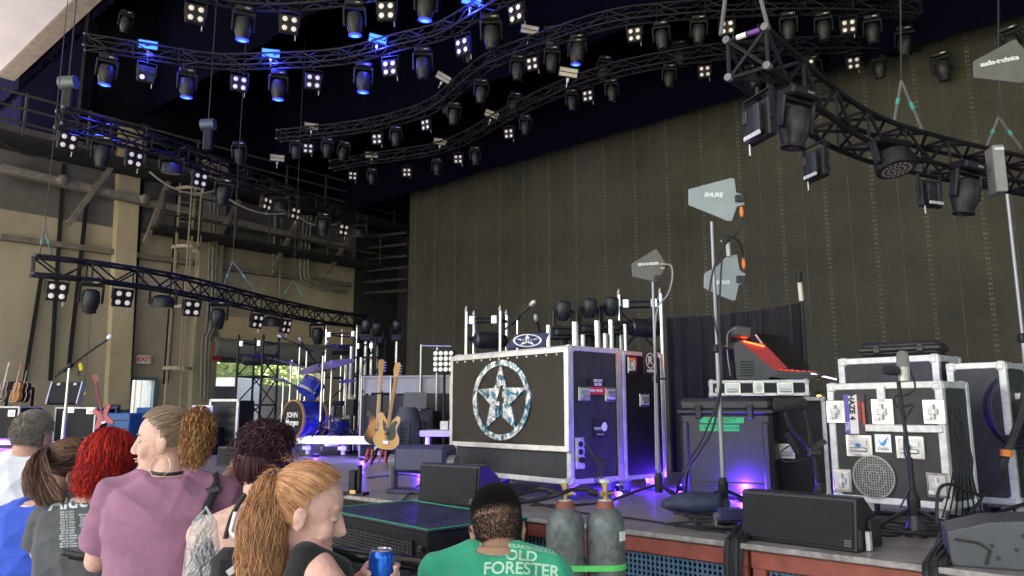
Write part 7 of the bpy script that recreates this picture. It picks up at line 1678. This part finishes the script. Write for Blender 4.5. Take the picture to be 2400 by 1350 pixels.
# ---------- 6. hidden person in green behind the curly hair
p = Person('person in a green shirt mostly hidden behind the dark curly hair, one hand raised', 640, 1035, 3.15, heading=12, b=.85, skin=tanned)
w6 = p.w2l(556, 1086, 2.9); e6 = p.w2l(535, 1130, 2.95); p.arms[-1] = (p.sh[-1], e6, w6); p.armp = p.armp[:0]
for k, (a, e, w_) in p.arms.items(): p.armp += [('c', a, e, .042, .035), ('c', e, w_, .034, .024)]
p.nohand = (-1,); p.extra = hand_prims(w6, (w6-e6)+Vector((.03, 0, .0)), (0, .2, -1), .9, -1)
p.body(); p.shirt(cloth('shirt_green', (.015, .3, .12)), z0=-.5, sleeve=.8, fold=.005, fseed=7); p.trousers(denim); p.shoes(); dk_ = hairm('dark_hair', [(.02, .012, .01), (.04, .02, .018)]); cap_mesh(p, dk_[0], .01)
# ---------- 5. dark maroon curly updo, black top
p = Person('person with curly dark maroon updo and bare back with black and white straps', 621, 1006, 2.6, heading=6, b=1.02, skin=skinm('skin_light', (.64, .41, .32)), head=(-6, -10, 0), arms={-1: ((-.2, .05, 1.04), (-.08, .25, 1.05)), 1: ((.22, .06, 1.04), (.1, .25, 1.02))})
bo5 = p.body(); p.shirt(cloth('top_black', (.02, .02, .023)), z0=-.6, sleeve=0, infl=.008, fold=.003, name='trousers_top') if False else None
sec = [(p.zs-.62, 0, -.01, .19, .14), (p.zs-.36, 0, 0, .162, .124), (p.zs-.2, 0, 0, .17, .126)]; remesh('camisole', [('l', sec)], cloth('top_black', (.02, .02, .023)), p.root, .007, 3, .006, .004, 5); p.trousers(cloth('trousers_black', (.03, .03, .032))); p.shoes()
surf_ribbon('black_strap', bo5, [(575, 1158), (560, 1175), (548, 1200), (536, 1232), (528, 1262)], .015, black, p.root); surf_ribbon('white_strap', bo5, [(568, 1172), (553, 1196), (545, 1225), (540, 1245)], .012, white, p.root); surf_ribbon('white_band', bo5, [(538, 1248), (555, 1260), (575, 1272), (600, 1280)], .014, white, p.root)
mm_ = hairm('maroon_hair', [(.045, .014, .02), (.09, .025, .035), (.02, .008, .012)], .35)
cap_mesh(p, mm_[2], .005, lambda v: v[2] > (.3 if v[1] > .5 else -.75)); combed(p, np.array([0, -.75, .66]), 1300, mm_, .012, r=.002, cond=lambda v: v[2] > (.3 if v[1] > .5 else -.8))
bc_ = p.w2l(623, 1030, 2.53); n = 2600; u = rand_dirs(n, lambda v: True); c0 = np.array(bc_); rr = RNG.uniform(.75, 1.1, (n, 1)); R0 = np.array([.078, .065, .052])
th = RNG.uniform(.6, 1.9, (n, 1, 1)); ax = RNG.normal(size=(n, 3)); ax -= (ax*u).sum(1, keepdims=True)*u; ax /= np.linalg.norm(ax, axis=1, keepdims=True); t = np.linspace(0, 1, 10)[None, :, None]
P = c0+(np.cos(t*th)*u[:, None]+np.sin(t*th)*ax[:, None])*R0*rr[:, None]; strand_mesh('curly_bun', noise_curl(P, .012, 2.2, False), .0016, .0008, mm_, p.root)
n = 90; u = rand_dirs(n, lambda v: abs(v[0]) > .3); P = c0+u[:, None]*R0+np.linspace(0, 1, 10)[None, :, None]*(u*.05+np.array([0, 0, -.05]))[:, None]; strand_mesh('loose_curls', noise_curl(P, .014, 2), .0011, .0007, mm_, p.root)
q = MB(); q.ell(p.w2l(565, 1034, 2.48), (.008, .004, .005)); q.ell(p.w2l(574, 1030, 2.48), (.008, .004, .005)); q.build('hair_clip', mat('clip_gold', (.7, .55, .35), .3, .8), p.root)
# black shoulder bag beside
t = thing('shoulder_bag', 'black shoulder bag with metal strap fitting between the purple T-shirt and the blond ponytail', 'bag', aty(545, 1350, 2.3), R(10)); q = MB(); q.box((0, 0, 0), (.12, .07, .16), bev=.03); q.build('bag_body', cloth('bag_black', (.02, .02, .025)), t, smooth=True); q = MB(); q.box((.03, -.045, .04), (.09, .01, .02), Matrix.Rotation(R(-35), 3, 'Y'), bev=.003); q.build('strap_fitting', steel, t)
# ---------- 7. strawberry blond ponytail, black tank top, can
p = Person('person with long strawberry-blond ponytail in a black tank top, looking down to the right', 726, 1086, 2.02, heading=-58, b=1.0, skin=skinm('skin_freckled', (.72, .42, .34)), head=(-18, -19, 0), hoff=(0, .0), rise=.06, neck=.045, arms={-1: ((-.22, .1, 1.0), (-.14, .3, 1.1)), 1: ((.2, .12, .96), (.05, .3, 1.08))})
p.lid = .0045; p.brow = mat('brow_ginger', (.4, .2, .12), .7, var=0)
cy = 2.08; cc = aty(893, 1338, cy); cl = p.inv @ cc
# left hand (k=-1 is nearest the stage) holds the can
wv = cl+Vector((-.075, -.06, -.05)); el = Vector((-.21, .05, wv.z-.12)); p.arms[-1] = (p.sh[-1], el, wv); p.nohand = (-1,)
p.armp = []
for k, (a, e, w_) in p.arms.items(): p.armp += [('c', a, e, .045, .036), ('c', e, w_, .035, .024)]
fp = [('c', wv, cl+Vector((-.05, -.03, -.03)), .024, .026)]
for i, dz in enumerate((.012, -.01, -.032, -.052)):
    pts = [cl+Vector((.043*math.cos(a), .043*math.sin(a), dz)) for a in np.linspace(math.pi*1.15, math.pi*(1.15-(.95, 1.05, 1.0, .85)[i]), 5)]
    fp += [('c', a, b, .0092, .0085) for a, b in zip(pts, pts[1:])]; fp.append(('c', wv+(cl-wv)*.35+Vector((0, 0, dz*.5)), pts[0], .014, .011))
pts = [cl+Vector((.044*math.cos(a), .044*math.sin(a), .0)) for a in np.linspace(math.pi*1.25, math.pi*1.62, 4)]; fp += [('c', a, b, .011, .0095) for a, b in zip(pts, pts[1:])]+[('c', wv+(cl-wv)*.3, pts[0], .015, .012)]
p.extra = fp+[('c', p.Mh @ Vector((0, .078, .016)), p.Mh @ Vector((0, .105, -.026)), .0078, .0102), ('e', p.Mh @ Vector((0, .078, -.098)), (.019, .016, .016)), ('c', p.Mh @ Vector((0, .02, -.08)), (0, .02, p.zs), .036, .045)]
bo7 = p.body(vox=.005)
zs = p.zs; sec = [(zs-.62, 0, -.01, .192, .142), (zs-.36, 0, 0, .167, .127), (zs-.2, 0, 0, .174, .13), (zs-.11, 0, .0, .172, .124)]
P = [('l', sec)]
for k in (-1, 1): P += [('c', (k*.105, -.075, zs-.14), (k*.1, -.035, zs+.012), .028, .028), ('c', (k*.1, -.035, zs+.012), (k*.1, .05, zs-.03), .028, .026), ('c', (k*.1, .05, zs-.03), (k*.09, .09, zs-.14), .026, .03)]
remesh('tank_top', P, cloth('tank_black', (.02, .02, .022)), p.root, .006, 3, .008, .003, 2); p.trousers(denim); p.shoes()
sm_ = hairm('strawberry_hair', [(.46, .21, .1), (.64, .36, .18), (.32, .14, .06), (.55, .28, .13)])
HL7 = lambda v: v[2] > (.78 if v[1] > .5 else (.08+1.28*(v[1]+.05)) if v[1] > -.05 else -.5)
tie = np.array([-.0, -.97, .3]); cap_mesh(p, sm_[0], .005, HL7); combed(p, tie, 3200, sm_, .007, r=.0013, cond=HL7, K=11)
st = Vector(p.hsurf(tie/np.linalg.norm(tie), .012)); d_ = (st-p.hc).normalized(); q = MB(); q.lathe([(.018, -.012), (.023, 0), (.018, .014)], st, d_, 16); q.build('hair_tie', cloth('tie_navy', (.03, .04, .08)), p.root, smooth=True)
tail(p, st, [p.w2l(640, 1150, 2.0), p.w2l(618, 1225, 1.96), p.w2l(610, 1330, 1.93), p.w2l(604, 1420, 1.93)], 5200, sm_, curl=.009, freq=2.6, r=.0009, K=20, belly=([0, .1, .3, .6, 1], [.014, .032, .055, .062, .05]))
n = 70; u = rand_dirs(n, lambda v: HL7(v)); P = p.hsurf(u, .01)[:, None]+np.linspace(0, 1, 8)[None, :, None]*(u @ np.array(p.Mh)[:3, :3].T*.02+np.array([0, -.03, .0]))[:, None]; strand_mesh('flyaway_hair', noise_curl(P, .008, 1.3), .0005, .0003, sm_, p.root)
t = thing('drink_can', 'blue drink can held at the bottom edge by the blond ponytail', 'can', cc)
q = MB(); q.lathe([(.026, -.075), (.033, -.066), (.033, .035), (.0315, .042), (.0275, .052)], n=28); q.build('can_body', mat('can_blue', (.01, .12, .6), .25, .6, var=.35, vs=18), t, smooth=True)
q = MB(); q.lathe([(.0275, .051), (.0285, .054), (.027, .0555), (.0255, .052), (.001, .0515)], n=28); q.build('can_lid', mat('can_lid_metal', (.75, .75, .77), .25, .9), t, smooth=True); q = MB(); q.box((.004, -.004, .054), (.02, .012, .002), bev=.001); q.build('pull_tab', steel, t)
# ---------- 8. green T-shirt
p = Person('person with short black hair and glasses in a green printed T-shirt, seen from behind', 1160, 1152, 2.38, heading=-4, b=.96, dep=1.2, skin=skinm('skin_olive', (.42, .24, .155)), head=(12, -20, -3), hoff=(0, .07), neck=.056, rise=.1)
p.body(); so8 = p.shirt(cloth('tee_green', (.03, .36, .2), .07), z0=-.64, sleeve=.8, fold=.006, fseed=9, neckr=.085); p.trousers(denim); p.shoes()
bk = hairm('black_hair', [(.012, .01, .01), (.025, .02, .018)]); cond8 = lambda v: v[2] > (.6 if v[1] > .5 else .3) or (v[1] < .2 and RNG.random() < max(0, (v[2]+.45)/.75)**2.6)
cap_mesh(p, bk[0], .002, lambda v: v[2] > .48)
n = 6000; u = rand_dirs(n, lambda v: v[2] > (.6 if v[1] > .5 else .36)); P = p.hsurf(u, .001)[:, None]+np.linspace(0, 1, 4)[None, :, None]*((p.hsurf(u, .0)-np.array(p.hc))*.13*np.clip(u[:, 2:]*1.1+.1, .03, 1)+np.array([0, .0, .004])+RNG.normal(size=(n, 3))*.002)[:, None]; strand_mesh('short_hair', P, .0012, .0007, bk, p.root)
n = 9000; u = rand_dirs(n, cond8); P = p.hsurf(u, .001)[:, None]+np.linspace(0, 1, 4)[None, :, None]*((p.hsurf(u, .0)-np.array(p.hc))*.07*np.clip(u[:, 2:]*1.1+.1, .03, 1)+np.array([0, .0, .004])+RNG.normal(size=(n, 3))*.0012)[:, None]; strand_mesh('faded_hair', P, .00065, .0004, bk, p.root)
n = 3800; u = rand_dirs(n, lambda v: (v[2] > -.62 and v[2] < .1 and v[1] < .25)); P = p.hsurf(u, -.001)[:, None]+np.linspace(0, 1, 3)[None, :, None]*((p.hsurf(u, .004)-p.hsurf(u, 0))+np.array([0, 0, -.004]))[:, None]; strand_mesh('shaved_sides', P, .0006, .0005, bk, p.root)
q = MB(); 
for k in (-1, 1): q.tube([p.Mh @ Vector((k*.066, .085, .005)), p.Mh @ Vector((k*.083, .03, .008)), p.Mh @ Vector((k*.088, -.02, .006)), p.Mh @ Vector((k*.086, -.04, -.012))], .0032, 6); q.tube([p.Mh @ Vector((k*.036+.028*math.cos(a), .102-.0*a, .0+.022*math.sin(a))) for a in np.linspace(0, 6.283, 20)], .0025, 5)
q.tube([p.Mh @ Vector((-.008, .106, .004)), p.Mh @ Vector((.008, .106, .004))], .0025, 5); q.build('glasses', mat('glasses_black', (.015, .015, .02), .3), p.root)
surf_text('MINT JULEP BOURBON COCKTAIL', so8, 1216, 1281, 12, 2.3, mat('print_mint', (.45, .72, .55), .8, var=.1), p.root, roll=-7, bold=.15, arc=.0007); pm = MATS['print_mint']
surf_text('OLD', so8, 1222, 1303, 33, 2.3, pm, p.root, roll=-4, bold=.9, arc=.0006, sx=1.1); surf_text('FORESTER', so8, 1222, 1333, 40, 2.3, pm, p.root, roll=-3, bold=.9, arc=.0007, sx=.98); surf_text('READY TO DRINK', so8, 1232, 1356, 12, 2.3, pm, p.root, roll=-3, bold=.2, arc=.0006); surf_text('DATE', so8, 1178, 1301, 9, 2.3, pm, p.root, roll=-3, bold=.1)
S.cycles.use_denoising = True
S.cycles.max_bounces = 8
